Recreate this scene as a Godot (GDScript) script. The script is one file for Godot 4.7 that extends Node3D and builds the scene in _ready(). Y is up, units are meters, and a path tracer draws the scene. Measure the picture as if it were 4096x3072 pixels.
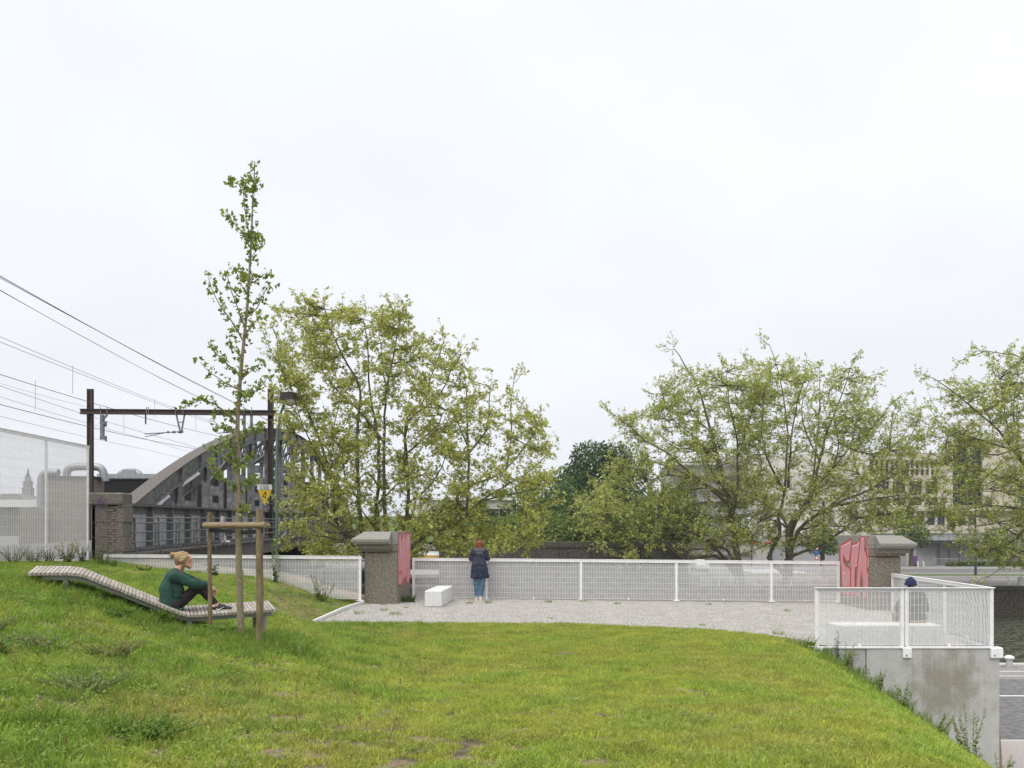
extends Node3D

# A park terrace beside a railway bridge over a canal, under an overcast sky. Metres, y up, the camera looks along -z.

const QUAY := -3.35
const WATER := -6.15
var rng := RandomNumberGenerator.new()
var M := {}
var taken := {}
var org := {}
var noise := FastNoiseLite.new()
var noise_b := FastNoiseLite.new()


func _ready() -> void:
	set_camera_and_light()
	rng.seed = 20
	noise.seed = 4
	noise.frequency = 0.35
	noise.fractal_octaves = 3
	noise_b.seed = 9
	noise_b.frequency = 1.1
	noise_b.fractal_octaves = 3
	make_materials()
	build_ground()
	build_far_bank()
	build_bridge()
	build_terrace()
	build_plants()
	build_people()
	build_lawn_cover()


func set_camera_and_light() -> void:
	var cam := Camera3D.new()
	cam.name = "camera"
	add_child(cam)
	cam.position = Vector3(0, 1.85, 0)
	cam.projection = Camera3D.PROJECTION_FRUSTUM
	cam.near = 0.1
	cam.far = 3000.0
	cam.size = 0.1 * 3072.0 / 3600.0
	cam.frustum_offset = Vector2(0, 0.1 * 589.0 / 3600.0)
	cam.current = true
	var env := Environment.new()
	env.background_mode = Environment.BG_SKY
	var sky := Sky.new()
	var pano := PanoramaSkyMaterial.new()
	pano.panorama = overcast()
	sky.sky_material = pano
	env.sky = sky
	env.tonemap_mode = Environment.TONE_MAPPER_LINEAR
	env.tonemap_exposure = 2.05
	env.sdfgi_enabled = true
	env.ssao_enabled = true
	env.ssil_enabled = true
	env.fog_enabled = true
	env.fog_density = 0.00025
	env.fog_light_color = Color(0.93, 0.95, 1.0)
	var we := WorldEnvironment.new()
	we.name = "environment"
	we.environment = env
	add_child(we)
	var sun := DirectionalLight3D.new()
	sun.name = "sun"
	sun.light_energy = 0.5
	sun.light_angular_distance = 60.0
	sun.light_color = Color(1.0, 0.985, 0.96)
	sun.shadow_enabled = true
	sun.sky_mode = DirectionalLight3D.SKY_MODE_LIGHT_ONLY
	sun.rotation_degrees = Vector3(-62, -28, 0)
	add_child(sun)


func overcast() -> ImageTexture:
	# an even white cloud deck with faint streaks all round
	var w := 1024
	var h := 512
	var im := Image.create(w, h, false, Image.FORMAT_RGBF)
	var n := FastNoiseLite.new()
	n.seed = 31
	n.frequency = 1.5
	n.fractal_octaves = 5
	for y in h:
		var el := (0.5 - (y + 0.5) / h) * PI
		for x in w:
			var az := (x + 0.5) / w * TAU
			var c := cos(el)
			var e := absf(sin(el))
			var k := 1.0 / (e + 0.22)
			var f := n.get_noise_3d(cos(az) * c * k, 3.0, sin(az) * c * k)
			var g := n.get_noise_3d(cos(az) * c * k * 0.35 + 7.0, 9.0, sin(az) * c * k * 0.35)
			var a := (0.465 + 0.027 * f + 0.04 * g) * (1.0 + 0.12 * e)
			im.set_pixel(x, y, Color(a * 0.962, a * 0.988, a * 1.045))
	return ImageTexture.create_from_image(im)


# ---------------------------------------------------------------- mesh helpers

class MB:
	var v := PackedVector3Array()
	var n := PackedVector3Array()
	var c := PackedColorArray()
	var ix := PackedInt32Array()
	var col := Color(1, 1, 1)
	var tinted := false

	func quad(a: Vector3, b: Vector3, cc: Vector3, d: Vector3, out := Vector3.ZERO) -> void:
		var nn := (d - b).cross(cc - a)
		if out != Vector3.ZERO and nn.dot(out) < 0.0:
			var t := b
			b = d
			d = t
			nn = -nn
		nn = nn.normalized()
		var k := v.size()
		v.append(a); v.append(b); v.append(cc); v.append(d)
		for i in 4:
			n.append(nn)
		if tinted:
			for i in 4:
				c.append(col)
		ix.append(k); ix.append(k + 1); ix.append(k + 2); ix.append(k); ix.append(k + 2); ix.append(k + 3)

	func tri(a: Vector3, b: Vector3, cc: Vector3, out := Vector3.ZERO) -> void:
		var nn := (cc - a).cross(b - a)
		if out != Vector3.ZERO and nn.dot(out) < 0.0:
			var t := b
			b = cc
			cc = t
			nn = -nn
		nn = nn.normalized()
		var k := v.size()
		v.append(a); v.append(b); v.append(cc)
		for i in 3:
			n.append(nn)
		if tinted:
			for i in 3:
				c.append(col)
		ix.append(k); ix.append(k + 1); ix.append(k + 2)

	func hexa(o: Vector3, x: Vector3, y: Vector3, z: Vector3) -> void:
		# a box round o with half axes x, y, z
		quad(o + x - y - z, o + x + y - z, o + x + y + z, o + x - y + z, x)
		quad(o - x - y - z, o - x + y - z, o - x + y + z, o - x - y + z, -x)
		quad(o - x + y - z, o + x + y - z, o + x + y + z, o - x + y + z, y)
		quad(o - x - y - z, o + x - y - z, o + x - y + z, o - x - y + z, -y)
		quad(o - x - y + z, o + x - y + z, o + x + y + z, o - x + y + z, z)
		quad(o - x - y - z, o + x - y - z, o + x + y - z, o - x + y - z, -z)

	func box(o: Vector3, s: Vector3) -> void:
		hexa(o, Vector3(s.x / 2, 0, 0), Vector3(0, s.y / 2, 0), Vector3(0, 0, s.z / 2))

	func span(a: Vector3, b: Vector3) -> void:
		box((a + b) / 2, (b - a).abs())

	func soft(o: Vector3, x: Vector3, y: Vector3, z: Vector3, ch: float) -> void:
		# a box with chamfered edges
		var ax := [x, y, z]
		var un := [x.normalized(), y.normalized(), z.normalized()]
		for i in 3:
			var j := (i + 1) % 3
			var k := (i + 2) % 3
			for s in [-1.0, 1.0]:
				var f: Vector3 = o + ax[i] * s
				var p: Vector3 = ax[j] - un[j] * ch
				var q: Vector3 = ax[k] - un[k] * ch
				quad(f - p - q, f + p - q, f + p + q, f - p + q, un[i] * s)
				for t in [-1.0, 1.0]:
					var a: Vector3 = o + ax[i] * s + (ax[j] - un[j] * ch) * t
					var b: Vector3 = o + (ax[i] - un[i] * ch) * s + ax[j] * t
					quad(a - q, a + q, b + q, b - q, un[i] * s + un[j] * t)
		for s in [-1.0, 1.0]:
			for t in [-1.0, 1.0]:
				for u in [-1.0, 1.0]:
					var cx: Vector3 = x * s
					var cy: Vector3 = y * t
					var cz: Vector3 = z * u
					var ix_: Vector3 = (x - un[0] * ch) * s
					var iy_: Vector3 = (y - un[1] * ch) * t
					var iz_: Vector3 = (z - un[2] * ch) * u
					tri(o + cx + iy_ + iz_, o + ix_ + cy + iz_, o + ix_ + iy_ + cz, cx + cy + cz)

	func bar(a: Vector3, b: Vector3, wide: float, high: float, up := Vector3.UP) -> void:
		var d := b - a
		var s := d.cross(up)
		if s.length() < 0.0001:
			s = d.cross(Vector3.RIGHT)
		s = s.normalized()
		hexa((a + b) / 2, d / 2, s.cross(d).normalized() * high / 2, s * wide / 2)

	func wire(a: Vector3, b: Vector3, s: Vector3, t: Vector3) -> void:
		# four long faces only
		quad(a + s + t, b + s + t, b + s - t, a + s - t, s)
		quad(a - s + t, b - s + t, b - s - t, a - s - t, -s)
		quad(a + s + t, b + s + t, b - s + t, a - s + t, t)
		quad(a + s - t, b + s - t, b - s - t, a - s - t, -t)

	func tube(p: PackedVector3Array, r: PackedFloat32Array, sides: int, caps := true) -> void:
		var m := p.size()
		if m < 2:
			return
		var d := (p[1] - p[0]).normalized()
		var s := d.cross(Vector3.UP if absf(d.y) < 0.9 else Vector3.RIGHT).normalized()
		var k0 := v.size()
		for i in m:
			var e := (p[mini(i + 1, m - 1)] - p[maxi(i - 1, 0)]).normalized()
			s = (s - e * s.dot(e)).normalized()
			var t := e.cross(s)
			for j in sides:
				var a := TAU * j / sides
				var q := s * cos(a) + t * sin(a)
				v.append(p[i] + q * r[i])
				n.append(q)
				if tinted:
					c.append(col)
		for i in m - 1:
			for j in sides:
				var a := k0 + i * sides + j
				var b := k0 + i * sides + (j + 1) % sides
				ix.append(a); ix.append(a + sides); ix.append(b)
				ix.append(b); ix.append(a + sides); ix.append(b + sides)
		if caps:
			for e in [0, m - 1]:
				var k := v.size()
				var dir := (p[0] - p[1]).normalized() if e == 0 else (p[m - 1] - p[m - 2]).normalized()
				v.append(p[e])
				n.append(dir)
				if tinted:
					c.append(col)
				for j in sides:
					v.append(v[k0 + e * sides + j])
					n.append(dir)
					if tinted:
						c.append(col)
				for j in sides:
					if e == 0:
						ix.append(k); ix.append(k + 1 + j); ix.append(k + 1 + (j + 1) % sides)
					else:
						ix.append(k); ix.append(k + 1 + (j + 1) % sides); ix.append(k + 1 + j)

	func rod(a: Vector3, b: Vector3, ra: float, rb := -1.0, sides := 8) -> void:
		tube(PackedVector3Array([a, b]), PackedFloat32Array([ra, ra if rb < 0 else rb]), sides)

	func loft(pa: PackedVector2Array, ya: float, pb: PackedVector2Array, yb: float, bottom := true, top := true) -> void:
		# polygons in (x, z), lifted to ya and yb
		var m := pa.size()
		var mid := Vector2.ZERO
		for q in pa:
			mid += q / m
		var ccw := not Geometry2D.is_polygon_clockwise(pa)
		for i in m:
			var j := (i + 1) % m
			var e := pa[j] - pa[i] + (pb[j] - pb[i])
			var o := Vector3(e.y, 0, -e.x) * (1.0 if ccw else -1.0)
			quad(Vector3(pa[i].x, ya, pa[i].y), Vector3(pa[j].x, ya, pa[j].y), Vector3(pb[j].x, yb, pb[j].y), Vector3(pb[i].x, yb, pb[i].y), o)
		var f := Geometry2D.triangulate_polygon(pb)
		if top:
			for i in range(0, f.size(), 3):
				tri(Vector3(pb[f[i]].x, yb, pb[f[i]].y), Vector3(pb[f[i + 1]].x, yb, pb[f[i + 1]].y), Vector3(pb[f[i + 2]].x, yb, pb[f[i + 2]].y), Vector3.UP)
		if bottom:
			f = Geometry2D.triangulate_polygon(pa)
			for i in range(0, f.size(), 3):
				tri(Vector3(pa[f[i]].x, ya, pa[f[i]].y), Vector3(pa[f[i + 1]].x, ya, pa[f[i + 1]].y), Vector3(pa[f[i + 2]].x, ya, pa[f[i + 2]].y), Vector3.DOWN)

	func plate(poly: PackedVector2Array, o: Vector3, ux: Vector3, uy: Vector3, thick: Vector3) -> void:
		# a flat shape in the plane of ux and uy, thickened both ways by thick
		var f := Geometry2D.triangulate_polygon(poly)
		for s in [-1.0, 1.0]:
			for i in range(0, f.size(), 3):
				tri(o + ux * poly[f[i]].x + uy * poly[f[i]].y + thick * s, o + ux * poly[f[i + 1]].x + uy * poly[f[i + 1]].y + thick * s, o + ux * poly[f[i + 2]].x + uy * poly[f[i + 2]].y + thick * s, thick * s)
		var m := poly.size()
		var turn := -1.0 if Geometry2D.is_polygon_clockwise(poly) else 1.0
		for i in m:
			var a := poly[i]
			var b := poly[(i + 1) % m]
			var e := (b - a) * turn
			var pa := o + ux * a.x + uy * a.y
			var pb := o + ux * b.x + uy * b.y
			quad(pa - thick, pb - thick, pb + thick, pa + thick, ux * e.y - uy * e.x)

	func dome(o: Vector3, r: Vector3, rings := 8, seg := 12) -> void:
		# an ellipsoid
		var k := v.size()
		for i in rings + 1:
			var a := PI * i / rings
			for j in seg:
				var b := TAU * j / seg
				var q := Vector3(sin(a) * cos(b), cos(a), sin(a) * sin(b))
				v.append(o + q * r)
				n.append((q / r).normalized())
				if tinted:
					c.append(col)
		for i in rings:
			for j in seg:
				var a := k + i * seg + j
				var b := k + i * seg + (j + 1) % seg
				ix.append(a); ix.append(a + seg); ix.append(b)
				ix.append(b); ix.append(a + seg); ix.append(b + seg)

	func mesh(off := Vector3.ZERO) -> ArrayMesh:
		var a := []
		a.resize(Mesh.ARRAY_MAX)
		if off != Vector3.ZERO:
			for i in v.size():
				v[i] -= off
		a[Mesh.ARRAY_VERTEX] = v
		a[Mesh.ARRAY_NORMAL] = n
		if tinted:
			a[Mesh.ARRAY_COLOR] = c
		a[Mesh.ARRAY_INDEX] = ix
		var m := ArrayMesh.new()
		m.add_surface_from_arrays(Mesh.PRIMITIVE_TRIANGLES, a)
		return m


func fresh(called: String) -> String:
	var k: int = taken.get(called, 0)
	taken[called] = k + 1
	return called if k == 0 else "%s_%03d" % [called, k]


func tag(o: Node3D, label: String, category: String, group := "", kind := "") -> Node3D:
	o.set_meta("label", label)
	if category:
		o.set_meta("category", category)
	if group:
		o.set_meta("group", group)
	if kind:
		o.set_meta("kind", kind)
	return o


func thing(called: String, label: String, category: String, at := Vector3.ZERO, group := "") -> Node3D:
	var o := Node3D.new()
	o.name = fresh(called)
	add_child(o)
	o.position = at
	org[o] = at
	return tag(o, label, category, group)


func part(called: String, mb: MB, mat: Material, parent: Node3D = null) -> MeshInstance3D:
	# geometry is given in world coordinates and stored relative to its thing
	var o := MeshInstance3D.new()
	if parent == null:
		o.name = fresh(called)
		add_child(o)
		o.mesh = mb.mesh()
		org[o] = Vector3.ZERO
	else:
		o.name = called
		parent.add_child(o, true)
		o.mesh = mb.mesh(org[parent])
		org[o] = org[parent]
	o.material_override = null
	o.mesh.surface_set_material(0, mat)
	return o


func piece(called: String, mesh: Mesh, at: Transform3D, parent: Node3D, mat: Material = null) -> MeshInstance3D:
	# one of many alike pieces that share a mesh; at is in world coordinates
	var o := MeshInstance3D.new()
	o.name = called
	parent.add_child(o, true)
	o.mesh = mesh
	if mat:
		o.material_override = mat
	at.origin -= org[parent]
	o.transform = at
	org[o] = org[parent]
	return o


func ground_piece(called: String, mb: MB, mat: Material) -> MeshInstance3D:
	var o := part(called, mb, mat)
	o.set_meta("kind", "structure")
	return o


func soft_bar(mb: MB, a: Vector3, b: Vector3, wide: float, high: float, ch: float, up := Vector3.UP) -> void:
	var d := b - a
	var s := d.cross(up)
	if s.length() < 0.0001:
		s = d.cross(Vector3.RIGHT)
	s = s.normalized()
	mb.soft((a + b) / 2, d / 2, s.cross(d).normalized() * high / 2, s * wide / 2, ch)


# ---------------------------------------------------------------- materials

func noise_texture(freq: float, colors: Array, offsets: Array, seed_ := 1, octaves := 4, kind := FastNoiseLite.TYPE_SIMPLEX_SMOOTH, size := 512) -> NoiseTexture2D:
	var f := FastNoiseLite.new()
	f.seed = seed_
	f.frequency = freq
	f.noise_type = kind
	f.fractal_octaves = octaves
	f.fractal_gain = 0.6
	var t := NoiseTexture2D.new()
	t.width = size
	t.height = size
	t.seamless = true
	t.noise = f
	var g := Gradient.new()
	g.offsets = PackedFloat32Array(offsets)
	g.colors = PackedColorArray(colors)
	t.color_ramp = g
	return t


func bump_texture(freq: float, strength: float, seed_ := 1, octaves := 4, kind := FastNoiseLite.TYPE_SIMPLEX_SMOOTH, size := 512) -> NoiseTexture2D:
	var f := FastNoiseLite.new()
	f.seed = seed_
	f.frequency = freq
	f.noise_type = kind
	f.fractal_octaves = octaves
	var t := NoiseTexture2D.new()
	t.width = size
	t.height = size
	t.seamless = true
	t.as_normal_map = true
	t.bump_strength = strength
	t.noise = f
	return t


func lin(r: float, g: float, b: float) -> Color:
	return Color(r, g, b).linear_to_srgb()


func plain(called: String, c: Color, rough := 0.8, metal := 0.0) -> StandardMaterial3D:
	var m := StandardMaterial3D.new()
	m.resource_name = called
	m.albedo_color = c
	m.roughness = rough
	m.metallic = metal
	M[called] = m
	return m


func grained(called: String, colors: Array, offsets: Array, freq: float, metres: float, rough := 0.85, bump := 0.0, bump_freq := 0.05, seed_ := 1, stretch := Vector3.ONE) -> StandardMaterial3D:
	# a surface with grain and patches, mapped in world space
	var m := plain(called, Color.WHITE, rough)
	m.albedo_texture = noise_texture(freq, colors, offsets, seed_)
	m.uv1_triplanar = true
	m.uv1_world_triplanar = true
	m.uv1_scale = stretch / metres
	if bump > 0.0:
		m.normal_enabled = true
		m.normal_texture = bump_texture(bump_freq, bump, seed_ + 7)
		m.normal_scale = 1.0
	return m


func speckle(m: StandardMaterial3D, freq: float, lo: float, hi: float, metres: float, seed_: int) -> void:
	# a second, differently sized pattern over the first
	m.detail_enabled = true
	m.detail_blend_mode = BaseMaterial3D.BLEND_MODE_MUL
	m.detail_uv_layer = BaseMaterial3D.DETAIL_UV_2
	m.detail_albedo = noise_texture(freq, [Color(lo, lo, lo), Color(hi, hi, hi)], [0.25, 0.75], seed_, 5)
	m.uv2_triplanar = true
	m.uv2_world_triplanar = true
	m.uv2_scale = Vector3.ONE / metres


func leafy(called: String) -> StandardMaterial3D:
	var m := plain(called, Color.WHITE, 0.6)
	m.vertex_color_use_as_albedo = true
	m.backlight_enabled = true
	m.backlight = Color(0.95, 0.95, 0.75)
	m.cull_mode = BaseMaterial3D.CULL_DISABLED
	return m


func make_materials() -> void:
	var m: StandardMaterial3D
	m = grained("soil", [lin(.17, .12, .065), lin(.26, .195, .115), lin(.37, .295, .19)], [.2, .5, .8], .02, 1.7, .95, 6.0, .06, 2)
	speckle(m, .012, .6, 1.0, 6.3, 12)
	m = grained("gravel", [lin(.27, .25, .225), lin(.46, .435, .4), lin(.64, .61, .57)], [.3, .5, .7], .13, 4.3, .95, 9.0, .12, 3)
	speckle(m, .02, .92, 1.0, 5.0, 5)
	m = grained("concrete", [lin(.31, .305, .295), lin(.41, .41, .405), lin(.48, .48, .475)], [.2, .5, .8], .012, 2.6, .9, 1.2, .1, 6)
	speckle(m, .03, .82, 1.0, .7, 15)
	m = grained("old_stone", [lin(.17, .152, .12), lin(.22, .197, .157), lin(.27, .243, .197)], [.25, .5, .8], .035, 1.1, .95, 2.0, .08, 8)
	speckle(m, .025, .82, 1.0, 1.1, 18)
	m = grained("cap_stone", [lin(.15, .14, .12), lin(.27, .26, .235), lin(.38, .37, .34)], [.25, .5, .8], .05, .8, .95, 5.0, .1, 9)
	m = grained("pier_stone", [lin(.11, .098, .082), lin(.16, .145, .122), lin(.21, .192, .165)], [.2, .5, .8], .03, 1.3, .95, 4.0, .08, 10)
	plain("joint", lin(.05, .045, .04), .95)
	m = grained("white_paint", [lin(.66, .66, .66), lin(.73, .73, .73), lin(.76, .76, .76)], [.2, .5, .8], .015, 1.6, .5, 0.0, .1, 11)
	m = grained("white_concrete", [lin(.66, .66, .65), lin(.72, .72, .71), lin(.75, .75, .74)], [.2, .45, .8], .02, 1.2, .8, 1.0, .15, 13)
	speckle(m, .03, .86, 1.0, .6, 62)
	plain("steel_bolt", lin(.25, .25, .25), .5, .6)
	m = grained("slat_wood", [lin(.27, .235, .2), lin(.38, .34, .3), lin(.48, .44, .4)], [.2, .5, .8], .02, .7, .85, 2.0, .05, 14, Vector3(1, 1, .25))
	m = grained("slat_wood_b", [lin(.23, .195, .16), lin(.33, .29, .25), lin(.42, .38, .34)], [.2, .5, .8], .02, .7, .85, 2.0, .05, 16, Vector3(1, 1, .25))
	plain("galvanised", lin(.3, .31, .3), .55, .4)
	m = grained("stake_wood", [lin(.12, .088, .045), lin(.185, .14, .075), lin(.25, .195, .11)], [.2, .5, .8], .02, .5, .8, 2.0, .05, 17, Vector3(1, .12, 1))
	m = grained("rail_wood", [lin(.15, .11, .06), lin(.23, .175, .1), lin(.3, .235, .14)], [.2, .5, .8], .02, .5, .8, 2.0, .05, 19, Vector3(.12, 1, 1))
	plain("rubber", lin(.025, .025, .027), .7)
	m = grained("bark", [lin(.07, .06, .035), lin(.12, .1, .06), lin(.19, .16, .1)], [.2, .5, .8], .03, .6, .95, 5.0, .06, 20, Vector3(1, .3, 1))
	m = grained("plane_bark", [lin(.075, .065, .035), lin(.125, .11, .06), lin(.2, .18, .11)], [.2, .5, .8], .03, 1.4, .95, 4.0, .06, 21, Vector3(1, .5, 1))
	m = grained("young_bark", [lin(.15, .12, .075), lin(.24, .2, .13), lin(.32, .275, .19)], [.2, .5, .8], .04, .4, .95, 5.0, .08, 22, Vector3(1, .4, 1))
	leafy("leaves")
	leafy("grass")
	m = grained("steel_grey", [lin(.15, .153, .16), lin(.21, .215, .223), lin(.26, .265, .275)], [.2, .5, .8], .015, 2.4, .6, 1.0, .1, 23)
	speckle(m, .02, .75, 1.0, 5.0, 24)
	m = grained("steel_light", [lin(.33, .34, .37), lin(.44, .45, .48), lin(.5, .51, .54)], [.2, .5, .8], .012, 3.0, .55, 0.0, .1, 25)
	m = grained("steel_rust", [lin(.08, .068, .06), lin(.13, .115, .105), lin(.175, .16, .15)], [.25, .5, .8], .03, 1.6, .85, 2.0, .1, 26)
	m = grained("mast_rust", [lin(.04, .026, .022), lin(.065, .045, .038), lin(.095, .07, .06)], [.25, .5, .8], .03, 1.2, .85, 1.0, .1, 27)
	plain("cable", lin(.05, .045, .045), .7)
	m = grained("asphalt", [lin(.1, .098, .096), lin(.145, .14, .138), lin(.19, .185, .18)], [.2, .5, .8], .02, 3.1, .9, 2.0, .2, 28)
	m = grained("paving", [lin(.17, .155, .145), lin(.235, .218, .205), lin(.3, .28, .268)], [.2, .5, .8], .03, 2.1, .9, 1.0, .2, 29)
	m = grained("pink_paving", [lin(.28, .25, .235), lin(.36, .325, .305), lin(.42, .39, .37)], [.2, .5, .8], .05, 1.6, .9, 1.0, .2, 30)
	plain("road_paint", lin(.7, .7, .69), .7)
	plain("kerb_stone", lin(.42, .41, .4), .85)
	m = plain("water", lin(.045, .055, .025), .05)
	m.normal_enabled = true
	m.normal_texture = bump_texture(.03, 24.0, 41, 5)
	m.normal_scale = 1.0
	m.uv1_triplanar = true
	m.uv1_world_triplanar = true
	m.uv1_scale = Vector3(.11, .11, .035)
	m = grained("canal_wall", [lin(.035, .03, .02), lin(.075, .062, .045), lin(.14, .12, .095)], [.2, .5, .82], .03, 4.0, .9, 4.0, .08, 32)
	m = grained("dark_wall", [lin(.045, .04, .032), lin(.075, .067, .054), lin(.12, .11, .09)], [.2, .5, .8], .03, 4.0, .95, 3.0, .08, 33)
	m = grained("far_grass", [lin(.05, .08, .016), lin(.085, .125, .03), lin(.13, .17, .05)], [.2, .5, .8], .05, 3.0, .95, 0.0, .1, 34)
	m = grained("facade", [lin(.42, .37, .29), lin(.5, .45, .36), lin(.56, .51, .42)], [.2, .5, .8], .01, 9.0, .85, 0.0, .1, 35)
	m = grained("facade_pale", [lin(.5, .47, .41), lin(.58, .55, .49), lin(.63, .6, .54)], [.2, .5, .8], .01, 9.0, .85, 0.0, .1, 36)
	plain("window_glass", lin(.03, .035, .04), .08)
	plain("dark_frame", lin(.04, .042, .045), .5)
	plain("scaffold_steel", lin(.42, .42, .42), .5, .3)
	plain("black_cladding", lin(.018, .017, .016), .9).metallic_specular = 0.15
	m = grained("brick_brown", [lin(.16, .125, .105), lin(.21, .17, .145), lin(.26, .215, .185)], [.2, .5, .8], .05, 3.0, .9, 0.0, .1, 37)
	plain("duct_metal", lin(.3, .31, .32), .5, .5)
	plain("red_paint", lin(.55, .045, .05), .5)
	m = grained("pink_paint", [lin(.5, .2, .21), lin(.58, .26, .275), lin(.62, .36, .36)], [.2, .5, .8], .06, .6, .7, 3.0, .1, 38)
	plain("white_spray", lin(.75, .7, .7), .6)
	plain("lamp_green", lin(.1, .16, .105), .45)
	plain("post_green", lin(.03, .07, .05), .5)
	plain("lamp_dark", lin(.03, .03, .03), .6)
	plain("lamp_bowl", lin(.5, .48, .44), .25)
	plain("sign_yellow", lin(.75, .47, .01), .5)
	plain("sign_white", lin(.68, .68, .66), .5)
	plain("ink", lin(.015, .015, .015), .6)
	plain("purple", lin(.17, .07, .24), .5)
	plain("sign_blue", lin(.04, .12, .4), .5)
	plain("car_white", lin(.72, .72, .72), .25)
	plain("van_yellow", lin(.6, .38, .05), .4)
	plain("plastic_bag", lin(.68, .66, .68), .4)
	plain("skin", lin(.56, .3, .21), .55).subsurf_scatter_enabled = true
	M.skin.subsurf_scatter_strength = 0.1
	plain("hair_light", lin(.6, .45, .26), .5)
	plain("hair_mid", lin(.36, .23, .1), .5)
	plain("hair_dark", lin(.16, .09, .04), .5)
	m = grained("blond_hair", [lin(.14, .085, .035), lin(.3, .2, .09), lin(.45, .32, .17)], [.2, .5, .8], .06, .12, .55, 4.0, .1, 51, Vector3(.4, 1, 1))
	m = grained("red_hair", [lin(.09, .02, .008), lin(.2, .048, .014), lin(.3, .085, .025)], [.2, .5, .8], .06, .12, .5, 4.0, .1, 52, Vector3(1, .3, 1))
	m = grained("green_knit", [lin(.011, .04, .03), lin(.016, .055, .042), lin(.022, .07, .054)], [.2, .5, .8], .1, .2, .95, 3.0, .2, 53)
	plain("leggings", lin(.012, .01, .01), .85)
	plain("shoe_black", lin(.02, .02, .022), .7)
	plain("shoe_sole", lin(.68, .6, .52), .7)
	plain("sock_white", lin(.7, .7, .7), .9)
	m = grained("navy_cloth", [lin(.012, .017, .035), lin(.02, .026, .05), lin(.032, .04, .07)], [.2, .5, .8], .03, .4, .85, 5.0, .03, 54)
	m = grained("hood_lining", [lin(.05, .05, .065), lin(.075, .075, .09)], [.3, .7], .05, .3, .9, 3.0, .05, 55)
	m = grained("denim", [lin(.03, .065, .12), lin(.065, .12, .19), lin(.14, .21, .28)], [.2, .5, .8], .04, .4, .9, 3.0, .05, 56)
	plain("denim_cuff", lin(.3, .36, .42), .9)
	plain("shoe_pink", lin(.62, .47, .44), .7)
	m = grained("hat_knit", [lin(.01, .018, .05), lin(.018, .032, .08)], [.3, .7], .08, .2, .95, 4.0, .15, 57)
	m = grained("dark_jacket", [lin(.02, .019, .02), lin(.035, .033, .035)], [.3, .7], .05, .4, .9, 3.0, .05, 58)
	plain("tan_cloth", lin(.28, .16, .08), .9)
	plain("iron_white", lin(.6, .6, .6), .6)
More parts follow.
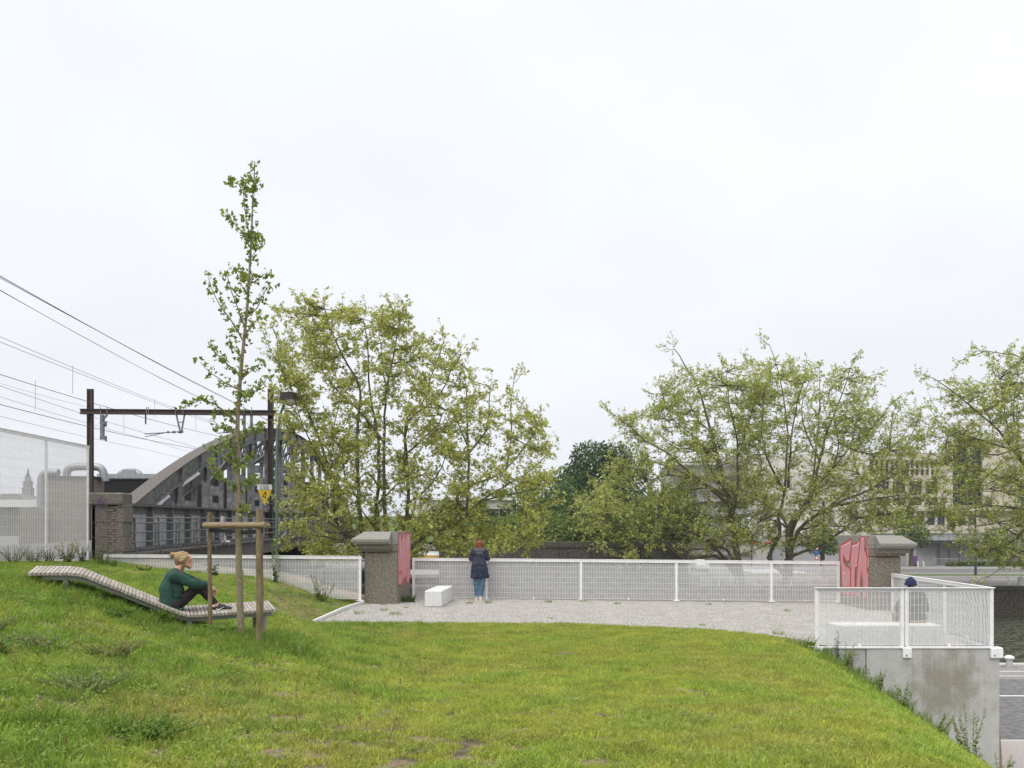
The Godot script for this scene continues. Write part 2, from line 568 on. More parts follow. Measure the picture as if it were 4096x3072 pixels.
var LEFT_LIMBS := [
	[[Vector3(-4.541,-2.198,-33.500),Vector3(-4.522,-0.895,-33.500),Vector3(-4.616,0.222,-33.500)],0.360,0.270],
	[[Vector3(-4.616,0.222,-33.500),Vector3(-5.859,1.296,-33.655),Vector3(-6.580,2.290,-33.856),Vector3(-6.862,3.862,-34.079),Vector3(-7.428,5.583,-34.317),Vector3(-8.374,7.647,-34.568),Vector3(-9.014,9.230,-34.830),Vector3(-9.343,9.805,-35.100)],0.150,0.020],
	[[Vector3(-4.616,0.222,-33.500),Vector3(-5.315,1.301,-33.355),Vector3(-5.591,2.281,-33.166),Vector3(-5.665,5.313,-32.957),Vector3(-5.506,6.978,-32.734),Vector3(-6.136,8.258,-32.498),Vector3(-6.536,9.219,-32.253),Vector3(-6.661,9.751,-32.000)],0.160,0.020],
	[[Vector3(-4.616,0.222,-33.500),Vector3(-4.853,1.297,-33.558),Vector3(-5.050,2.101,-33.634),Vector3(-5.001,5.021,-33.718),Vector3(-5.325,6.959,-33.807),Vector3(-5.402,8.409,-33.902),Vector3(-5.637,9.869,-34.000)],0.150,0.020],
	[[Vector3(-4.616,0.222,-33.500),Vector3(-4.585,1.054,-33.407),Vector3(-4.679,2.099,-33.286),Vector3(-4.721,5.089,-33.152),Vector3(-4.604,6.899,-33.008),Vector3(-4.268,8.510,-32.857),Vector3(-4.037,9.682,-32.700)],0.150,0.020],
	[[Vector3(-4.616,0.222,-33.500),Vector3(-4.366,1.049,-33.616),Vector3(-3.888,2.911,-33.767),Vector3(-4.001,4.791,-33.934),Vector3(-3.991,6.126,-34.113),Vector3(-3.445,6.718,-34.301),Vector3(-2.956,8.143,-34.497),Vector3(-2.686,9.011,-34.700)],0.140,0.020],
	[[Vector3(-3.944,4.753,-33.500),Vector3(-3.814,5.940,-33.121),Vector3(-2.736,6.661,-32.629),Vector3(-2.158,7.585,-32.084),Vector3(-1.800,8.003,-31.500)],0.070,0.015],
	[[Vector3(-4.616,0.222,-33.500),Vector3(-4.046,0.928,-33.525),Vector3(-3.246,1.668,-33.557),Vector3(-1.889,2.287,-33.592),Vector3(-1.674,3.216,-33.631),Vector3(-1.633,4.458,-33.671),Vector3(-1.647,5.020,-33.712),Vector3(-1.680,6.640,-33.756),Vector3(-1.701,7.207,-33.800)],0.160,0.020],
	[[Vector3(-1.624,4.753,-33.500),Vector3(-0.969,5.659,-33.875),Vector3(-0.843,6.853,-34.361),Vector3(-0.869,7.446,-34.900)],0.060,0.015],
	[[Vector3(-2.007,2.224,-33.500),Vector3(-1.996,3.204,-33.326),Vector3(-1.251,3.621,-33.100),Vector3(-0.213,4.092,-32.850),Vector3(0.508,4.974,-32.582),Vector3(0.920,5.601,-32.300)],0.090,0.015],
	[[Vector3(-1.883,2.286,-33.500),Vector3(-1.153,2.974,-33.803),Vector3(-0.033,3.680,-34.196),Vector3(0.859,4.277,-34.633),Vector3(1.388,4.892,-35.100)],0.080,0.015],
	[[Vector3(-2.192,2.131,-33.500),Vector3(-1.252,2.281,-33.125),Vector3(-0.152,2.034,-32.639),Vector3(0.560,1.676,-32.100)],0.060,0.012],
	[[Vector3(-6.572,2.286,-33.500),Vector3(-7.177,3.502,-33.159),Vector3(-7.443,4.203,-32.717),Vector3(-7.569,4.643,-32.225),Vector3(-7.620,5.298,-31.700)],0.070,0.015],
	[[Vector3(-6.202,1.792,-33.500),Vector3(-7.213,2.416,-33.901),Vector3(-7.831,2.805,-34.422),Vector3(-8.414,3.014,-35.000)],0.060,0.012],
	[[Vector3(-5.832,1.298,-33.500),Vector3(-6.765,1.670,-33.232),Vector3(-7.421,1.732,-32.885),Vector3(-7.813,1.973,-32.500)],0.055,0.012],
	[[Vector3(-4.968,3.519,-33.500),Vector3(-5.348,3.968,-32.804),Vector3(-5.906,3.205,-31.902),Vector3(-6.176,3.048,-30.900)],0.050,0.012],
	[[Vector3(-4.752,5.124,-33.500),Vector3(-5.411,6.043,-33.955),Vector3(-7.032,7.643,-34.545),Vector3(-7.748,9.114,-35.199),Vector3(-8.233,10.317,-35.900)],0.060,0.012],
	[[Vector3(-4.672,6.974,-33.500),Vector3(-4.971,8.374,-34.371),Vector3(-5.252,9.765,-35.500)],0.045,0.012],
	[[Vector3(-3.919,4.753,-33.500),Vector3(-3.294,5.176,-32.804),Vector3(-2.616,5.672,-31.902),Vector3(-2.306,6.008,-30.900)],0.050,0.012],
	[[Vector3(-1.637,5.000,-33.500),Vector3(-1.976,5.801,-32.978),Vector3(-2.292,6.196,-32.300)],0.040,0.012],
	[[Vector3(-3.858,2.902,-33.500),Vector3(-3.058,3.487,-32.858),Vector3(-2.508,4.154,-32.025),Vector3(-2.207,4.660,-31.100)],0.060,0.012],
	[[Vector3(-0.218,4.136,-33.500),Vector3(-0.033,5.393,-33.714),Vector3(-0.033,6.549,-33.992),Vector3(0.061,7.476,-34.300)],0.050,0.012],
	[[Vector3(-6.745,3.828,-33.500),Vector3(-7.245,4.824,-32.911),Vector3(-7.610,6.057,-32.148),Vector3(-7.697,6.868,-31.300)],0.050,0.012],
	[[Vector3(-5.462,1.298,-33.500),Vector3(-6.265,1.059,-33.179),Vector3(-7.031,1.130,-32.762),Vector3(-7.646,1.318,-32.300)],0.050,0.012],
	[[Vector3(-5.338,1.175,-33.500),Vector3(-6.158,0.791,-33.935),Vector3(-7.150,0.774,-34.500)],0.050,0.012],
	[[Vector3(-5.832,1.669,-33.500),Vector3(-7.286,1.978,-33.661),Vector3(-7.830,2.415,-33.869),Vector3(-8.260,2.545,-34.100)],0.050,0.012],
	[[Vector3(-3.734,1.298,-33.500),Vector3(-3.092,1.180,-33.232),Vector3(-2.152,1.066,-32.885),Vector3(-1.229,1.075,-32.500)],0.050,0.012],
	[[Vector3(-3.117,1.730,-33.500),Vector3(-1.898,1.667,-33.768),Vector3(-0.661,1.414,-34.115),Vector3(0.348,1.155,-34.500)],0.050,0.012],
	[[Vector3(-1.883,2.286,-33.500),Vector3(-0.768,2.651,-33.286),Vector3(0.333,2.644,-33.008),Vector3(1.173,2.877,-32.700)],0.050,0.012],
	[[Vector3(-1.266,2.964,-33.500),Vector3(-0.153,3.189,-32.965),Vector3(0.801,3.339,-32.271),Vector3(1.362,3.536,-31.500)],0.050,0.012],
	[[Vector3(-4.968,2.902,-33.500),Vector3(-4.275,3.490,-32.911),Vector3(-3.584,3.748,-32.148),Vector3(-3.028,3.813,-31.300)],0.050,0.012],
	[[Vector3(-5.647,2.902,-33.500),Vector3(-6.093,3.793,-32.911),Vector3(-6.070,4.636,-32.148),Vector3(-6.256,5.139,-31.300)],0.050,0.012],
	[[Vector3(-4.968,1.669,-33.500),Vector3(-5.228,2.276,-32.804),Vector3(-5.554,2.852,-31.902),Vector3(-5.721,2.650,-30.900)],0.050,0.012],
	[[Vector3(-4.598,1.298,-33.500),Vector3(-4.147,1.975,-32.858),Vector3(-3.806,2.266,-32.025),Vector3(-3.123,2.369,-31.100)],0.050,0.012],
	[[Vector3(-1.637,4.445,-33.500),Vector3(-2.223,4.795,-33.982),Vector3(-2.710,5.487,-34.607),Vector3(-2.960,5.819,-35.300)],0.050,0.012]]

var RIGHT_LIMBS := [
	[[Vector3(22.342,-3.528,-88.000),Vector3(22.171,-2.183,-88.000),Vector3(22.024,-0.888,-88.000)],0.500,0.420],
	[[Vector3(22.024,-0.888,-88.000),Vector3(21.767,1.803,-88.165),Vector3(21.371,4.649,-88.379),Vector3(20.527,8.410,-88.616),Vector3(19.682,11.441,-88.871),Vector3(19.137,14.037,-89.138),Vector3(18.440,16.348,-89.416),Vector3(17.283,18.370,-89.704),Vector3(16.273,20.026,-90.000)],0.380,0.040],
	[[Vector3(21.353,4.338,-88.000),Vector3(18.967,6.408,-87.651),Vector3(16.800,7.862,-87.197),Vector3(14.793,9.443,-86.694),Vector3(12.804,10.418,-86.156),Vector3(11.269,11.812,-85.590),Vector3(9.751,12.751,-85.000)],0.220,0.030],
	[[Vector3(21.503,3.444,-88.000),Vector3(21.909,6.830,-87.242),Vector3(21.516,11.159,-86.259),Vector3(20.594,13.927,-85.168),Vector3(19.956,16.751,-84.000)],0.240,0.030],
	[[Vector3(22.171,-2.183,-88.000),Vector3(21.029,-0.908,-88.349),Vector3(19.175,0.980,-88.803),Vector3(17.191,2.230,-89.306),Vector3(14.889,3.496,-89.844),Vector3(12.865,3.930,-90.410),Vector3(10.512,4.126,-91.000)],0.260,0.030],
	[[Vector3(22.171,-2.183,-88.000),Vector3(20.971,0.053,-87.613),Vector3(19.685,0.413,-87.110),Vector3(18.689,0.944,-86.553),Vector3(17.410,1.698,-85.956),Vector3(15.855,1.699,-85.329),Vector3(14.033,1.587,-84.676),Vector3(12.234,1.702,-84.000)],0.160,0.030],
	[[Vector3(21.130,5.233,-88.000),Vector3(18.304,6.766,-88.758),Vector3(15.617,7.429,-89.741),Vector3(13.499,6.881,-90.832),Vector3(10.866,6.322,-92.000)],0.180,0.030],
	[[Vector3(20.384,8.364,-88.000),Vector3(17.444,11.289,-87.465),Vector3(15.542,12.537,-86.771),Vector3(14.383,14.920,-86.000)],0.140,0.025],
	[[Vector3(22.024,9.110,-88.000),Vector3(23.128,11.885,-88.803),Vector3(24.161,15.047,-89.844),Vector3(24.317,18.609,-91.000)],0.140,0.025],
	[[Vector3(21.428,3.891,-88.000),Vector3(22.571,5.622,-86.662),Vector3(23.414,7.417,-84.926),Vector3(22.742,10.104,-83.000)],0.140,0.025],
	[[Vector3(19.490,11.347,-88.000),Vector3(18.519,12.820,-89.070),Vector3(17.428,14.984,-90.459),Vector3(15.543,15.987,-92.000)],0.100,0.020],
	[[Vector3(21.279,4.637,-88.000),Vector3(18.919,4.619,-87.432),Vector3(15.822,4.302,-86.694),Vector3(12.762,3.842,-85.876),Vector3(9.751,3.389,-85.000)],0.110,0.025],
	[[Vector3(19.042,0.909,-88.000),Vector3(16.158,1.653,-88.535),Vector3(13.260,1.047,-89.229),Vector3(10.325,0.430,-90.000)],0.110,0.025],
	[[Vector3(19.937,0.163,-88.000),Vector3(17.444,0.174,-87.465),Vector3(14.659,-0.254,-86.771),Vector3(12.052,-0.381,-86.000)],0.110,0.025],
	[[Vector3(18.148,6.724,-88.000),Vector3(15.221,8.177,-87.465),Vector3(12.601,8.715,-86.771),Vector3(10.595,8.071,-86.000)],0.110,0.025],
	[[Vector3(21.279,5.382,-88.000),Vector3(19.866,6.635,-86.395),Vector3(18.244,8.234,-84.312),Vector3(16.910,9.171,-82.000)],0.110,0.025],
	[[Vector3(19.042,6.128,-88.000),Vector3(16.607,5.890,-89.338),Vector3(14.306,5.351,-91.074),Vector3(11.930,5.110,-93.000)],0.110,0.025],
	[[Vector3(22.171,-2.672,-88.000),Vector3(19.776,-0.472,-87.516),Vector3(17.308,-0.863,-86.888),Vector3(16.303,-0.783,-86.191),Vector3(14.160,0.955,-85.445),Vector3(11.480,2.721,-84.661),Vector3(10.190,3.273,-83.844),Vector3(8.754,3.481,-83.000)],0.220,0.030]]

var RIGHT_LIMBS_2 := [
	[[Vector3(26.938,-3.528,-88.000),Vector3(27.011,-2.183,-88.000),Vector3(27.084,-0.888,-88.000)],0.550,0.450],
	[[Vector3(26.889,-2.428,-88.000),Vector3(25.224,-0.748,-88.247),Vector3(26.369,1.353,-88.568),Vector3(26.324,3.461,-88.925),Vector3(27.042,5.737,-89.306),Vector3(27.468,11.379,-89.707),Vector3(27.137,15.394,-90.124),Vector3(26.654,18.527,-90.556),Vector3(26.013,20.691,-91.000)],0.280,0.030],
	[[Vector3(27.084,-0.888,-88.000),Vector3(26.856,1.952,-87.710),Vector3(27.777,3.432,-87.333),Vector3(28.822,5.339,-86.915),Vector3(29.553,8.691,-86.467),Vector3(30.266,11.859,-85.997),Vector3(31.398,14.990,-85.507),Vector3(31.932,17.288,-85.000)],0.340,0.030],
	[[Vector3(27.084,-0.888,-88.000),Vector3(27.537,1.953,-88.466),Vector3(29.839,5.727,-89.070),Vector3(31.584,7.733,-89.741),Vector3(33.982,10.233,-90.459),Vector3(36.584,12.466,-91.214),Vector3(38.614,14.662,-92.000)],0.280,0.030],
	[[Vector3(27.084,-0.888,-88.000),Vector3(27.915,1.952,-87.767),Vector3(30.783,4.175,-87.465),Vector3(33.617,5.495,-87.129),Vector3(35.684,6.656,-86.771),Vector3(37.579,9.563,-86.393),Vector3(38.719,12.297,-86.000)],0.280,0.030],
	[[Vector3(27.084,-1.206,-88.000),Vector3(27.651,-0.442,-88.349),Vector3(29.749,0.148,-88.803),Vector3(31.733,1.198,-89.306),Vector3(34.665,3.173,-89.844),Vector3(37.947,3.641,-90.410),Vector3(40.662,3.961,-91.000)],0.220,0.030],
	[[Vector3(27.020,6.128,-88.000),Vector3(26.744,11.839,-85.824),Vector3(26.821,15.448,-83.000)],0.160,0.030],
	[[Vector3(26.647,5.680,-88.000),Vector3(25.074,8.157,-87.197),Vector3(23.899,11.294,-86.156),Vector3(23.722,14.624,-85.000)],0.160,0.030],
	[[Vector3(29.182,5.382,-88.000),Vector3(30.231,10.734,-89.338),Vector3(31.127,14.765,-91.074),Vector3(31.785,18.662,-93.000)],0.140,0.030],
	[[Vector3(30.971,4.189,-88.000),Vector3(33.731,4.741,-86.662),Vector3(36.365,5.259,-84.926),Vector3(38.353,5.322,-83.000)],0.140,0.025],
	[[Vector3(33.059,10.005,-88.000),Vector3(34.289,13.398,-88.871),Vector3(35.640,15.985,-90.000)],0.100,0.020],
	[[Vector3(36.190,6.724,-88.000),Vector3(38.894,7.991,-89.070),Vector3(41.340,10.539,-90.459),Vector3(42.512,12.246,-92.000)],0.100,0.020],
	[[Vector3(27.094,2.102,-88.000),Vector3(26.144,3.922,-89.338),Vector3(24.646,5.043,-91.074),Vector3(24.221,6.371,-93.000)],0.140,0.025],
	[[Vector3(30.971,1.058,-88.000),Vector3(32.362,1.951,-86.930),Vector3(34.454,1.805,-85.541),Vector3(36.395,2.233,-84.000)],0.100,0.020],
	[[Vector3(30.971,7.619,-88.000),Vector3(31.478,9.316,-86.930),Vector3(30.685,12.386,-85.541),Vector3(29.563,14.473,-84.000)],0.100,0.020],
	[[Vector3(27.094,2.102,-88.000),Vector3(24.703,3.130,-86.930),Vector3(22.858,2.240,-85.541),Vector3(21.450,1.663,-84.000)],0.110,0.025],
	[[Vector3(27.989,1.953,-88.000),Vector3(30.859,2.403,-88.535),Vector3(33.672,2.256,-89.229),Vector3(37.013,2.717,-90.000)],0.110,0.025],
	[[Vector3(30.971,4.189,-88.000),Vector3(32.602,6.050,-86.395),Vector3(33.959,7.377,-84.312),Vector3(34.417,9.171,-82.000)],0.110,0.025],
	[[Vector3(29.182,5.382,-88.000),Vector3(30.406,6.635,-86.395),Vector3(31.102,6.234,-84.312),Vector3(31.638,6.948,-82.000)],0.110,0.025],
	[[Vector3(26.647,5.680,-88.000),Vector3(25.463,6.509,-89.605),Vector3(24.501,7.861,-91.688),Vector3(24.482,9.924,-94.000)],0.110,0.025],
	[[Vector3(33.059,10.005,-88.000),Vector3(35.574,9.500,-89.070),Vector3(38.734,10.846,-90.459),Vector3(40.641,12.558,-92.000)],0.110,0.025],
	[[Vector3(30.076,8.812,-88.000),Vector3(29.084,11.613,-89.070),Vector3(29.078,14.218,-90.459),Vector3(30.352,17.234,-92.000)],0.110,0.025]]

var EDGE_LIMBS := [
	[[Vector3(53.247,-3.283,-84.000),Vector3(53.130,-1.067,-84.000),Vector3(52.547,1.267,-84.000)],0.550,0.450],
	[[Vector3(52.547,1.267,-84.000),Vector3(49.575,5.222,-83.710),Vector3(47.174,8.385,-83.333),Vector3(46.243,9.324,-82.915),Vector3(43.921,11.770,-82.467),Vector3(41.473,13.499,-81.997),Vector3(39.450,14.931,-81.507),Vector3(37.848,15.664,-81.000)],0.300,0.030],
	[[Vector3(52.547,1.267,-84.000),Vector3(52.026,9.460,-84.290),Vector3(49.906,15.138,-84.666),Vector3(48.403,18.039,-85.083),Vector3(46.842,18.729,-85.530),Vector3(45.226,19.109,-86.000)],0.300,0.030],
	[[Vector3(52.547,1.267,-84.000),Vector3(49.379,3.377,-84.568),Vector3(46.862,4.253,-85.306),Vector3(44.282,4.132,-86.124),Vector3(41.672,3.718,-87.000)],0.220,0.030],
	[[Vector3(52.547,1.267,-84.000),Vector3(49.298,1.966,-83.242),Vector3(46.015,2.376,-82.259),Vector3(43.365,1.417,-81.168),Vector3(40.731,1.021,-80.000)],0.200,0.030],
	[[Vector3(52.547,1.267,-84.000),Vector3(49.647,0.581,-83.053),Vector3(46.319,0.043,-81.824),Vector3(44.200,-1.005,-80.460),Vector3(41.942,-2.078,-79.000)],0.160,0.030],
	[[Vector3(52.547,1.267,-84.000),Vector3(50.325,4.317,-84.580),Vector3(48.020,6.255,-85.332),Vector3(46.469,7.164,-86.167),Vector3(44.763,7.802,-87.060),Vector3(43.330,8.751,-88.000)],0.180,0.030],
	[[Vector3(46.848,9.422,-84.000),Vector3(44.173,10.073,-83.465),Vector3(41.448,10.697,-82.771),Vector3(38.728,10.203,-82.000)],0.120,0.020],
	[[Vector3(47.551,8.437,-84.000),Vector3(46.278,10.380,-83.732),Vector3(45.527,13.976,-83.385),Vector3(45.039,15.866,-83.000)],0.120,0.020],
	[[Vector3(44.737,11.954,-84.000),Vector3(43.946,13.162,-83.565),Vector3(43.371,14.615,-83.000)],0.070,0.020],
	[[Vector3(52.547,1.267,-84.000),Vector3(53.247,11.767,-84.000),Vector3(52.547,18.767,-84.000)],0.300,0.030],
	[[Vector3(52.547,1.267,-84.000),Vector3(54.880,9.433,-84.000),Vector3(57.213,16.433,-84.000)],0.300,0.030],
	[[Vector3(49.980,4.300,-84.000),Vector3(47.401,4.892,-83.242),Vector3(45.464,5.269,-82.259),Vector3(43.093,5.632,-81.168),Vector3(40.463,5.443,-80.000)],0.140,0.030],
	[[Vector3(49.980,4.300,-84.000),Vector3(46.130,6.997,-83.465),Vector3(43.528,6.122,-82.771),Vector3(41.063,6.357,-82.000)],0.140,0.030],
	[[Vector3(49.047,3.367,-84.000),Vector3(47.438,1.114,-84.803),Vector3(46.295,0.242,-85.844),Vector3(45.461,-0.071,-87.000)],0.140,0.030],
	[[Vector3(49.747,1.967,-84.000),Vector3(46.737,1.407,-83.053),Vector3(44.949,2.099,-81.824),Vector3(42.582,3.038,-80.460),Vector3(40.222,3.281,-79.000)],0.140,0.030],
	[[Vector3(47.551,8.437,-84.000),Vector3(47.438,11.341,-84.803),Vector3(47.877,14.333,-85.844),Vector3(48.958,16.979,-87.000)],0.100,0.030],
	[[Vector3(46.848,9.422,-84.000),Vector3(45.877,9.091,-85.070),Vector3(45.178,9.499,-86.459),Vector3(44.804,10.225,-88.000)],0.100,0.030],
	[[Vector3(49.047,3.367,-84.000),Vector3(47.766,2.955,-84.379),Vector3(46.054,2.819,-84.871),Vector3(44.347,2.396,-85.416),Vector3(42.778,2.832,-86.000)],0.140,0.030]]

var GINKGO_LIMBS := [
	[[Vector3(-3.456,0.381,-11.500),Vector3(-3.469,0.652,-11.500),Vector3(-3.482,1.131,-11.500),Vector3(-3.492,1.610,-11.500),Vector3(-3.498,2.249,-11.500),Vector3(-3.504,2.728,-11.500),Vector3(-3.507,3.144,-11.500),Vector3(-3.492,3.527,-11.500),Vector3(-3.469,3.847,-11.500),Vector3(-3.437,4.166,-11.500),Vector3(-3.405,4.485,-11.500),Vector3(-3.370,4.933,-11.500),Vector3(-3.348,5.252,-11.500),Vector3(-3.332,5.572,-11.500),Vector3(-3.322,5.827,-11.500),Vector3(-3.306,6.210,-11.500),Vector3(-3.293,6.434,-11.500),Vector3(-3.290,6.578,-11.500)],0.052,0.005],
	[[Vector3(-3.507,3.208,-11.500),Vector3(-3.637,3.362,-11.457),Vector3(-3.762,3.456,-11.400),Vector3(-3.883,3.503,-11.337),Vector3(-4.001,3.462,-11.270),Vector3(-4.113,3.384,-11.200)],0.014,0.004],
	[[Vector3(-3.501,2.697,-11.500),Vector3(-3.693,2.799,-11.580),Vector3(-3.856,2.905,-11.684),Vector3(-3.973,2.997,-11.800)],0.012,0.004],
	[[Vector3(-3.504,2.377,-11.500),Vector3(-3.626,2.484,-11.420),Vector3(-3.734,2.620,-11.316),Vector3(-3.743,2.706,-11.200)],0.012,0.004],
	[[Vector3(-3.504,2.409,-11.500),Vector3(-3.411,2.444,-11.554),Vector3(-3.351,2.480,-11.623),Vector3(-3.308,2.565,-11.700)],0.009,0.003],
	[[Vector3(-3.504,2.665,-11.500),Vector3(-3.370,2.722,-11.413),Vector3(-3.258,2.839,-11.300)],0.009,0.003],
	[[Vector3(-3.498,3.016,-11.500),Vector3(-3.371,3.105,-11.580),Vector3(-3.288,3.190,-11.684),Vector3(-3.252,3.243,-11.800)],0.010,0.003],
	[[Vector3(-3.507,3.112,-11.500),Vector3(-3.668,3.150,-11.554),Vector3(-3.803,3.222,-11.623),Vector3(-3.893,3.329,-11.700)],0.009,0.003],
	[[Vector3(-3.482,3.655,-11.500),Vector3(-3.684,3.760,-11.554),Vector3(-3.900,3.900,-11.623),Vector3(-4.056,4.053,-11.700)],0.012,0.004],
	[[Vector3(-3.476,3.847,-11.500),Vector3(-3.626,3.991,-11.420),Vector3(-3.728,4.097,-11.316),Vector3(-3.752,4.199,-11.200)],0.012,0.004],
	[[Vector3(-3.469,3.783,-11.500),Vector3(-3.341,3.926,-11.587),Vector3(-3.243,4.076,-11.700)],0.009,0.003],
	[[Vector3(-3.485,3.559,-11.500),Vector3(-3.293,3.611,-11.420),Vector3(-3.153,3.673,-11.316),Vector3(-3.027,3.794,-11.200)],0.010,0.003],
	[[Vector3(-3.428,4.262,-11.500),Vector3(-3.583,4.526,-11.538),Vector3(-3.759,4.763,-11.587),Vector3(-3.881,4.971,-11.642),Vector3(-3.952,5.165,-11.700)],0.013,0.004],
	[[Vector3(-3.412,4.453,-11.500),Vector3(-3.507,4.728,-11.446),Vector3(-3.581,4.994,-11.377),Vector3(-3.597,5.114,-11.300)],0.011,0.004],
	[[Vector3(-3.396,4.581,-11.500),Vector3(-3.275,4.729,-11.580),Vector3(-3.223,4.950,-11.684),Vector3(-3.157,5.111,-11.800)],0.011,0.004],
	[[Vector3(-3.418,4.358,-11.500),Vector3(-3.247,4.487,-11.369),Vector3(-3.120,4.557,-11.200)],0.009,0.003],
	[[Vector3(-3.361,5.028,-11.500),Vector3(-3.515,5.194,-11.631),Vector3(-3.665,5.324,-11.800)],0.009,0.003],
	[[Vector3(-3.364,4.997,-11.500),Vector3(-3.208,5.080,-11.456),Vector3(-3.091,5.134,-11.400)],0.009,0.003],
	[[Vector3(-3.373,4.869,-11.500),Vector3(-3.502,5.053,-11.587),Vector3(-3.487,5.246,-11.700)],0.008,0.003],
	[[Vector3(-3.332,5.540,-11.500),Vector3(-3.459,5.681,-11.446),Vector3(-3.549,5.785,-11.377),Vector3(-3.578,5.852,-11.300)],0.009,0.003],
	[[Vector3(-3.335,5.572,-11.500),Vector3(-3.404,5.837,-11.529),Vector3(-3.447,6.107,-11.567),Vector3(-3.483,6.284,-11.608),Vector3(-3.603,6.366,-11.653),Vector3(-3.682,6.416,-11.700)],0.009,0.003],
	[[Vector3(-3.329,5.572,-11.500),Vector3(-3.277,5.696,-11.587),Vector3(-3.260,5.555,-11.700)],0.006,0.003],
	[[Vector3(-3.338,5.348,-11.500),Vector3(-3.227,5.417,-11.413),Vector3(-3.164,5.507,-11.300)],0.006,0.003],
	[[Vector3(-3.303,6.242,-11.500),Vector3(-3.393,6.323,-11.544),Vector3(-3.425,6.409,-11.600)],0.005,0.002],
	[[Vector3(-3.303,6.210,-11.500),Vector3(-3.176,6.268,-11.400)],0.005,0.002],
	[[Vector3(-3.450,4.070,-11.500),Vector3(-3.612,4.225,-11.631),Vector3(-3.714,4.456,-11.800)],0.008,0.003],
	[[Vector3(-3.498,3.463,-11.500),Vector3(-3.370,3.578,-11.413),Vector3(-3.258,3.623,-11.300)],0.008,0.003],
	[[Vector3(-3.504,2.888,-11.500),Vector3(-3.594,2.971,-11.369),Vector3(-3.634,2.986,-11.200)],0.008,0.003],
	[[Vector3(-3.504,2.122,-11.500),Vector3(-3.415,2.152,-11.456),Vector3(-3.366,2.056,-11.400)],0.005,0.003]]

const WIRES := [
	[Vector3(-12.107,7.988,-18.694),Vector3(-14.558,8.557,-50.000),0.0140],
	[Vector3(-13.650,8.687,-21.407),Vector3(-15.889,9.247,-50.000),0.0110],
	[Vector3(-14.391,8.785,-22.709),Vector3(-16.293,8.833,-47.000),0.0110],
	[Vector3(-14.870,8.978,-23.551),Vector3(-16.706,8.980,-47.000),0.0080],
	[Vector3(-14.669,7.507,-23.199),Vector3(-16.768,7.992,-50.000),0.0090],
	[Vector3(-13.843,7.019,-21.747),Vector3(-15.821,7.535,-47.000),0.0090],
	[Vector3(-13.501,6.006,-21.146),Vector3(-15.526,6.856,-47.000),0.0120],
	[Vector3(-21.165,7.995,-34.618),Vector3(-22.135,8.331,-47.000),0.0070],
	[Vector3(-15.417,6.338,-24.514),Vector3(-17.178,6.443,-47.000),0.0090],
	[Vector3(-17.744,6.590,-28.603),Vector3(-19.184,6.679,-47.000),0.0080],
	[Vector3(-14.596,5.494,-23.070),Vector3(-16.470,6.148,-47.000),0.0130],
	[Vector3(-17.675,5.866,-28.483),Vector3(-19.125,6.118,-47.000),0.0080]]

var TAG_SHAPES := [
	PackedVector2Array([Vector2(24.967,1.467),Vector2(24.591,1.538),Vector2(24.284,1.620),Vector2(24.170,1.664),Vector2(24.144,1.480),Vector2(24.246,1.251),Vector2(24.303,1.079),Vector2(24.436,1.017),Vector2(24.611,1.098),Vector2(24.728,1.210),Vector2(24.748,1.007),Vector2(24.514,0.900),Vector2(24.265,0.852),Vector2(24.215,0.741),Vector2(24.246,0.342),Vector2(24.246,0.000),Vector2(24.788,-0.041),Vector2(24.859,0.303),Vector2(24.907,0.855),Vector2(24.987,1.145)]),
	PackedVector2Array([Vector2(24.114,1.502),Vector2(23.800,1.534),Vector2(23.619,1.626),Vector2(23.547,1.599),Vector2(23.637,1.294),Vector2(23.727,1.041),Vector2(23.763,0.929),Vector2(23.873,0.896),Vector2(23.910,0.615),Vector2(23.891,0.336),Vector2(23.910,0.026),Vector2(24.208,0.003),Vector2(24.208,0.599),Vector2(24.170,0.842),Vector2(24.246,0.938),Vector2(24.208,1.224)]),
	PackedVector2Array([Vector2(23.529,1.669),Vector2(23.247,1.746),Vector2(23.230,1.494),Vector2(23.265,1.398),Vector2(23.161,1.278),Vector2(23.092,1.198),Vector2(23.092,0.792),Vector2(22.989,0.851),Vector2(22.948,0.799),Vector2(22.989,0.420),Vector2(23.195,0.081),Vector2(23.317,0.071),Vector2(23.335,0.398),Vector2(23.405,0.709),Vector2(23.447,0.831),Vector2(23.494,0.705),Vector2(23.529,0.386),Vector2(23.547,0.054),Vector2(23.836,0.032),Vector2(23.818,0.410),Vector2(23.727,0.930),Vector2(23.619,1.294)]),
	PackedVector2Array([Vector2(23.006,1.733),Vector2(22.904,1.761),Vector2(22.753,1.701),Vector2(22.703,1.555),Vector2(22.737,1.368),Vector2(22.820,1.152),Vector2(22.904,0.935),Vector2(23.092,0.887),Vector2(23.075,1.199),Vector2(23.109,1.360),Vector2(23.075,1.564)])]

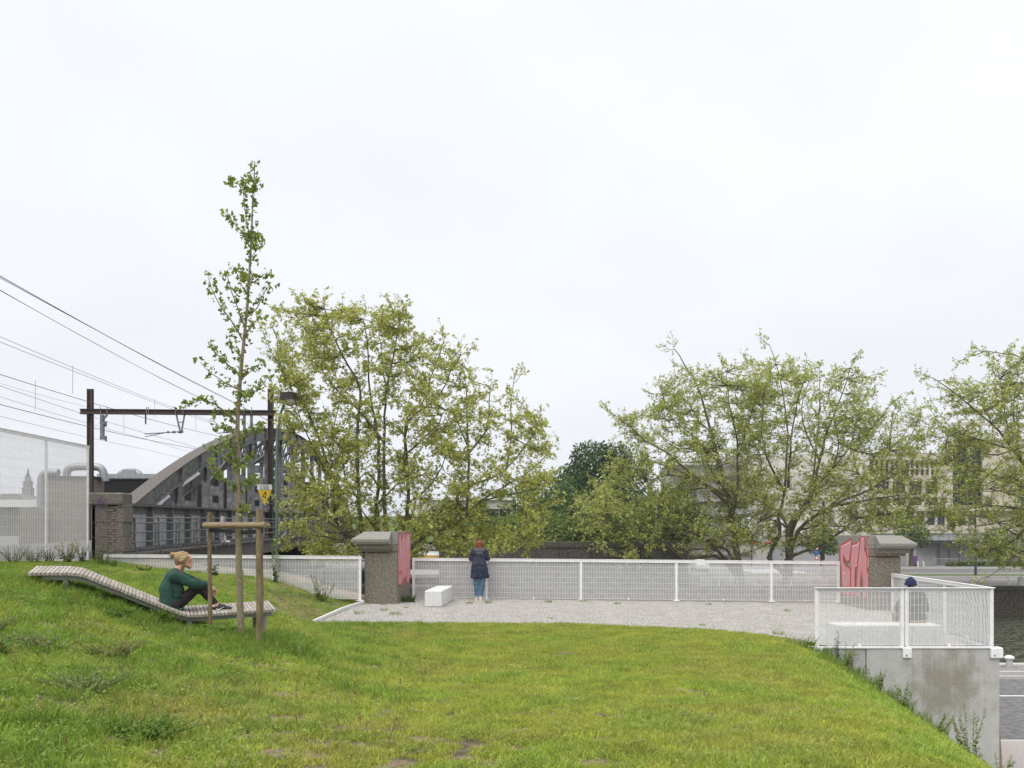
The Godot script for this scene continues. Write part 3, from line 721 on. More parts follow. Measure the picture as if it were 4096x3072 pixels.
var TAG_LINES := [
	PackedVector2Array([Vector2(24.907,1.417),Vector2(24.630,1.465),Vector2(24.322,1.527),Vector2(24.208,1.578)]),
	PackedVector2Array([Vector2(24.103,1.438),Vector2(23.910,1.470),Vector2(23.727,1.486),Vector2(23.601,1.557)]),
	PackedVector2Array([Vector2(23.511,1.634),Vector2(23.247,1.691)]),
	PackedVector2Array([Vector2(22.989,1.686),Vector2(22.820,1.674),Vector2(22.743,1.608),Vector2(22.720,1.528)]),
	PackedVector2Array([Vector2(24.728,0.717),Vector2(24.611,0.715),Vector2(24.514,0.612),Vector2(24.483,0.470),Vector2(24.552,0.380),Vector2(24.709,0.501),Vector2(24.728,0.717)]),
	PackedVector2Array([Vector2(23.440,0.735),Vector2(23.405,0.641),Vector2(23.317,0.399)]),
	PackedVector2Array([Vector2(22.837,1.152),Vector2(22.904,0.962)]),
	PackedVector2Array([Vector2(23.873,0.938),Vector2(23.745,0.943)]),
	PackedVector2Array([Vector2(24.360,0.963),Vector2(24.246,0.896)])]

var LEFT_CROWN := PackedVector2Array([Vector2(-9.10,9.87),Vector2(-8.18,9.94),Vector2(-7.81,10.24),Vector2(-7.00,10.55),Vector2(-6.20,10.43),Vector2(-4.97,10.00),Vector2(-4.17,10.24),Vector2(-3.80,10.06),Vector2(-3.61,9.32),Vector2(-3.12,9.01),Vector2(-2.56,8.52),Vector2(-1.82,8.76),Vector2(-1.57,8.33),Vector2(-2.01,7.84),Vector2(-1.45,7.59),Vector2(-0.90,7.53),Vector2(-0.65,6.91),Vector2(0.03,7.28),Vector2(0.34,6.79),Vector2(1.14,5.99),Vector2(1.32,5.56),Vector2(1.51,5.06),Vector2(1.39,4.14),Vector2(1.51,2.90),Vector2(1.14,1.98),Vector2(0.46,1.30),Vector2(-1.27,0.99),Vector2(-3.73,0.87),Vector2(-6.20,0.87),Vector2(-8.05,1.05),Vector2(-8.24,1.98),Vector2(-8.30,3.52),Vector2(-8.24,5.06),Vector2(-8.61,6.60),Vector2(-8.98,8.46)])

var RIGHT_CROWN := PackedVector2Array([Vector2(10.10,12.99),Vector2(10.99,13.58),Vector2(13.23,14.03),Vector2(14.72,15.07),Vector2(15.46,19.10),Vector2(17.10,19.10),Vector2(18.15,17.31),Vector2(21.28,17.46),Vector2(23.37,18.06),Vector2(24.26,17.16),Vector2(24.26,1.65),Vector2(23.52,0.46),Vector2(19.04,-0.13),Vector2(14.57,-0.58),Vector2(10.10,-0.58),Vector2(7.11,-0.13),Vector2(5.47,2.40),Vector2(6.22,5.38),Vector2(8.60,7.92),Vector2(11.59,8.96),Vector2(13.08,9.56),Vector2(10.24,11.50)])

var RIGHT_CROWN_2 := PackedVector2Array([Vector2(22.92,17.61),Vector2(23.52,18.21),Vector2(25.01,19.85),Vector2(27.09,19.40),Vector2(28.73,17.46),Vector2(30.23,17.91),Vector2(32.91,17.76),Vector2(34.40,16.86),Vector2(34.85,15.67),Vector2(36.79,14.18),Vector2(39.32,12.84),Vector2(40.37,11.50),Vector2(40.66,9.11),Vector2(40.81,6.13),Vector2(40.37,4.04),Vector2(36.94,2.40),Vector2(32.46,1.51),Vector2(30.97,0.46),Vector2(27.99,0.46),Vector2(23.52,0.91),Vector2(22.92,2.40)])

var EDGE_CROWN := PackedVector2Array([Vector2(38.97,15.47),Vector2(39.53,16.18),Vector2(40.52,16.25),Vector2(43.89,14.84),Vector2(45.58,15.33),Vector2(44.32,18.43),Vector2(45.86,19.34),Vector2(47.55,18.85),Vector2(49.80,19.55),Vector2(51.21,12.66),Vector2(51.21,-0.00),Vector2(47.55,-1.83),Vector2(45.58,-1.69),Vector2(43.89,-0.71),Vector2(42.06,0.42),Vector2(40.09,1.54),Vector2(38.97,3.51),Vector2(39.53,5.62),Vector2(40.66,7.73),Vector2(39.39,10.13),Vector2(40.80,12.66)])


# ---------------------------------------------------------------- the lie of the land

func along(xs: Array, ys: Array, x: float) -> float:
	if x <= xs[0]:
		return ys[0]
	var m := xs.size()
	for i in m - 1:
		if x <= xs[i + 1]:
			var t: float = (x - xs[i]) / (xs[i + 1] - xs[i])
			var a: float = ys[maxi(i - 1, 0)]
			var d: float = ys[mini(i + 2, m - 1)]
			return cubic_interpolate(ys[i], ys[i + 1], a, d, t)
	return ys[m - 1]


func soft_ramp(u: float, k: float) -> float:
	return k * log(1.0 + exp(clampf(u / k, -30.0, 30.0)))


func terrace_y(x: float, d: float) -> float:
	return -0.05 - 0.0082 * (x + 3.0) - 0.005 * (26.0 - maxf(d, 22.0)) - 0.05 * maxf(0.0, 22.0 - d)


func gravel_edge(x: float) -> float:
	var wob := 0.12 * noise.get_noise_2d(x * 3.0, 50.0)
	return along([-8.0, -4.33, 0.0, 1.9, 4.0, 5.1, 5.9, 6.25, 12.0], [19.9, 19.9, 20.05, 19.9, 19.4, 18.8, 18.0, 17.2, 17.2], x) + wob * (1.0 if x < 5.6 else 0.0)


func kerb_x(d: float) -> float:
	return -4.33 + (d - 19.9) * 0.12


func mound_y(x: float, d: float) -> float:
	# the grassy mound on the left: height over the lawn, by rows across
	var rows := [[5.0, [-8.0, -5.0, -3.0, -1.2], [0.95, 0.6, 0.24, 0.0]], [8.5, [-8.0, -5.5, -4.2, -3.0, -1.2], [1.15, 0.8, 0.5, 0.25, 0.0]],
		[11.6, [-11.0, -8.0, -6.2, -5.5, -4.4, -4.0, -3.2, -2.2, -1.2], [1.28, 1.25, 1.17, 1.0, 0.6, 0.5, 0.42, 0.2, 0.0]],
		[16.0, [-11.0, -8.0, -6.0, -5.0, -4.0, -2.6], [1.3, 1.15, 0.85, 0.6, 0.32, 0.0]],
		[19.9, [-11.3, -9.0, -7.0, -6.0, -5.2, -4.35], [1.36, 1.15, 0.9, 0.65, 0.32, 0.0]],
		[23.6, [-11.0, -8.8, -6.9, -6.0, -5.2, -4.2, -3.9], [1.22, 0.97, 0.82, 0.63, 0.36, 0.08, 0.0]]]
	var k := 0
	while k < rows.size() - 2 and d > rows[k + 1][0]:
		k += 1
	var t := smoothstep(rows[k][0], rows[k + 1][0], d)
	return lerpf(along(rows[k][1], rows[k][2], x), along(rows[k + 1][1], rows[k + 1][2], x), t)


func lawn_y(x: float, d: float) -> float:
	var y := along([-8.0, 0.0, 5.5, 10.0, 15.0, 20.0, 27.0], [0.5, 0.45, 0.35, 0.08, -0.12, -0.2, -0.1], d)
	y += mound_y(x, d)
	y -= 0.72 * soft_ramp(x - (1.85 + 0.213 * d), 0.3)
	y -= 2.2 * soft_ramp(x - 0.548 * maxf(d, 9.0), 0.08)
	y += 0.05 * noise.get_noise_2d(x, d)
	var s := minf(d - gravel_edge(x), x - kerb_x(d))
	var t := terrace_y(x, d)
	if x > 9.22 + maxf(0.0, d - 17.0) * 0.1 and d > 16.9:
		return QUAY - 0.6
	if s > 0.0:
		return t - minf(0.12, s * 0.8)
	var wide := lerpf(1.8, 0.05, smoothstep(5.2, 5.9, x)) if x > -4.0 else 0.5
	return lerpf(t + 0.01, y, smoothstep(0.0, wide, -s))


func sheet(x0: float, x1: float, nx: int, d0: float, d1: float, nd: int, f: Callable) -> MB:
	var mb := MB.new()
	for j in nd + 1:
		for i in nx + 1:
			var x := lerpf(x0, x1, float(i) / nx)
			var d := lerpf(d0, d1, float(j) / nd)
			mb.v.append(Vector3(x, f.call(x, d), -d))
	var w := nx + 1
	for j in nd + 1:
		for i in w:
			var a := mb.v[j * w + mini(i + 1, nx)] - mb.v[j * w + maxi(i - 1, 0)]
			var b := mb.v[mini(j + 1, nd) * w + i] - mb.v[maxi(j - 1, 0) * w + i]
			mb.n.append(a.cross(b).normalized())
	for j in nd:
		for i in nx:
			var k := j * w + i
			mb.ix.append_array([k, k + w, k + 1, k + 1, k + w, k + w + 1])
	return mb


func flat(x0: float, x1: float, d0: float, d1: float, y: float) -> MB:
	var mb := MB.new()
	mb.quad(Vector3(x0, y, -d0), Vector3(x0, y, -d1), Vector3(x1, y, -d1), Vector3(x1, y, -d0), Vector3.UP)
	return mb


func build_ground() -> void:
	var mb := sheet(-11.6, 12.6, 151, -4.0, 26.0, 188, lawn_y)
	ground_piece("lawn", mb, M.soil)
	# gravel between the lawn and the railing, reaching into the caged corner
	mb = MB.new()
	var n := 140
	var w := 12
	for i in n + 1:
		var x := lerpf(-4.36, 9.6, float(i) / n)
		var e := gravel_edge(x) - 0.05
		var far := clampf(19.9 + (x + 4.33) / 0.12, e + 0.01, 26.0)
		for j in w + 1:
			var d := lerpf(e, far, float(j) / w)
			var gx := minf(x, 9.0 + 0.105 * (d - 17.0))
			mb.v.append(Vector3(gx, terrace_y(gx, d) + 0.012 * noise_b.get_noise_2d(x * 2.0, d * 2.0), -d))
			mb.n.append(Vector3.UP)
	for i in n:
		for j in w:
			var k := i * (w + 1) + j
			mb.ix.append_array([k, k + 1, k + w + 1, k + w + 1, k + 1, k + w + 2])
	ground_piece("gravel_terrace", mb, M.gravel)
	# low white edging between the mound and the gravel
	var t := thing("edging_strip", "thin white concrete edging between grass mound and gravel terrace", "edging", Vector3(kerb_x(21.5), terrace_y(-4, 21.5), -21.5))
	for i in 4:
		var a := 19.75 + i * 0.97
		var b := a + 0.955
		mb = MB.new()
		var pa := Vector3(kerb_x(a), terrace_y(-4.2, a) + 0.02, -a)
		var pb := Vector3(kerb_x(b), terrace_y(-4.2, b) + 0.02, -b)
		soft_bar(mb, pa, pb, 0.06, 0.12, 0.008)
		part("kerb_stone", mb, M.white_concrete, t)
	# railway bed left of the tall fence
	mb = sheet(-45.0, -11.4, 30, -6.0, 26.0, 20, func(x, d): return 1.05 + 0.0117 * (d - 24.0) + 0.06 * noise.get_noise_2d(x * 2.0, d * 2.0))
	ground_piece("railway_bed", mb, M.gravel)
	# the quay below, its road and the canal
	ground_piece("quay_paving", flat(-300, 300, -60, 35.3, QUAY), M.paving)
	mb = flat(-300, 300, 22.0, 31.6, QUAY + 0.004)
	ground_piece("quay_road", mb, M.asphalt)
	for i in 3:
		var l: Array = [[28.4, 0.14], [33.4, 0.1], [22.3, 0.12]][i]
		mb = flat(-300, 300, l[0] - l[1] / 2, l[0] + l[1] / 2, QUAY + (0.008 if i != 1 else 0.004))
		ground_piece("road_line", mb, M.road_paint)
	mb = MB.new()
	mb.span(Vector3(-300, QUAY - 0.2, -21.75), Vector3(300, QUAY + 0.12, -21.95))
	mb.span(Vector3(-300, QUAY - 0.2, -31.62), Vector3(300, QUAY + 0.1, -31.8))
	ground_piece("road_kerb", mb, M.kerb_stone)
	ground_piece("pavement", flat(-300, 300, 12.0, 21.75, QUAY + 0.115), M.pink_paving)
	mb = MB.new()
	mb.span(Vector3(-300, WATER - 1.0, -35.0), Vector3(300, QUAY - 0.004, -35.3))
	mb.span(Vector3(-300, QUAY - 0.3, -34.9), Vector3(300, QUAY + 0.03, -35.4))
	ground_piece("quay_edge", mb, M.kerb_stone)
	ground_piece("canal_water", flat(-300, 300, 35.2, 85.2, WATER), M.water)
	# retaining wall that carries the terrace above the quay
	mb = MB.new()
	mb.span(Vector3(-11.4, QUAY - 0.1, -25.75), Vector3(9.5, -0.22, -26.05))
	ground_piece("terrace_wall", mb, M.concrete)
	mb = MB.new()
	mb.span(Vector3(-45.0, QUAY - 0.1, -25.4), Vector3(-11.4, 1.0, -26.4))
	ground_piece("abutment_wall", mb, M.pier_stone)


# ---------------------------------------------------------------- fences

func fence_run(root: Node3D, a: Vector3, b: Vector3, ha: float, hb: float, ts: Array, inward: Vector3, foot := 0.0, pitch := 0.0125, gauge := 0.0025) -> void:
	var mb := MB.new()
	var ta := a + Vector3.UP * ha
	var tb := b + Vector3.UP * hb
	var off := inward * 0.03
	var dir := (b - a).normalized()
	soft_bar(mb, ta + off - Vector3.UP * 0.036, tb + off - Vector3.UP * 0.036, 0.012, 0.072, 0.002)
	soft_bar(mb, ta + Vector3.UP * 0.006, tb + Vector3.UP * 0.006, 0.09, 0.012, 0.002)
	part("top_rail", mb, M.white_paint, root)
	for t in ts:
		mb = MB.new()
		var p := a.lerp(b, t)
		var q := ta.lerp(tb, t)
		mb.soft((p + q) / 2 + off * 0.4, dir * 0.034, (q - p) / 2 - Vector3.UP * 0.004, inward * 0.02, 0.004)
		mb.soft(p + Vector3.UP * (0.01 - foot) + off * 0.5, dir * 0.085, Vector3.UP * 0.01, inward * 0.06, 0.003)
		part("post", mb, M.white_paint, root)
	for i in ts.size() - 1:
		if (b - a).length() * (ts[i + 1] - ts[i]) < 0.3:
			continue
		mb = MB.new()
		var s := gauge
		var la := a.lerp(b, ts[i]) + dir * 0.03
		var lb := a.lerp(b, ts[i + 1]) - dir * 0.03
		var h0: float = lerpf(ha, hb, ts[i])
		var h1: float = lerpf(ha, hb, ts[i + 1])
		var k := int((h0 - 0.06) / pitch)
		for j in k:
			var y := 0.05 + j * pitch
			var thick := 1.7 if j % 12 == 0 else 1.0
			mb.wire(la + Vector3.UP * y, lb + Vector3.UP * (y * h1 / h0), Vector3.UP * s * thick, inward * s)
		var c := int((lb - la).length() / 0.0762)
		for j in c + 1:
			var f := (j + 0.5) / (c + 1)
			var p := la.lerp(lb, f)
			mb.wire(p + Vector3.UP * 0.045 - inward * s * 2.0, p + Vector3.UP * (lerpf(h0, h1, f) - 0.01) - inward * s * 2.0, dir * 0.003, inward * s)
		part("mesh_panel", mb, M.white_paint, root)
		if foot == 0.0:
			mb = MB.new()
			var mid := (la + lb) / 2 + Vector3.UP * 0.05
			mb.soft(mid, dir * 0.025, Vector3.UP * 0.025, inward * 0.012, 0.003)
			part("clip", mb, M.white_paint, root)


func build_terrace() -> void:
	var z := Vector3(0, 0, 1)
	# the long railing at the edge
	var a := Vector3(-2.84, -0.077, -25.6)
	var b := Vector3(9.12, -0.13, -25.05)
	var r := thing("railing", "long white mesh railing between the two graffitied stone piers", "railing", a)
	fence_run(r, a, b, 1.159, 1.133, [0.003, 0.177, 0.4, 0.623, 0.843, 0.997], z)
	# behind the mound
	a = Vector3(-10.83, 0.06, -23.9)
	b = Vector3(-3.94, 0.03, -23.55)
	r = thing("railing", "white mesh railing behind the grass mound, up to the grey stone pier", "railing", b)
	fence_run(r, a, b, 1.17, 1.16, [0.003, 0.3, 0.662, 0.995], z)
	# tall screen along the railway
	a = Vector3(-11.3, 1.02, -8.0)
	b = Vector3(-11.3, 1.02, -24.0)
	r = thing("screen_fence", "tall white mesh screen fence along the railway track", "fence", b)
	fence_run(r, a, b, 3.1, 3.1, [0.002, 0.145, 0.289, 0.433, 0.577, 0.72, 0.72 + .0135, 0.863, 0.997], Vector3(1, 0, 0), 0.0, 0.0185)
	# caged corner
	a = Vector3(5.69, -0.336, -16.92)
	b = Vector3(9.06, -0.336, -16.92)
	r = thing("cage_railing", "white mesh railing round the overlook on the concrete wall", "railing", a)
	fence_run(r, a, b, 1.115, 1.115, [0.012, 0.489, 0.514, 0.988], Vector3(0, 0, -1), 0.0, 0.0125, 0.002)
	var c := Vector3(9.06, -0.336, -16.95)
	var e := Vector3(9.7, -0.336, -22.95)
	var side := (e - c).normalized().cross(Vector3.UP)
	fence_run(r, c, e, 1.115, 1.1, [0.004, 0.4, 0.8, 0.995], -side, 0.0, 0.0125, 0.002)
	for x in [5.72, 7.39, 9.03]:
		var mb := MB.new()
		var last: bool = x > 9.0
		mb.soft(Vector3(x + (0.03 if last else 0.0), -0.425, -16.83 if not last else -16.88), Vector3(0.085 + (0.03 if last else 0.0), 0, 0), Vector3(0, 0.095, 0), Vector3(0, 0, 0.02 if not last else 0.08), 0.008)
		var br := part("bracket", mb, M.white_paint, r)
		mb = MB.new()
		mb.rod(Vector3(x - 0.02, -0.465, -16.81), Vector3(x - 0.02, -0.465, -16.79), 0.014, -1, 8)
		part("bolt", mb, M.steel_bolt, br)
	build_overlook_wall()
	pier(Vector3(-3.452, -0.06, -23.7), -1.0, 0.87, 1.95, 3.8, "stone pier with sloped cap overhanging left and pink graffiti side, beside white block", 0)
	pier(Vector3(9.53, -0.16, -23.0), 1.0, 0.82, 2.15, 0.0, "stone pier with sloped cap and pink letter graffiti, behind the caged overlook", 1)
	white_block(Vector3(-2.005, -0.075, -22.9), 3.6, Vector3(0.44, 0.41, 2.2), "white painted concrete block bench beside the graffitied pier")
	white_block(Vector3(7.335, -0.41, -17.75), 90.0, Vector3(0.62, 0.44, 2.03), "long white block bench inside the mesh cage")
	lounger()
	tree_guard()


func build_overlook_wall() -> void:
	var w := thing("overlook_wall", "smooth stained grey concrete retaining wall under the caged overlook", "wall", Vector3(7.4, QUAY, -16.95))
	var mb := MB.new()
	mb.soft(Vector3((5.2 + 6.622) / 2, -1.9, -16.99), Vector3((6.622 - 5.2) / 2, 0, 0), Vector3(0, 1.555, 0), Vector3(0, 0, 0.14), 0.008)
	part("wall_panel", mb, M.concrete, w)
	mb = MB.new()
	mb.soft(Vector3((6.638 + 9.13) / 2, -1.9, -16.99), Vector3((9.13 - 6.638) / 2, 0, 0), Vector3(0, 1.555, 0), Vector3(0, 0, 0.14), 0.008)
	part("wall_panel", mb, wall_stain(), w)
	mb = MB.new()
	mb.soft(Vector3(9.4, -1.9, -20.1), Vector3(0.36, 0, -2.95), Vector3(0, 1.555, 0), Vector3(0.13, 0, 0), 0.008)
	part("wall_panel", mb, M.concrete, w)
	mb = MB.new()
	mb.span(Vector3(5.3, -0.341, -16.83), Vector3(9.15, -0.318, -17.0))
	part("coping", mb, M.white_paint, w)
	mb = MB.new()
	mb.span(Vector3(6.6, -3.4, -16.93), Vector3(6.66, -0.36, -17.05))
	part("joint_seal", mb, M.joint, w)


func wall_stain() -> StandardMaterial3D:
	# the damp, algae-brown patch in the middle of the panel, streaked downwards, laid over the concrete's own mottling
	var im := Image.create(320, 400, false, Image.FORMAT_RGB8)
	var n := FastNoiseLite.new()
	n.seed = 77
	n.frequency = 0.02
	n.fractal_octaves = 5
	for y in 400:
		for x in 320:
			var u := x / 320.0
			var t := y / 400.0
			var g := 0.41 + 0.05 * n.get_noise_2d(x, y) + 0.03 * n.get_noise_2d(x * 7.0, y * 7.0)
			var c := Color(g, g * 0.995, g * 0.965)
			var streak := n.get_noise_2d(x * 3.2, y * 0.22 + 300.0)
			var blot := n.get_noise_2d(x * 0.9, y * 0.8 + 900.0)
			var fine := n.get_noise_2d(x * 14.0, y * 14.0 + 50.0)
			var fall := 1.0 - Vector2((u - 0.6) / 0.34, (t - 0.42) / 0.33).length()
			var a := clampf((fall + 0.3 * streak + 0.6 * blot + 0.45 * fine) * 1.3, 0.0, 1.0)
			c = c.lerp(Color(0.2, 0.18, 0.13), a * 0.75)
			var top := clampf((0.5 * streak + 0.5 * fine - t * 6.0 + 0.28) * 2.0, 0.0, 1.0)
			c = c.lerp(Color(0.22, 0.205, 0.165), top * 0.5)
			im.set_pixel(x, y, c.linear_to_srgb())
	var m := plain("stained_concrete", Color.WHITE, 0.9)
	m.albedo_texture = ImageTexture.create_from_image(im)
	m.uv1_triplanar = true
	m.uv1_world_triplanar = true
	m.uv1_scale = Vector3(1.0 / 2.5, 1.0 / 3.125, 1.0)
	m.uv1_offset = Vector3(-6.63 / 2.5, -0.34 / 3.125, 0)
	m.normal_enabled = true
	m.normal_texture = M.concrete.normal_texture
	m.normal_scale = 0.6
	return m


func white_block(at: Vector3, turn: float, s: Vector3, label: String) -> void:
	var t := thing("block_bench", label, "bench", at)
	var basis_ := Basis(Vector3.UP, deg_to_rad(-turn))
	var mb := MB.new()
	mb.soft(at + Vector3(0, s.y / 2, 0) + basis_ * Vector3(0, 0, -s.z / 2) * (0.0 if turn > 45.0 else 1.0), basis_.x * s.x / 2, Vector3.UP * s.y / 2, basis_.z * s.z / 2, 0.018)
	part("block", mb, M.white_concrete, t)


func pier(at: Vector3, sgn: float, w: float, deep: float, turn: float, label: String, which: int) -> void:
	var t := thing("stone_pier", label, "pier", at)
	t.rotation.y = deg_to_rad(-turn)
	org[t] = Vector3.ZERO
	var h := w / 2
	var mb := MB.new()
	mb.soft(Vector3(0, 0.66, -deep / 2), Vector3(h, 0, 0), Vector3(0, 0.7, 0), Vector3(0, 0, deep / 2), 0.018)
	part("shaft", mb, M.old_stone, t)
	mb = MB.new()
	mb.span(Vector3(-h + 0.03, 1.3, -0.03), Vector3(h - 0.03, 1.45, -deep + 0.03))
	part("joint", mb, M.joint, t)
	var ring := func(o: float) -> PackedVector2Array:
		var cut := h - 0.16
		return PackedVector2Array([Vector2(sgn * (h + o), o), Vector2(-sgn * cut, o), Vector2(-sgn * (cut - 0.004), 0.001), Vector2(-sgn * (h - 0.001), 0.0), Vector2(-sgn * (h - 0.001), -deep), Vector2(sgn * (h + o), -deep)])
	mb = MB.new()
	mb.loft(ring.call(0.07), 1.375, ring.call(0.09), 1.45)
	part("bed_course", mb, M.old_stone, t)
	mb = MB.new()
	mb.loft(ring.call(0.15), 1.452, ring.call(0.17), 1.565)
	part("frieze_course", mb, M.old_stone, t)
	mb = MB.new()
	mb.loft(ring.call(0.24), 1.572, ring.call(0.29), 1.64, true, false)
	mb.loft(ring.call(0.29), 1.64, ring.call(0.295), 1.70, false, false)
	mb.loft(ring.call(0.295), 1.70, ring.call(0.01), 1.90, false, true)
	part("cap_stone", mb, M.cap_stone, t)
	mb = MB.new()
	mb.soft(Vector3(0, -0.03, -deep / 2), Vector3(h + 0.03, 0, 0), Vector3(0, 0.055, 0), Vector3(0, 0, deep / 2 + 0.03), 0.01)
	part("plinth", mb, M.old_stone, t)
	# sprayed letters on the inner side; stored in the pier's own axes
	var g := thing_part("graffiti", t)
	var x := -sgn * (h + 0.003)
	var ux := Vector3(0, 0, -1)
	if which == 1:
		for s in TAG_SHAPES:
			var q := PackedVector2Array()
			for p in s:
				q.append(Vector2(clampf(p.x + at.z + 0.02, 0.01, deep - 0.02), clampf(p.y - at.y, 0.3, 1.88)))
			spray(g, "letter", q, Vector3(x, 0, 0), ux, -sgn, M.pink_paint, 0.002)
			outline(g, q, Vector3(x - sgn * 0.003, 0, 0), ux, 0.034, -sgn, M.red_paint, true)
		for s in TAG_LINES:
			var q := PackedVector2Array()
			for p in s:
				q.append(Vector2(clampf(p.x + at.z + 0.02, 0.01, deep - 0.02), clampf(p.y - at.y, 0.3, 1.88)))
			outline(g, q, Vector3(x - sgn * 0.005, 0, 0), ux, 0.018, -sgn, M.white_spray, false)
	else:
		var back := deep - 0.05
		var q := PackedVector2Array([Vector2(0.12, 0.5), Vector2(0.6, 0.48), Vector2(0.9, 0.66), Vector2(1.3, 0.6), Vector2(1.45, 0.42), Vector2(back, 0.62), Vector2(back, 1.84), Vector2(1.35, 1.86), Vector2(1.15, 1.7), Vector2(1.0, 1.86), Vector2(0.78, 1.86), Vector2(0.6, 1.66), Vector2(0.45, 1.85), Vector2(0.25, 1.86), Vector2(0.1, 1.6)])
		spray(g, "letter", q, Vector3(x, 0, 0), ux, -sgn, M.pink_paint, 0.002)
		outline(g, q, Vector3(x - sgn * 0.003, 0, 0), ux, 0.035, -sgn, M.red_paint, true)
		for s in [[.3, 1.62, .62], [.52, 1.2, .5], [.72, 1.6, .7], [.95, 1.2, .66], [1.14, 1.6, .85], [1.4, 1.5, .62], [1.62, 1.45, .8]]:
			var l := PackedVector2Array([Vector2(s[0] - 0.02, s[1]), Vector2(s[0] + 0.02, (s[1] + s[2]) / 2), Vector2(s[0], s[2])])
			outline(g, l, Vector3(x - sgn * 0.003, 0, 0), ux, 0.028, -sgn, M.red_paint, false)
		for s in [[.4, 1.66, 1.3], [1.0, 1.0, .72], [1.5, 1.7, 1.45], [.82, .72, .6], [1.25, .95, .7]]:
			var l := PackedVector2Array([Vector2(s[0], s[1]), Vector2(s[0] + 0.03, s[2])])
			outline(g, l, Vector3(x - sgn * 0.005, 0, 0), ux, 0.02, -sgn, M.white_spray, false)
		outline(g, PackedVector2Array([Vector2(0.25, 0.85), Vector2(0.33, 0.76), Vector2(0.5, 0.86), Vector2(0.6, 0.76)]), Vector3(x - sgn * 0.003, 0, 0), ux, 0.08, -sgn, M.red_paint, false)
		outline(g, PackedVector2Array([Vector2(0.75, 0.62), Vector2(1.0, 0.52), Vector2(1.25, 0.62), Vector2(1.4, 0.86)]), Vector3(x - sgn * 0.003, 0, 0), ux, 0.06, -sgn, M.red_paint, false)


func thing_part(called: String, parent: Node3D) -> Node3D:
	var o := Node3D.new()
	o.name = called
	parent.add_child(o, true)
	org[o] = org[parent]
	return o


func spray(g: Node3D, called: String, q: PackedVector2Array, o: Vector3, ux: Vector3, s: float, mat: Material, thick: float) -> void:
	var f := Geometry2D.triangulate_polygon(q)
	var mb := MB.new()
	for i in range(0, f.size(), 3):
		mb.tri(o + ux * q[f[i]].x + Vector3.UP * q[f[i]].y, o + ux * q[f[i + 1]].x + Vector3.UP * q[f[i + 1]].y, o + ux * q[f[i + 2]].x + Vector3.UP * q[f[i + 2]].y, Vector3(s, 0, 0))
	if mb.v.size():
		part(called, mb, mat, g)


func outline(g: Node3D, q: PackedVector2Array, o: Vector3, ux: Vector3, w: float, s: float, mat: Material, closed: bool) -> void:
	var mb := MB.new()
	var m := q.size()
	for i in m if closed else m - 1:
		var a := q[i]
		var b := q[(i + 1) % m]
		if a.distance_to(b) < 0.004:
			continue
		var d := (b - a).normalized() * w * 0.3
		var e := (b - a).normalized().orthogonal() * w / 2
		var c := [a - d + e, b + d + e, b + d - e, a - d - e]
		var lift := Vector3(s * 0.0002 * i, 0, 0)
		mb.quad(o + lift + ux * c[0].x + Vector3.UP * c[0].y, o + lift + ux * c[1].x + Vector3.UP * c[1].y, o + lift + ux * c[2].x + Vector3.UP * c[2].y, o + lift + ux * c[3].x + Vector3.UP * c[3].y, Vector3(s, 0, 0))
	if mb.v.size():
		part("stroke", mb, mat, g)


func lounger() -> void:
	# a ribbon of timber battens: flat at the top of the mound, sloping down, flat again
	var key := [Vector3(-3.21, .78, -12.4), Vector3(-4.32, .735, -11.96), Vector3(-5.5, 1.325, -11.46), Vector3(-6.03, 1.335, -11.245)]
	var path := PackedVector3Array()
	for i in 90:
		var t := i / 89.0
		# straight runs with rounded bends
		var p := Vector3.ZERO
		var total := 0.0
		for j in 25:
			var u := clampf(t + (j - 12) * 0.0035, 0.0, 1.0) * 3.02
			var q: Vector3
			if u < 1.16:
				q = key[0].lerp(key[1], u / 1.16)
			elif u < 2.6:
				q = key[1].lerp(key[2], (u - 1.16) / 1.44)
			else:
				q = key[2].lerp(key[3], (u - 2.6) / 0.42)
			p += q
			total += 1.0
		path.append(p / total)
	path[0] = key[0]
	path[89] = key[3]
	var wide := Vector3(-.40, .05, -.81).normalized()
	var at := Vector3(-4.8, 0.7, -12.0)
	var t := thing("sun_deck", "wavy grey timber lounger of narrow slats on the mound", "lounger", at)
	var proto := MB.new()
	proto.soft(Vector3.ZERO, Vector3(0.0207, 0, 0), Vector3(0, 0.02, 0), Vector3(0, 0, 0.46), 0.003)
	var m := proto.mesh()
	var walked := 0.0
	var next := 0.024
	for i in 89:
		var d := path[i].distance_to(path[i + 1])
		while next <= walked + d:
			var p := path[i].lerp(path[i + 1], (next - walked) / d)
			var x := (path[i] - path[i + 1]).normalized()
			var y := wide.cross(-x).normalized()
			if y.y < 0:
				y = -y
			var zz := x.cross(y).normalized()
			x = y.cross(zz)
			piece("slat", m, Transform3D(Basis(x, y, zz), p + wide * 0.46 - y * 0.02), t, M.slat_wood if (int(next * 1000.0) * 7919) % 5 < 3 else M.slat_wood_b)
			next += 0.0485
		walked += d
	for s in [0.12, 0.78]:
		var mb := MB.new()
		for i in range(2, 86, 3):
			mb.bar(path[i] + wide * s - Vector3.UP * 0.075, path[i + 3] + wide * s - Vector3.UP * 0.075, 0.04, 0.06)
		part("bearer", mb, M.galvanised, t)
		for i in [5, 33, 80]:
			mb = MB.new()
			var p: Vector3 = path[i] + wide * s
			mb.soft(p - Vector3.UP * 0.33, Vector3(0.03, 0, 0), Vector3(0, 0.25, 0), Vector3(0, 0, 0.03), 0.004)
			part("leg", mb, M.galvanised, t)


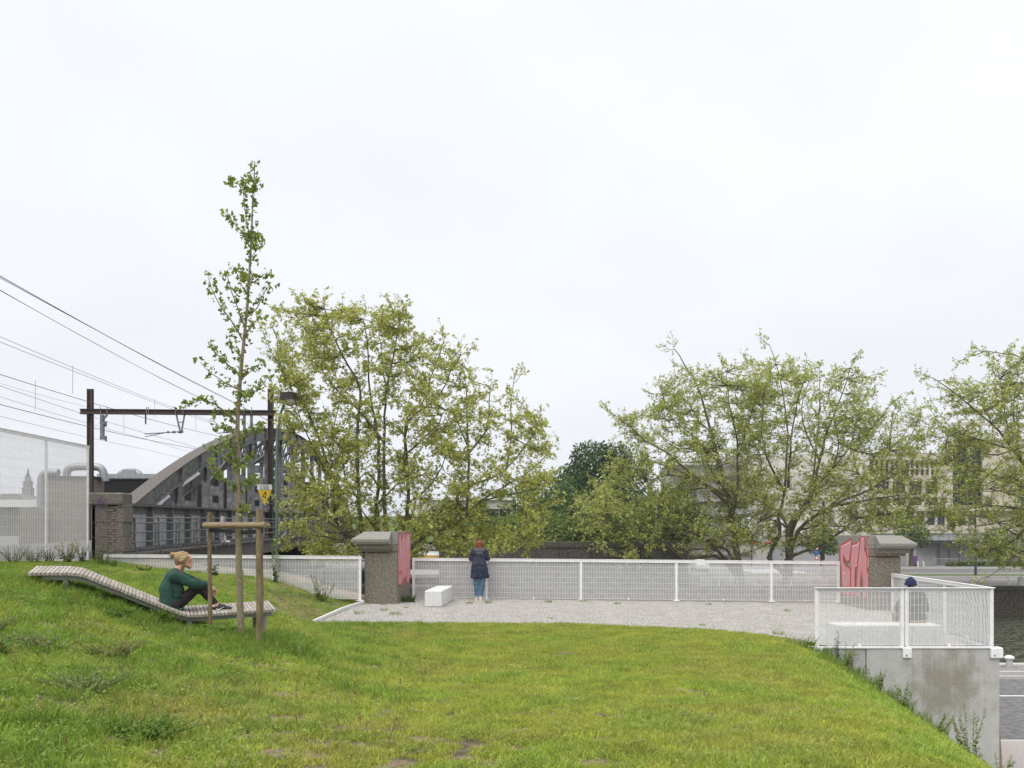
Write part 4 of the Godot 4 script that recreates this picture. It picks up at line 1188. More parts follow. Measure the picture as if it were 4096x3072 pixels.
func tree_guard() -> void:
	# three stakes with cross logs round the young tree
	var spots := [[-3.945, 11.75, .027], [-3.137, 11.15, .033], [-3.275, 11.75, .028]]
	var at := Vector3(-3.5, lawn_y(-3.5, 11.5), -11.5)
	var t := thing("tree_guard", "round wooden stakes with a cross log around the young tree", "tree guard", at)
	for s in spots:
		var y := lawn_y(s[0], s[1])
		var mb := MB.new()
		var top := 2.08 + (0.01 if s[0] < -3.5 else 0.03)
		mb.tube(PackedVector3Array([Vector3(s[0], y - 0.3, -s[1]), Vector3(s[0] + 0.004, y + 0.6, -s[1]), Vector3(s[0] - 0.004, 1.5, -s[1]), Vector3(s[0], top, -s[1]), Vector3(s[0], top + 0.012, -s[1])]), PackedFloat32Array([s[2], s[2] * 1.02, s[2] * 0.97, s[2], s[2] * 0.7]), 14)
		part("stake", mb, M.stake_wood, t)
	var mb := MB.new()
	var a := Vector3(-3.99, 1.925, -11.66)
	var b := Vector3(-3.03, 1.925, -11.06)
	mb.tube(PackedVector3Array([a, a.lerp(b, 0.01), a.lerp(b, 0.5), a.lerp(b, 0.99), b]), PackedFloat32Array([.034, .039, .04, .038, .034]), 16)
	part("cross_log", mb, M.rail_wood, t)
	mb = MB.new()
	a = Vector3(-3.12, 1.925, -11.2)
	b = Vector3(-3.26, 1.92, -12.0)
	mb.tube(PackedVector3Array([a, a.lerp(b, 0.01), a.lerp(b, 0.99), b]), PackedFloat32Array([.037, .042, .042, .038]), 16)
	part("cross_log", mb, M.rail_wood, t)
	mb = MB.new()
	var pts := [Vector3(-3.94, 1.865, -11.7), Vector3(-3.6, 1.85, -11.6), Vector3(-3.42, 1.835, -11.46), Vector3(-3.3, 1.84, -11.38), Vector3(-3.1, 1.86, -11.2)]
	for i in pts.size() - 1:
		mb.bar(pts[i], pts[i + 1], 0.012, 0.05)
	part("strap", mb, M.rubber, t)


# ---------------------------------------------------------------- railway bridge

func bp(l: float, y: float, w: float) -> Vector3:
	# a point on the bridge: l metres along it, y up, w to the right of the near truss
	return Vector3(-11.45, 0, -25.7) + Vector3(-.0783, .0117, -1.0) * l + Vector3(.997, 0, -.078) * w + Vector3.UP * y


func arch_y(l: float, shift: float) -> float:
	var t := (l - shift + 25.7 - 62.0) / 34.4
	return 2.62 + 5.6 * maxf(0.0, 1.0 - t * t) - 0.0117 * l


func block(mb: MB, l0: float, l1: float, y0: float, y1: float, w0: float, w1: float) -> void:
	mb.hexa(bp((l0 + l1) / 2, (y0 + y1) / 2, (w0 + w1) / 2), (bp(l1, 0, 0) - bp(l0, 0, 0)) / 2, Vector3.UP * (y1 - y0) / 2, (bp(0, 0, w1) - bp(0, 0, w0)) / 2)


func slope_block(mb: MB, l0: float, l1: float, a0: float, a1: float, b0: float, b1: float, w0: float, w1: float) -> void:
	# between heights a0..b0 at l0 and a1..b1 at l1
	var p := [bp(l0, a0, w0), bp(l1, a1, w0), bp(l1, b1, w0), bp(l0, b0, w0), bp(l0, a0, w1), bp(l1, a1, w1), bp(l1, b1, w1), bp(l0, b0, w1)]
	var r := Vector3.RIGHT
	mb.quad(p[0], p[1], p[2], p[3], -r)
	mb.quad(p[4], p[5], p[6], p[7], r)
	mb.quad(p[3], p[2], p[6], p[7], Vector3.UP)
	mb.quad(p[0], p[1], p[5], p[4], Vector3.DOWN)
	mb.quad(p[0], p[3], p[7], p[4], Vector3.BACK)
	mb.quad(p[1], p[2], p[6], p[5], Vector3.FORWARD)


func truss(t: Node3D, w: float, shift: float, posts: Array, latticed: bool) -> void:
	var mb := MB.new()
	var fl := MB.new()
	var n := 52
	for i in n:
		var a := shift + 1.9 + 68.8 * i / n
		var b := shift + 1.9 + 68.8 * (i + 1) / n
		var ya := arch_y(a, shift)
		var yb := arch_y(b, shift)
		slope_block(mb, a, b, ya - 0.55, yb - 0.55, ya - 0.005, yb - 0.005, w - 0.36, w - 0.14)
		slope_block(fl, a, b, ya - 0.002, yb - 0.002, ya + 0.045, yb + 0.045, w - 0.52, w)
		slope_block(mb, a, b, ya - 0.6, yb - 0.6, ya - 0.55, yb - 0.55, w - 0.48, w - 0.02)
		if i % 2 == 0 and i > 2:
			slope_block(mb, a, a + 0.09, ya - 0.55, arch_y(a + 0.09, shift) - 0.55, ya - 0.003, arch_y(a + 0.09, shift) - 0.003, w - 0.14, w - 0.04)
	var ch := part("arch_chord", mb, M.steel_grey, t)
	part("arch_flange", fl, M.steel_grey if latticed else M.steel_rust, ch)
	for i in posts.size():
		var l: float = posts[i] - 25.7
		var top := arch_y(l, shift) - 0.58
		mb = MB.new()
		if not latticed:
			block(mb, l - 0.17, l + 0.17, 2.55, top, w - 0.34, w - 0.16)
			block(mb, l - 0.24, l + 0.24, 2.55, top, w - 0.16, w - 0.1)
		else:
			block(mb, l - 0.16, l + 0.16, 1.3, top, w - 1.0, w - 0.74)
			block(mb, l - 0.16, l + 0.16, 1.3, top, w - 0.3, w - 0.04)
			var y := 1.6
			while y < top:
				block(mb, l - 0.14, l + 0.14, y, minf(y + 0.62, top), w - 0.75, w - 0.29)
				y += 1.12
		part("post", mb, M.steel_grey, t)
		if i + 1 < posts.size() and not latticed:
			# rounded spandrel plate between this post and the next
			var l2: float = posts[i + 1] - 25.7
			var q := PackedVector2Array()
			for j in 13:
				var u := lerpf(l, l2, j / 12.0)
				q.append(Vector2(u, arch_y(u, shift) - 0.56))
			for j in 17:
				var a := PI * j / 16.0
				var u := (l + l2) / 2 + (l2 - l - 0.3) / 2 * cos(a)
				q.append(Vector2(u, arch_y(u, shift) - 0.62 - 0.85 * (1.0 - sin(a))))
			mb = MB.new()
			mb.plate(q, bp(0, 0, w - 0.25), bp(1, 0, 0) - bp(0, 0, 0), Vector3.UP, Vector3(0.03, 0, 0))
			part("spandrel_plate", mb, M.steel_grey, t)


func build_bridge() -> void:
	var t := thing("railway_bridge", "grey riveted steel arch railway bridge rising behind the left tree", "bridge", bp(0, 1.2, 0))
	var mb := MB.new()
	# plate girder below the near arch
	block(mb, -1.0, 62, 1.3, 2.58, 0.18, 0.22)
	var g := part("plate_girder", mb, M.steel_light, t)
	mb = MB.new()
	block(mb, -1.0, 62, 2.58, 2.66, 0.02, 0.46)
	part("flange", mb, M.steel_rust, g)
	mb = MB.new()
	block(mb, -1.0, 62, 2.36, 2.58, 0.22, 0.25)
	block(mb, -1.0, 62, 1.26, 1.36, 0.2, 0.44)
	part("flange_angle", mb, M.steel_grey, g)
	for i in 28:
		mb = MB.new()
		var l := 0.35 + i * 2.12
		block(mb, l - 0.15, l + 0.15, 1.36, 2.36, 0.22, 0.24)
		block(mb, l - 0.03, l + 0.03, 1.36, 2.58, 0.24, 0.40)
		if i < 8:
			for k in 8:
				for s in [-0.09, 0.09]:
					mb.dome(bp(l + s, 1.45 + k * 0.12, 0.245), Vector3(0.022, 0.022, 0.022), 4, 6)
		part("stiffener", mb, M.steel_grey, g)
	truss(t, 0.0, 0.0, [28.6, 32.9, 36.9, 41.2, 45.5, 49.8, 54.1, 58.4, 62.7, 67.0, 71.3, 75.6, 79.9, 84.2, 88.5, 92.8], false)
	truss(t, -5.2, 18.0, [47.8, 54.4, 61.0, 67.8, 74.6, 81.2, 88.0, 95.0, 101.0, 107.0], true)
	# deck and the footway outside the girder
	mb = MB.new()
	block(mb, -1.0, 78, 0.95, 1.28, -6.0, 0.18)
	part("deck", mb, M.steel_rust, t)
	mb = MB.new()
	block(mb, -1.1, 62, 1.18, 1.24, 0.2, 1.02)
	var fw := part("footway", mb, M.steel_rust, t)
	mb = MB.new()
	block(mb, -1.4, 62, 0.66, 1.17, 0.82, 0.9)
	block(mb, -1.4, 62, 0.62, 0.68, 0.7, 1.0)
	part("edge_beam", mb, M.steel_rust, fw)
	for y in [2.24, 2.09, 1.83, 1.56]:
		mb = MB.new()
		mb.tube(PackedVector3Array([bp(-1.15, y, 0.95), bp(62, y, 0.95)]), PackedFloat32Array([.024, .024]), 6)
		part("handrail", mb, M.steel_grey, t)
	for i in 28:
		mb = MB.new()
		var l := -0.9 + i * 2.1
		mb.bar(bp(l, 1.5, 0.95), bp(l, 2.24, 0.95), 0.06, 0.05, Vector3.RIGHT)
		mb.bar(bp(l, 1.24, 0.86), bp(l, 2.1, 0.86), 0.06, 0.03, Vector3.RIGHT)
		mb.bar(bp(l, 1.5, 0.95), bp(l + 0.12, 1.1, 1.06), 0.05, 0.04, Vector3.RIGHT)
		part("handrail_post", mb, M.steel_grey, t)
	# lattice beams across the top
	for i in 5:
		var l := 15.0 + i * 6.0
		var a := bp(l, arch_y(l, 0) - 0.1, -0.2)
		var b := bp(l + 15.0, arch_y(l + 15.0, 18) + 0.1, -5.0)
		mb = MB.new()
		mb.bar(a, b, 0.25, 0.14)
		mb.bar(a - Vector3.UP * 0.95, b - Vector3.UP * 0.95, 0.25, 0.14)
		for k in 6:
			var u := a.lerp(b, k / 6.0)
			var v2 := a.lerp(b, (k + 1) / 6.0)
			mb.bar(u, v2 - Vector3.UP * 0.95, 0.08, 0.1)
			mb.bar(u, u - Vector3.UP * 0.95, 0.08, 0.12)
		part("cross_beam", mb, M.steel_grey, t)
	# white scrawl sprayed on the girder plates
	var scrawl := thing_part("graffiti", t)
	for i in 4:
		var l: float = [3.1, 5.0, 7.4, 11.4][i]
		mb = MB.new()
		var p := bp(l, 2.05, 0.226)
		for k in 9:
			var q := bp(l + 0.11 * (k + 1), 2.05 + (0.2 if k % 2 == 0 else -0.02) + 0.03 * (k % 3), 0.226)
			mb.bar(p, q, 0.004, 0.018)
			p = q
		part("stroke", mb, M.white_spray, scrawl)
	# stone pier at the end of the bridge
	var s := thing("abutment_pier", "brown stone and brick pier at the near end of the bridge", "pier", Vector3(-10.9, 0.9, -24.6))
	var rows := 5
	for i in rows:
		mb = MB.new()
		var y := 0.9 + i * 0.395
		mb.soft(Vector3(-11.02, y + 0.195, -24.45), Vector3(0.17, 0, 0), Vector3(0, 0.194, 0), Vector3(0, 0, 0.3), 0.012)
		part("stone", mb, M.pier_stone, s)
		mb = MB.new()
		mb.soft(Vector3(-10.52, y + 0.195, -24.45), Vector3(0.08 + 0.03 * (i % 2), 0, 0), Vector3(0, 0.194, 0), Vector3(0, 0, 0.3), 0.012)
		part("stone", mb, M.pier_stone, s)
		mb = MB.new()
		mb.soft(Vector3(-11.28, y + 0.195, -24.55), Vector3(0.085, 0, 0), Vector3(0, 0.194, 0), Vector3(0, 0, 0.25), 0.012)
		part("stone", mb, M.pier_stone, s)
	var bm := MB.new()
	bm.soft(Vector3.ZERO, Vector3(0.096, 0, 0), Vector3(0, 0.03, 0), Vector3(0, 0, 0.1), 0.006)
	var bmesh := bm.mesh()
	for i in 23:
		for k in 2:
			var x := -10.745 + (k - 0.5) * 0.2 + (0.05 if i % 2 else -0.03)
			piece("brick", bmesh, Transform3D(Basis(), Vector3(x, 0.95 + i * 0.07, -24.29 + 0.006 * ((i * 3 + k) % 4))), s, M.brick_brown)
	mb = MB.new()
	mb.span(Vector3(-11.34, 0.9, -24.3), Vector3(-10.46, 2.55, -24.7))
	part("core", mb, M.joint, s)
	mb = MB.new()
	mb.soft(Vector3(-10.91, 2.72, -24.42), Vector3(0.47, 0, 0), Vector3(0, 0.165, 0), Vector3(0, 0, 0.36), 0.04)
	part("cap_stone", mb, M.pier_stone, s)
	mb = MB.new()
	for l in [[0, .5, .12, .2], [.02, .2, .14, .5], [.14, .5, .2, .2], [.2, .2, .3, .48], [.3, .48, .32, .22], [.05, -.05, .12, .1], [.1, .1, .2, -.08]]:
		mb.bar(Vector3(-11.08 + l[0] * .6, 2.45 + l[1] * .6, -24.03), Vector3(-11.08 + l[2] * .6, 2.45 + l[3] * .6, -24.03), 0.004, 0.015)
	part("graffiti", mb, M.purple, s)
	gantry()
	# carrier bag caught on the handrail
	var bag := thing("carrier_bag", "torn white plastic bag caught on the bridge handrail", "bag", bp(8.9, 1.9, 1.0))
	mb = MB.new()
	var prof := [[0, 0], [.05, .1], [.16, .02], [.1, -.16], [.17, -.32], [.02, -.3], [-.05, -.12]]
	var q2 := PackedVector2Array()
	for p in prof:
		q2.append(Vector2(p[0] * 1.6, p[1] * 1.3))
	mb.plate(q2, bp(8.7, 2.2, 1.0), bp(1, 0, .2) - bp(0, 0, 0), Vector3.UP, Vector3(0.02, 0, 0.01))
	mb.dome(bp(8.95, 1.75, 1.02), Vector3(.09, .12, .06), 5, 8)
	part("sheet", mb, M.plastic_bag, bag)
	mb = MB.new()
	mb.dome(bp(9.2, 1.33, 1.04), Vector3(.2, .07, .12), 5, 8)
	mb.dome(bp(9.05, 1.45, 1.04), Vector3(.06, .14, .05), 5, 8)
	part("tail", mb, M.plastic_bag, bag)


func i_beam(mb: MB, a: Vector3, b: Vector3, wide: float, high: float, up: Vector3) -> void:
	var d := (b - a).normalized()
	var s := d.cross(up).normalized()
	var u := s.cross(d)
	mb.bar(a, b, wide * 0.16, high, up)
	mb.bar(a + u * (high / 2 - 0.018), b + u * (high / 2 - 0.018), wide, 0.036, up)
	mb.bar(a - u * (high / 2 - 0.018), b - u * (high / 2 - 0.018), wide, 0.036, up)


func gantry() -> void:
	var dz := -47.0
	var t := thing("catenary_gantry", "rusty steel portal carrying the overhead wires across the tracks", "gantry", Vector3(-22.0, 1.3, dz))
	var mb: MB
	for x in [-22.02, -12.6]:
		mb = MB.new()
		i_beam(mb, Vector3(x, 1.3, dz), Vector3(x, 9.28, dz), 0.26, 0.26, Vector3.RIGHT)
		part("mast", mb, M.mast_rust, t)
	mb = MB.new()
	i_beam(mb, Vector3(-22.45, 8.08, dz + 0.2), Vector3(-12.25, 8.0, dz + 0.2), 0.2, 0.27, Vector3.UP)
	part("beam", mb, M.mast_rust, t)
	# hangers, from the left mast to the right
	mb = MB.new()
	mb.bar(Vector3(-21.3, 7.9, dz + 0.2), Vector3(-21.3, 6.62, dz + 0.2), 0.17, 0.17, Vector3.RIGHT)
	mb.bar(Vector3(-21.3, 7.6, dz + 0.2), Vector3(-21.05, 7.9, dz + 0.2), 0.08, 0.08, Vector3.RIGHT)
	for y in [7.45, 6.7]:
		mb.bar(Vector3(-21.4, y, dz + 0.2), Vector3(-21.1, y, dz + 0.2), 0.2, 0.09)
		mb.rod(Vector3(-21.12, y - 0.16, dz + 0.2), Vector3(-21.12, y + 0.1, dz + 0.2), 0.06, -1, 8)
	part("hanger", mb, M.steel_grey, t)
	mb = MB.new()
	mb.bar(Vector3(-19.05, 7.92, dz + 0.2), Vector3(-19.05, 7.42, dz + 0.2), 0.06, 0.06, Vector3.RIGHT)
	part("hanger", mb, M.mast_rust, t)
	mb = MB.new()
	mb.bar(Vector3(-17.45, 7.9, dz + 0.2), Vector3(-17.24, 6.95, dz + 0.2), 0.07, 0.07, Vector3.RIGHT)
	mb.bar(Vector3(-17.03, 7.9, dz + 0.2), Vector3(-17.2, 6.95, dz + 0.2), 0.07, 0.07, Vector3.RIGHT)
	mb.bar(Vector3(-17.37, 7.52, dz + 0.2), Vector3(-17.1, 7.52, dz + 0.2), 0.05, 0.05)
	mb.bar(Vector3(-17.36, 7.0, dz + 0.2), Vector3(-17.1, 7.03, dz + 0.2), 0.1, 0.1)
	var h := part("hanger", mb, M.steel_grey, t)
	mb = MB.new()
	mb.rod(Vector3(-17.2, 7.02, dz + 0.3), Vector3(-19.05, 6.9, dz + 0.3), 0.03, -1, 6)
	mb.rod(Vector3(-17.9, 6.98, dz + 0.3), Vector3(-19.0, 6.76, dz + 0.3), 0.022, -1, 6)
	for x in [-17.5, -17.58, -17.85]:
		mb.rod(Vector3(x - 0.03, 7.0, dz + 0.3), Vector3(x + 0.03, 7.0, dz + 0.3), 0.065, -1, 8)
	part("steady_arm", mb, M.steel_grey, h)
	for x in [-13.92, -13.55]:
		mb = MB.new()
		mb.bar(Vector3(x, 7.9, dz + 0.2), Vector3(x, 7.1, dz + 0.2), 0.12, 0.12, Vector3.RIGHT)
		part("hanger", mb, M.steel_grey, t)
	mb = MB.new()
	mb.rod(Vector3(-13.6, 7.05, dz + 0.3), Vector3(-15.3, 6.94, dz + 0.3), 0.028, -1, 6)
	part("steady_arm", mb, M.steel_grey, t)
	mb = MB.new()
	mb.bar(Vector3(-12.75, 7.62, dz + 0.35), Vector3(-11.9, 7.6, dz + 0.35), 0.05, 0.05)
	part("arm", mb, M.mast_rust, t)
	for x in [-21.35, -21.0, -18.95, -18.85, -17.45, -17.05, -13.9, -13.5]:
		mb = MB.new()
		mb.bar(Vector3(x, 7.9, dz + 0.33), Vector3(x, 8.3, dz + 0.33), 0.03, 0.03, Vector3.RIGHT)
		part("clamp", mb, M.steel_grey, t)
	# distance plate on the mast
	var sgn := thing("track_sign", "yellow triangular sign marked 4 under white L50 plate", "sign", Vector3(-12.85, 3.2, -46.7))
	mb = MB.new()
	mb.soft(Vector3(-12.81, 4.13, -46.6), Vector3(0.385, 0, 0), Vector3(0, 0.135, 0), Vector3(0, 0, 0.012), 0.003)
	part("plate", mb, M.sign_white, sgn)
	mb = MB.new()
	mb.plate(PackedVector2Array([Vector2(-.36, .39), Vector2(.36, .39), Vector2(0, -.39)]), Vector3(-12.80, 3.58, -46.6), Vector3.RIGHT, Vector3.UP, Vector3(0, 0, 0.012))
	part("triangle", mb, M.sign_yellow, sgn)
	mb = MB.new()
	mb.bar(Vector3(-12.62, 2.95, -46.75), Vector3(-12.62, 4.3, -46.75), 0.06, 0.06, Vector3.RIGHT)
	mb.bar(Vector3(-12.9, 4.1, -46.65), Vector3(-12.6, 4.1, -46.75), 0.04, 0.04)
	mb.bar(Vector3(-12.8, 3.3, -46.65), Vector3(-12.4, 3.3, -46.75), 0.04, 0.04)
	part("bracket", mb, M.steel_grey, sgn)
	lettering("L50", 0.2, Vector3(-12.81, 4.13, -46.58), sgn, M.ink)
	lettering("4", 0.36, Vector3(-12.80, 3.71, -46.58), sgn, M.ink)
	# overhead wires
	var names := ["uppermost thick overhead wire", "second overhead wire just under the thick uppermost one", "upper of the close pair of overhead wires", "lower of the close pair of overhead wires", "thin overhead wire in the middle, upper of two", "thin overhead wire in the middle with long droppers", "thick overhead wire crossing the top of the left mast", "thin short overhead wire ending at the left mast", "overhead wire running just under the gantry beam", "thin overhead wire under the hanging insulator post", "lowest thick overhead contact wire", "lowest thin overhead wire above the tall fence"]
	for i in WIRES.size():
		var a: Vector3 = WIRES[i][0]
		var b: Vector3 = WIRES[i][1]
		var e := b + (b - a).normalized() * 45.0 * (0.0 if i == 7 else 1.0)
		mb = MB.new()
		var pts := PackedVector3Array()
		var rr := PackedFloat32Array()
		for k in 13:
			var u := k / 12.0
			pts.append(a.lerp(b, u) - Vector3.UP * 0.12 * 4.0 * u * (1.0 - u) * (0.5 if i % 2 else 1.0))
			rr.append(WIRES[i][2] * 0.8)
		if i != 7:
			pts.append(e)
			rr.append(WIRES[i][2] * 0.8)
		mb.tube(pts, rr, 5)
		tag(part("overhead_wire", mb, M.cable), names[i] + " above the railway", "wire", "overhead wires")
	var spots := [[5, 6, .3, "long dropper wire left of the left mast, high up"], [5, 6, .62, "long dropper wire right of the left mast, above the beam"], [9, 10, .22, "short dropper wire near the frame's left edge"], [9, 10, .55, "short dropper wire between the lower overhead wires"], [5, 6, .86, "dropper wire nearest the young tree"]]
	for l in spots:
		var a: Vector3 = WIRES[l[0]][0].lerp(WIRES[l[0]][1], l[2])
		var b: Vector3 = WIRES[l[1]][0].lerp(WIRES[l[1]][1], l[2])
		mb = MB.new()
		mb.rod(b, Vector3(b.x, maxf(a.y, b.y + 0.5), b.z), 0.006, -1, 4)
		tag(part("dropper_wire", mb, M.cable), l[3], "wire", "droppers between the overhead wires")


func lettering(s: String, high: float, at: Vector3, parent: Node3D, mat: Material) -> void:
	var f := SystemFont.new()
	f.font_names = PackedStringArray(["Droid Sans"])
	var m := TextMesh.new()
	m.font = f
	m.text = s
	m.font_size = 64
	m.pixel_size = high / 46.0
	m.depth = 0.004
	m.material = mat
	var o := MeshInstance3D.new()
	o.name = "lettering"
	o.mesh = m
	parent.add_child(o, true)
	o.position = at - org[parent]
	org[o] = org[parent]


func lamp_post() -> void:
	var at := Vector3(-8.36, QUAY, -32.0)
	var t := thing("street_lamp", "pale green curved street lamp in front of the bridge and left tree", "lamp", at)
	var mb := MB.new()
	mb.tube(PackedVector3Array([at, at + Vector3(0, 4.6, 0), at + Vector3(0, 4.62, 0), at + Vector3(0.0, 8.0, 0), at + Vector3(0.04, 8.7, 0.0), at + Vector3(0.12, 9.3, 0.05), at + Vector3(0.28, 9.72, 0.1), at + Vector3(0.42, 9.86, 0.15)]), PackedFloat32Array([.075, .068, .058, .052, .05, .048, .046, .044]), 12)
	part("pole", mb, M.lamp_green, t)
	mb = MB.new()
	var o := at + Vector3(0.44, 9.98, 0.1)
	mb.loft(PackedVector2Array([Vector2(o.x - .25, o.z + .3), Vector2(o.x + .27, o.z + .3), Vector2(o.x + .27, o.z - .3), Vector2(o.x - .25, o.z - .3)]), o.y - 0.13, PackedVector2Array([Vector2(o.x - .22, o.z + .25), Vector2(o.x + .24, o.z + .25), Vector2(o.x + .24, o.z - .25), Vector2(o.x - .22, o.z - .25)]), o.y + 0.12)
	part("housing", mb, M.lamp_dark, t)
	mb = MB.new()
	mb.dome(o + Vector3(0.06, -0.15, 0.02), Vector3(.23, .2, .27), 8, 14)
	part("bowl", mb, M.lamp_bowl, t)


# ---------------------------------------------------------------- across the canal

func windows(t: Node3D, x0: float, x1: float, y0: float, y1: float, z: float, bays: int, pier_w: float, wall: Material, deep := 0.35) -> void:
	# a row of openings: piers standing in front of recessed panes
	var pitch := (x1 - x0) / bays
	var pm := MB.new()
	pm.box(Vector3.ZERO, Vector3(pitch - pier_w, y1 - y0, 0.06))
	var pane := pm.mesh()
	var fm := MB.new()
	fm.box(Vector3(0, (y1 - y0) * 0.18, 0.04), Vector3(pitch - pier_w, 0.07, 0.05))
	fm.box(Vector3.ZERO + Vector3(0, 0, 0.04), Vector3(0.06, y1 - y0, 0.05))
	var frame := fm.mesh()
	var jm := MB.new()
	jm.box(Vector3.ZERO, Vector3(pier_w, y1 - y0, deep))
	var jamb := jm.mesh()
	for i in bays + 1:
		piece("pier", jamb, Transform3D(Basis(), Vector3(x0 + i * pitch, (y0 + y1) / 2, z - deep / 2)), t, wall)
		if i < bays:
			var c := Vector3(x0 + (i + 0.5) * pitch, (y0 + y1) / 2, z - deep)
			var w := piece("window", pane, Transform3D(Basis(), c), t, M.window_glass)
			var f := MeshInstance3D.new()
			f.name = "frame"
			f.mesh = frame
			f.material_override = M.dark_frame
			w.add_child(f, true)


func slab(t: Node3D, called: String, a: Vector3, b: Vector3, mat: Material) -> MeshInstance3D:
	var mb := MB.new()
	mb.span(a, b)
	return part(called, mb, mat, t)


func build_far_bank() -> void:
	var mb: MB
	ground_piece("far_ground", flat(-1500, 1500, 85.2, 2600, QUAY), M.asphalt)
	ground_piece("far_quay", flat(23, 300, 85.9, 104.9, QUAY + 0.004), M.paving)
	mb = MB.new()
	mb.span(Vector3(-300, WATER - 1.0, -85.2), Vector3(300, QUAY - 0.35, -86.2))
	ground_piece("canal_wall", mb, M.canal_wall)
	mb = MB.new()
	mb.span(Vector3(-300, QUAY - 0.35, -85.1), Vector3(300, QUAY + 0.02, -86.0))
	ground_piece("canal_coping", mb, M.dark_wall)
	ground_piece("verge", flat(17, 300, 105, 108.5, QUAY + 0.01), M.far_grass)
	ground_piece("far_road", flat(17, 300, 110, 124, QUAY + 0.006), M.asphalt)
	mb = MB.new()
	mb.span(Vector3(20, QUAY - 0.1, -124.0), Vector3(300, QUAY + 0.3, -124.6))
	mb.span(Vector3(20, QUAY - 0.1, -109.6), Vector3(300, QUAY + 0.14, -109.9))
	ground_piece("far_kerb", mb, M.kerb_stone)
	for i in 7:
		ground_piece("crossing_stripe", flat(30.5 + i * 1.0, 31.0 + i * 1.0, 110.5, 123.5, QUAY + 0.011), M.road_paint)
	# embankment with its dark wall
	var w := thing("embankment_wall", "dark stone embankment wall on the far bank, below the grass slope", "wall", Vector3(5, QUAY, -86.5))
	slab(w, "wall_face", Vector3(-7, QUAY - 0.3, -86.3), Vector3(16.2, 0.3, -87.3), M.dark_wall)
	for i in 8:
		slab(w, "coping_stone", Vector3(-7 + i * 2.9, 0.3, -86.2), Vector3(-4.12 + i * 2.9, 0.82, -87.3), M.dark_wall)
	for x in [2.4, 5.4, 8.9, 12.3]:
		slab(w, "buttress", Vector3(x, QUAY, -85.9), Vector3(x + 2.0, 0.05, -86.4), M.dark_wall)
	mb = sheet(-60, 17, 20, 87.2, 125, 8, func(x, d): return 0.75 + (d - 87.2) * 0.085 + 0.2 * noise.get_noise_2d(x, d))
	ground_piece("embankment", mb, M.far_grass)
	mb = MB.new()
	mb.span(Vector3(16.2, QUAY - 0.3, -86.3), Vector3(16.9, 0.75, -125))
	ground_piece("embankment_side", mb, M.dark_wall)
	# railing along the far quay
	var r := thing("quay_railing", "low white pipe railing along the far quay edge", "railing", Vector3(24, QUAY, -85.7))
	for y in [0.84, 0.45, 0.06]:
		mb = MB.new()
		mb.tube(PackedVector3Array([Vector3(18, QUAY + y, -85.7), Vector3(64, QUAY + y, -85.7)]), PackedFloat32Array([.035, .035]), 6)
		part("rail", mb, M.iron_white, r)
	for i in 27:
		mb = MB.new()
		mb.rod(Vector3(18 + i * 1.72, QUAY, -85.7), Vector3(18 + i * 1.72, QUAY + 0.87, -85.7), 0.045, -1, 6)
		part("post", mb, M.iron_white, r)
	mb = MB.new()
	mb.tube(PackedVector3Array([Vector3(48.4, QUAY, -85.6), Vector3(48.4, QUAY + 0.7, -85.6), Vector3(48.4, QUAY + 0.85, -85.6), Vector3(48.4, QUAY + 0.9, -85.6)]), PackedFloat32Array([.3, .28, .2, .05]), 10)
	tag(part("mooring_post", mb, M.iron_white), "stout white post on the far quay edge by the frame's right side", "post")
	# near quay bollard
	var b := thing("bollard", "white mushroom-headed mooring bollard on the near quay edge", "bollard", Vector3(18.95, QUAY, -34.3))
	mb = MB.new()
	mb.tube(PackedVector3Array([Vector3(18.95, QUAY, -34.3), Vector3(18.95, QUAY + 0.03, -34.3), Vector3(18.95, QUAY + 0.05, -34.3), Vector3(18.95, QUAY + 0.3, -34.3)]), PackedFloat32Array([.3, .3, .13, .115]), 14)
	part("stem", mb, M.kerb_stone, b)
	mb = MB.new()
	mb.dome(Vector3(18.95, QUAY + 0.38, -34.3), Vector3(.19, .1, .17), 8, 14)
	part("head", mb, M.sign_white, b)
	lamp_post()
	far_buildings()
	street_things()


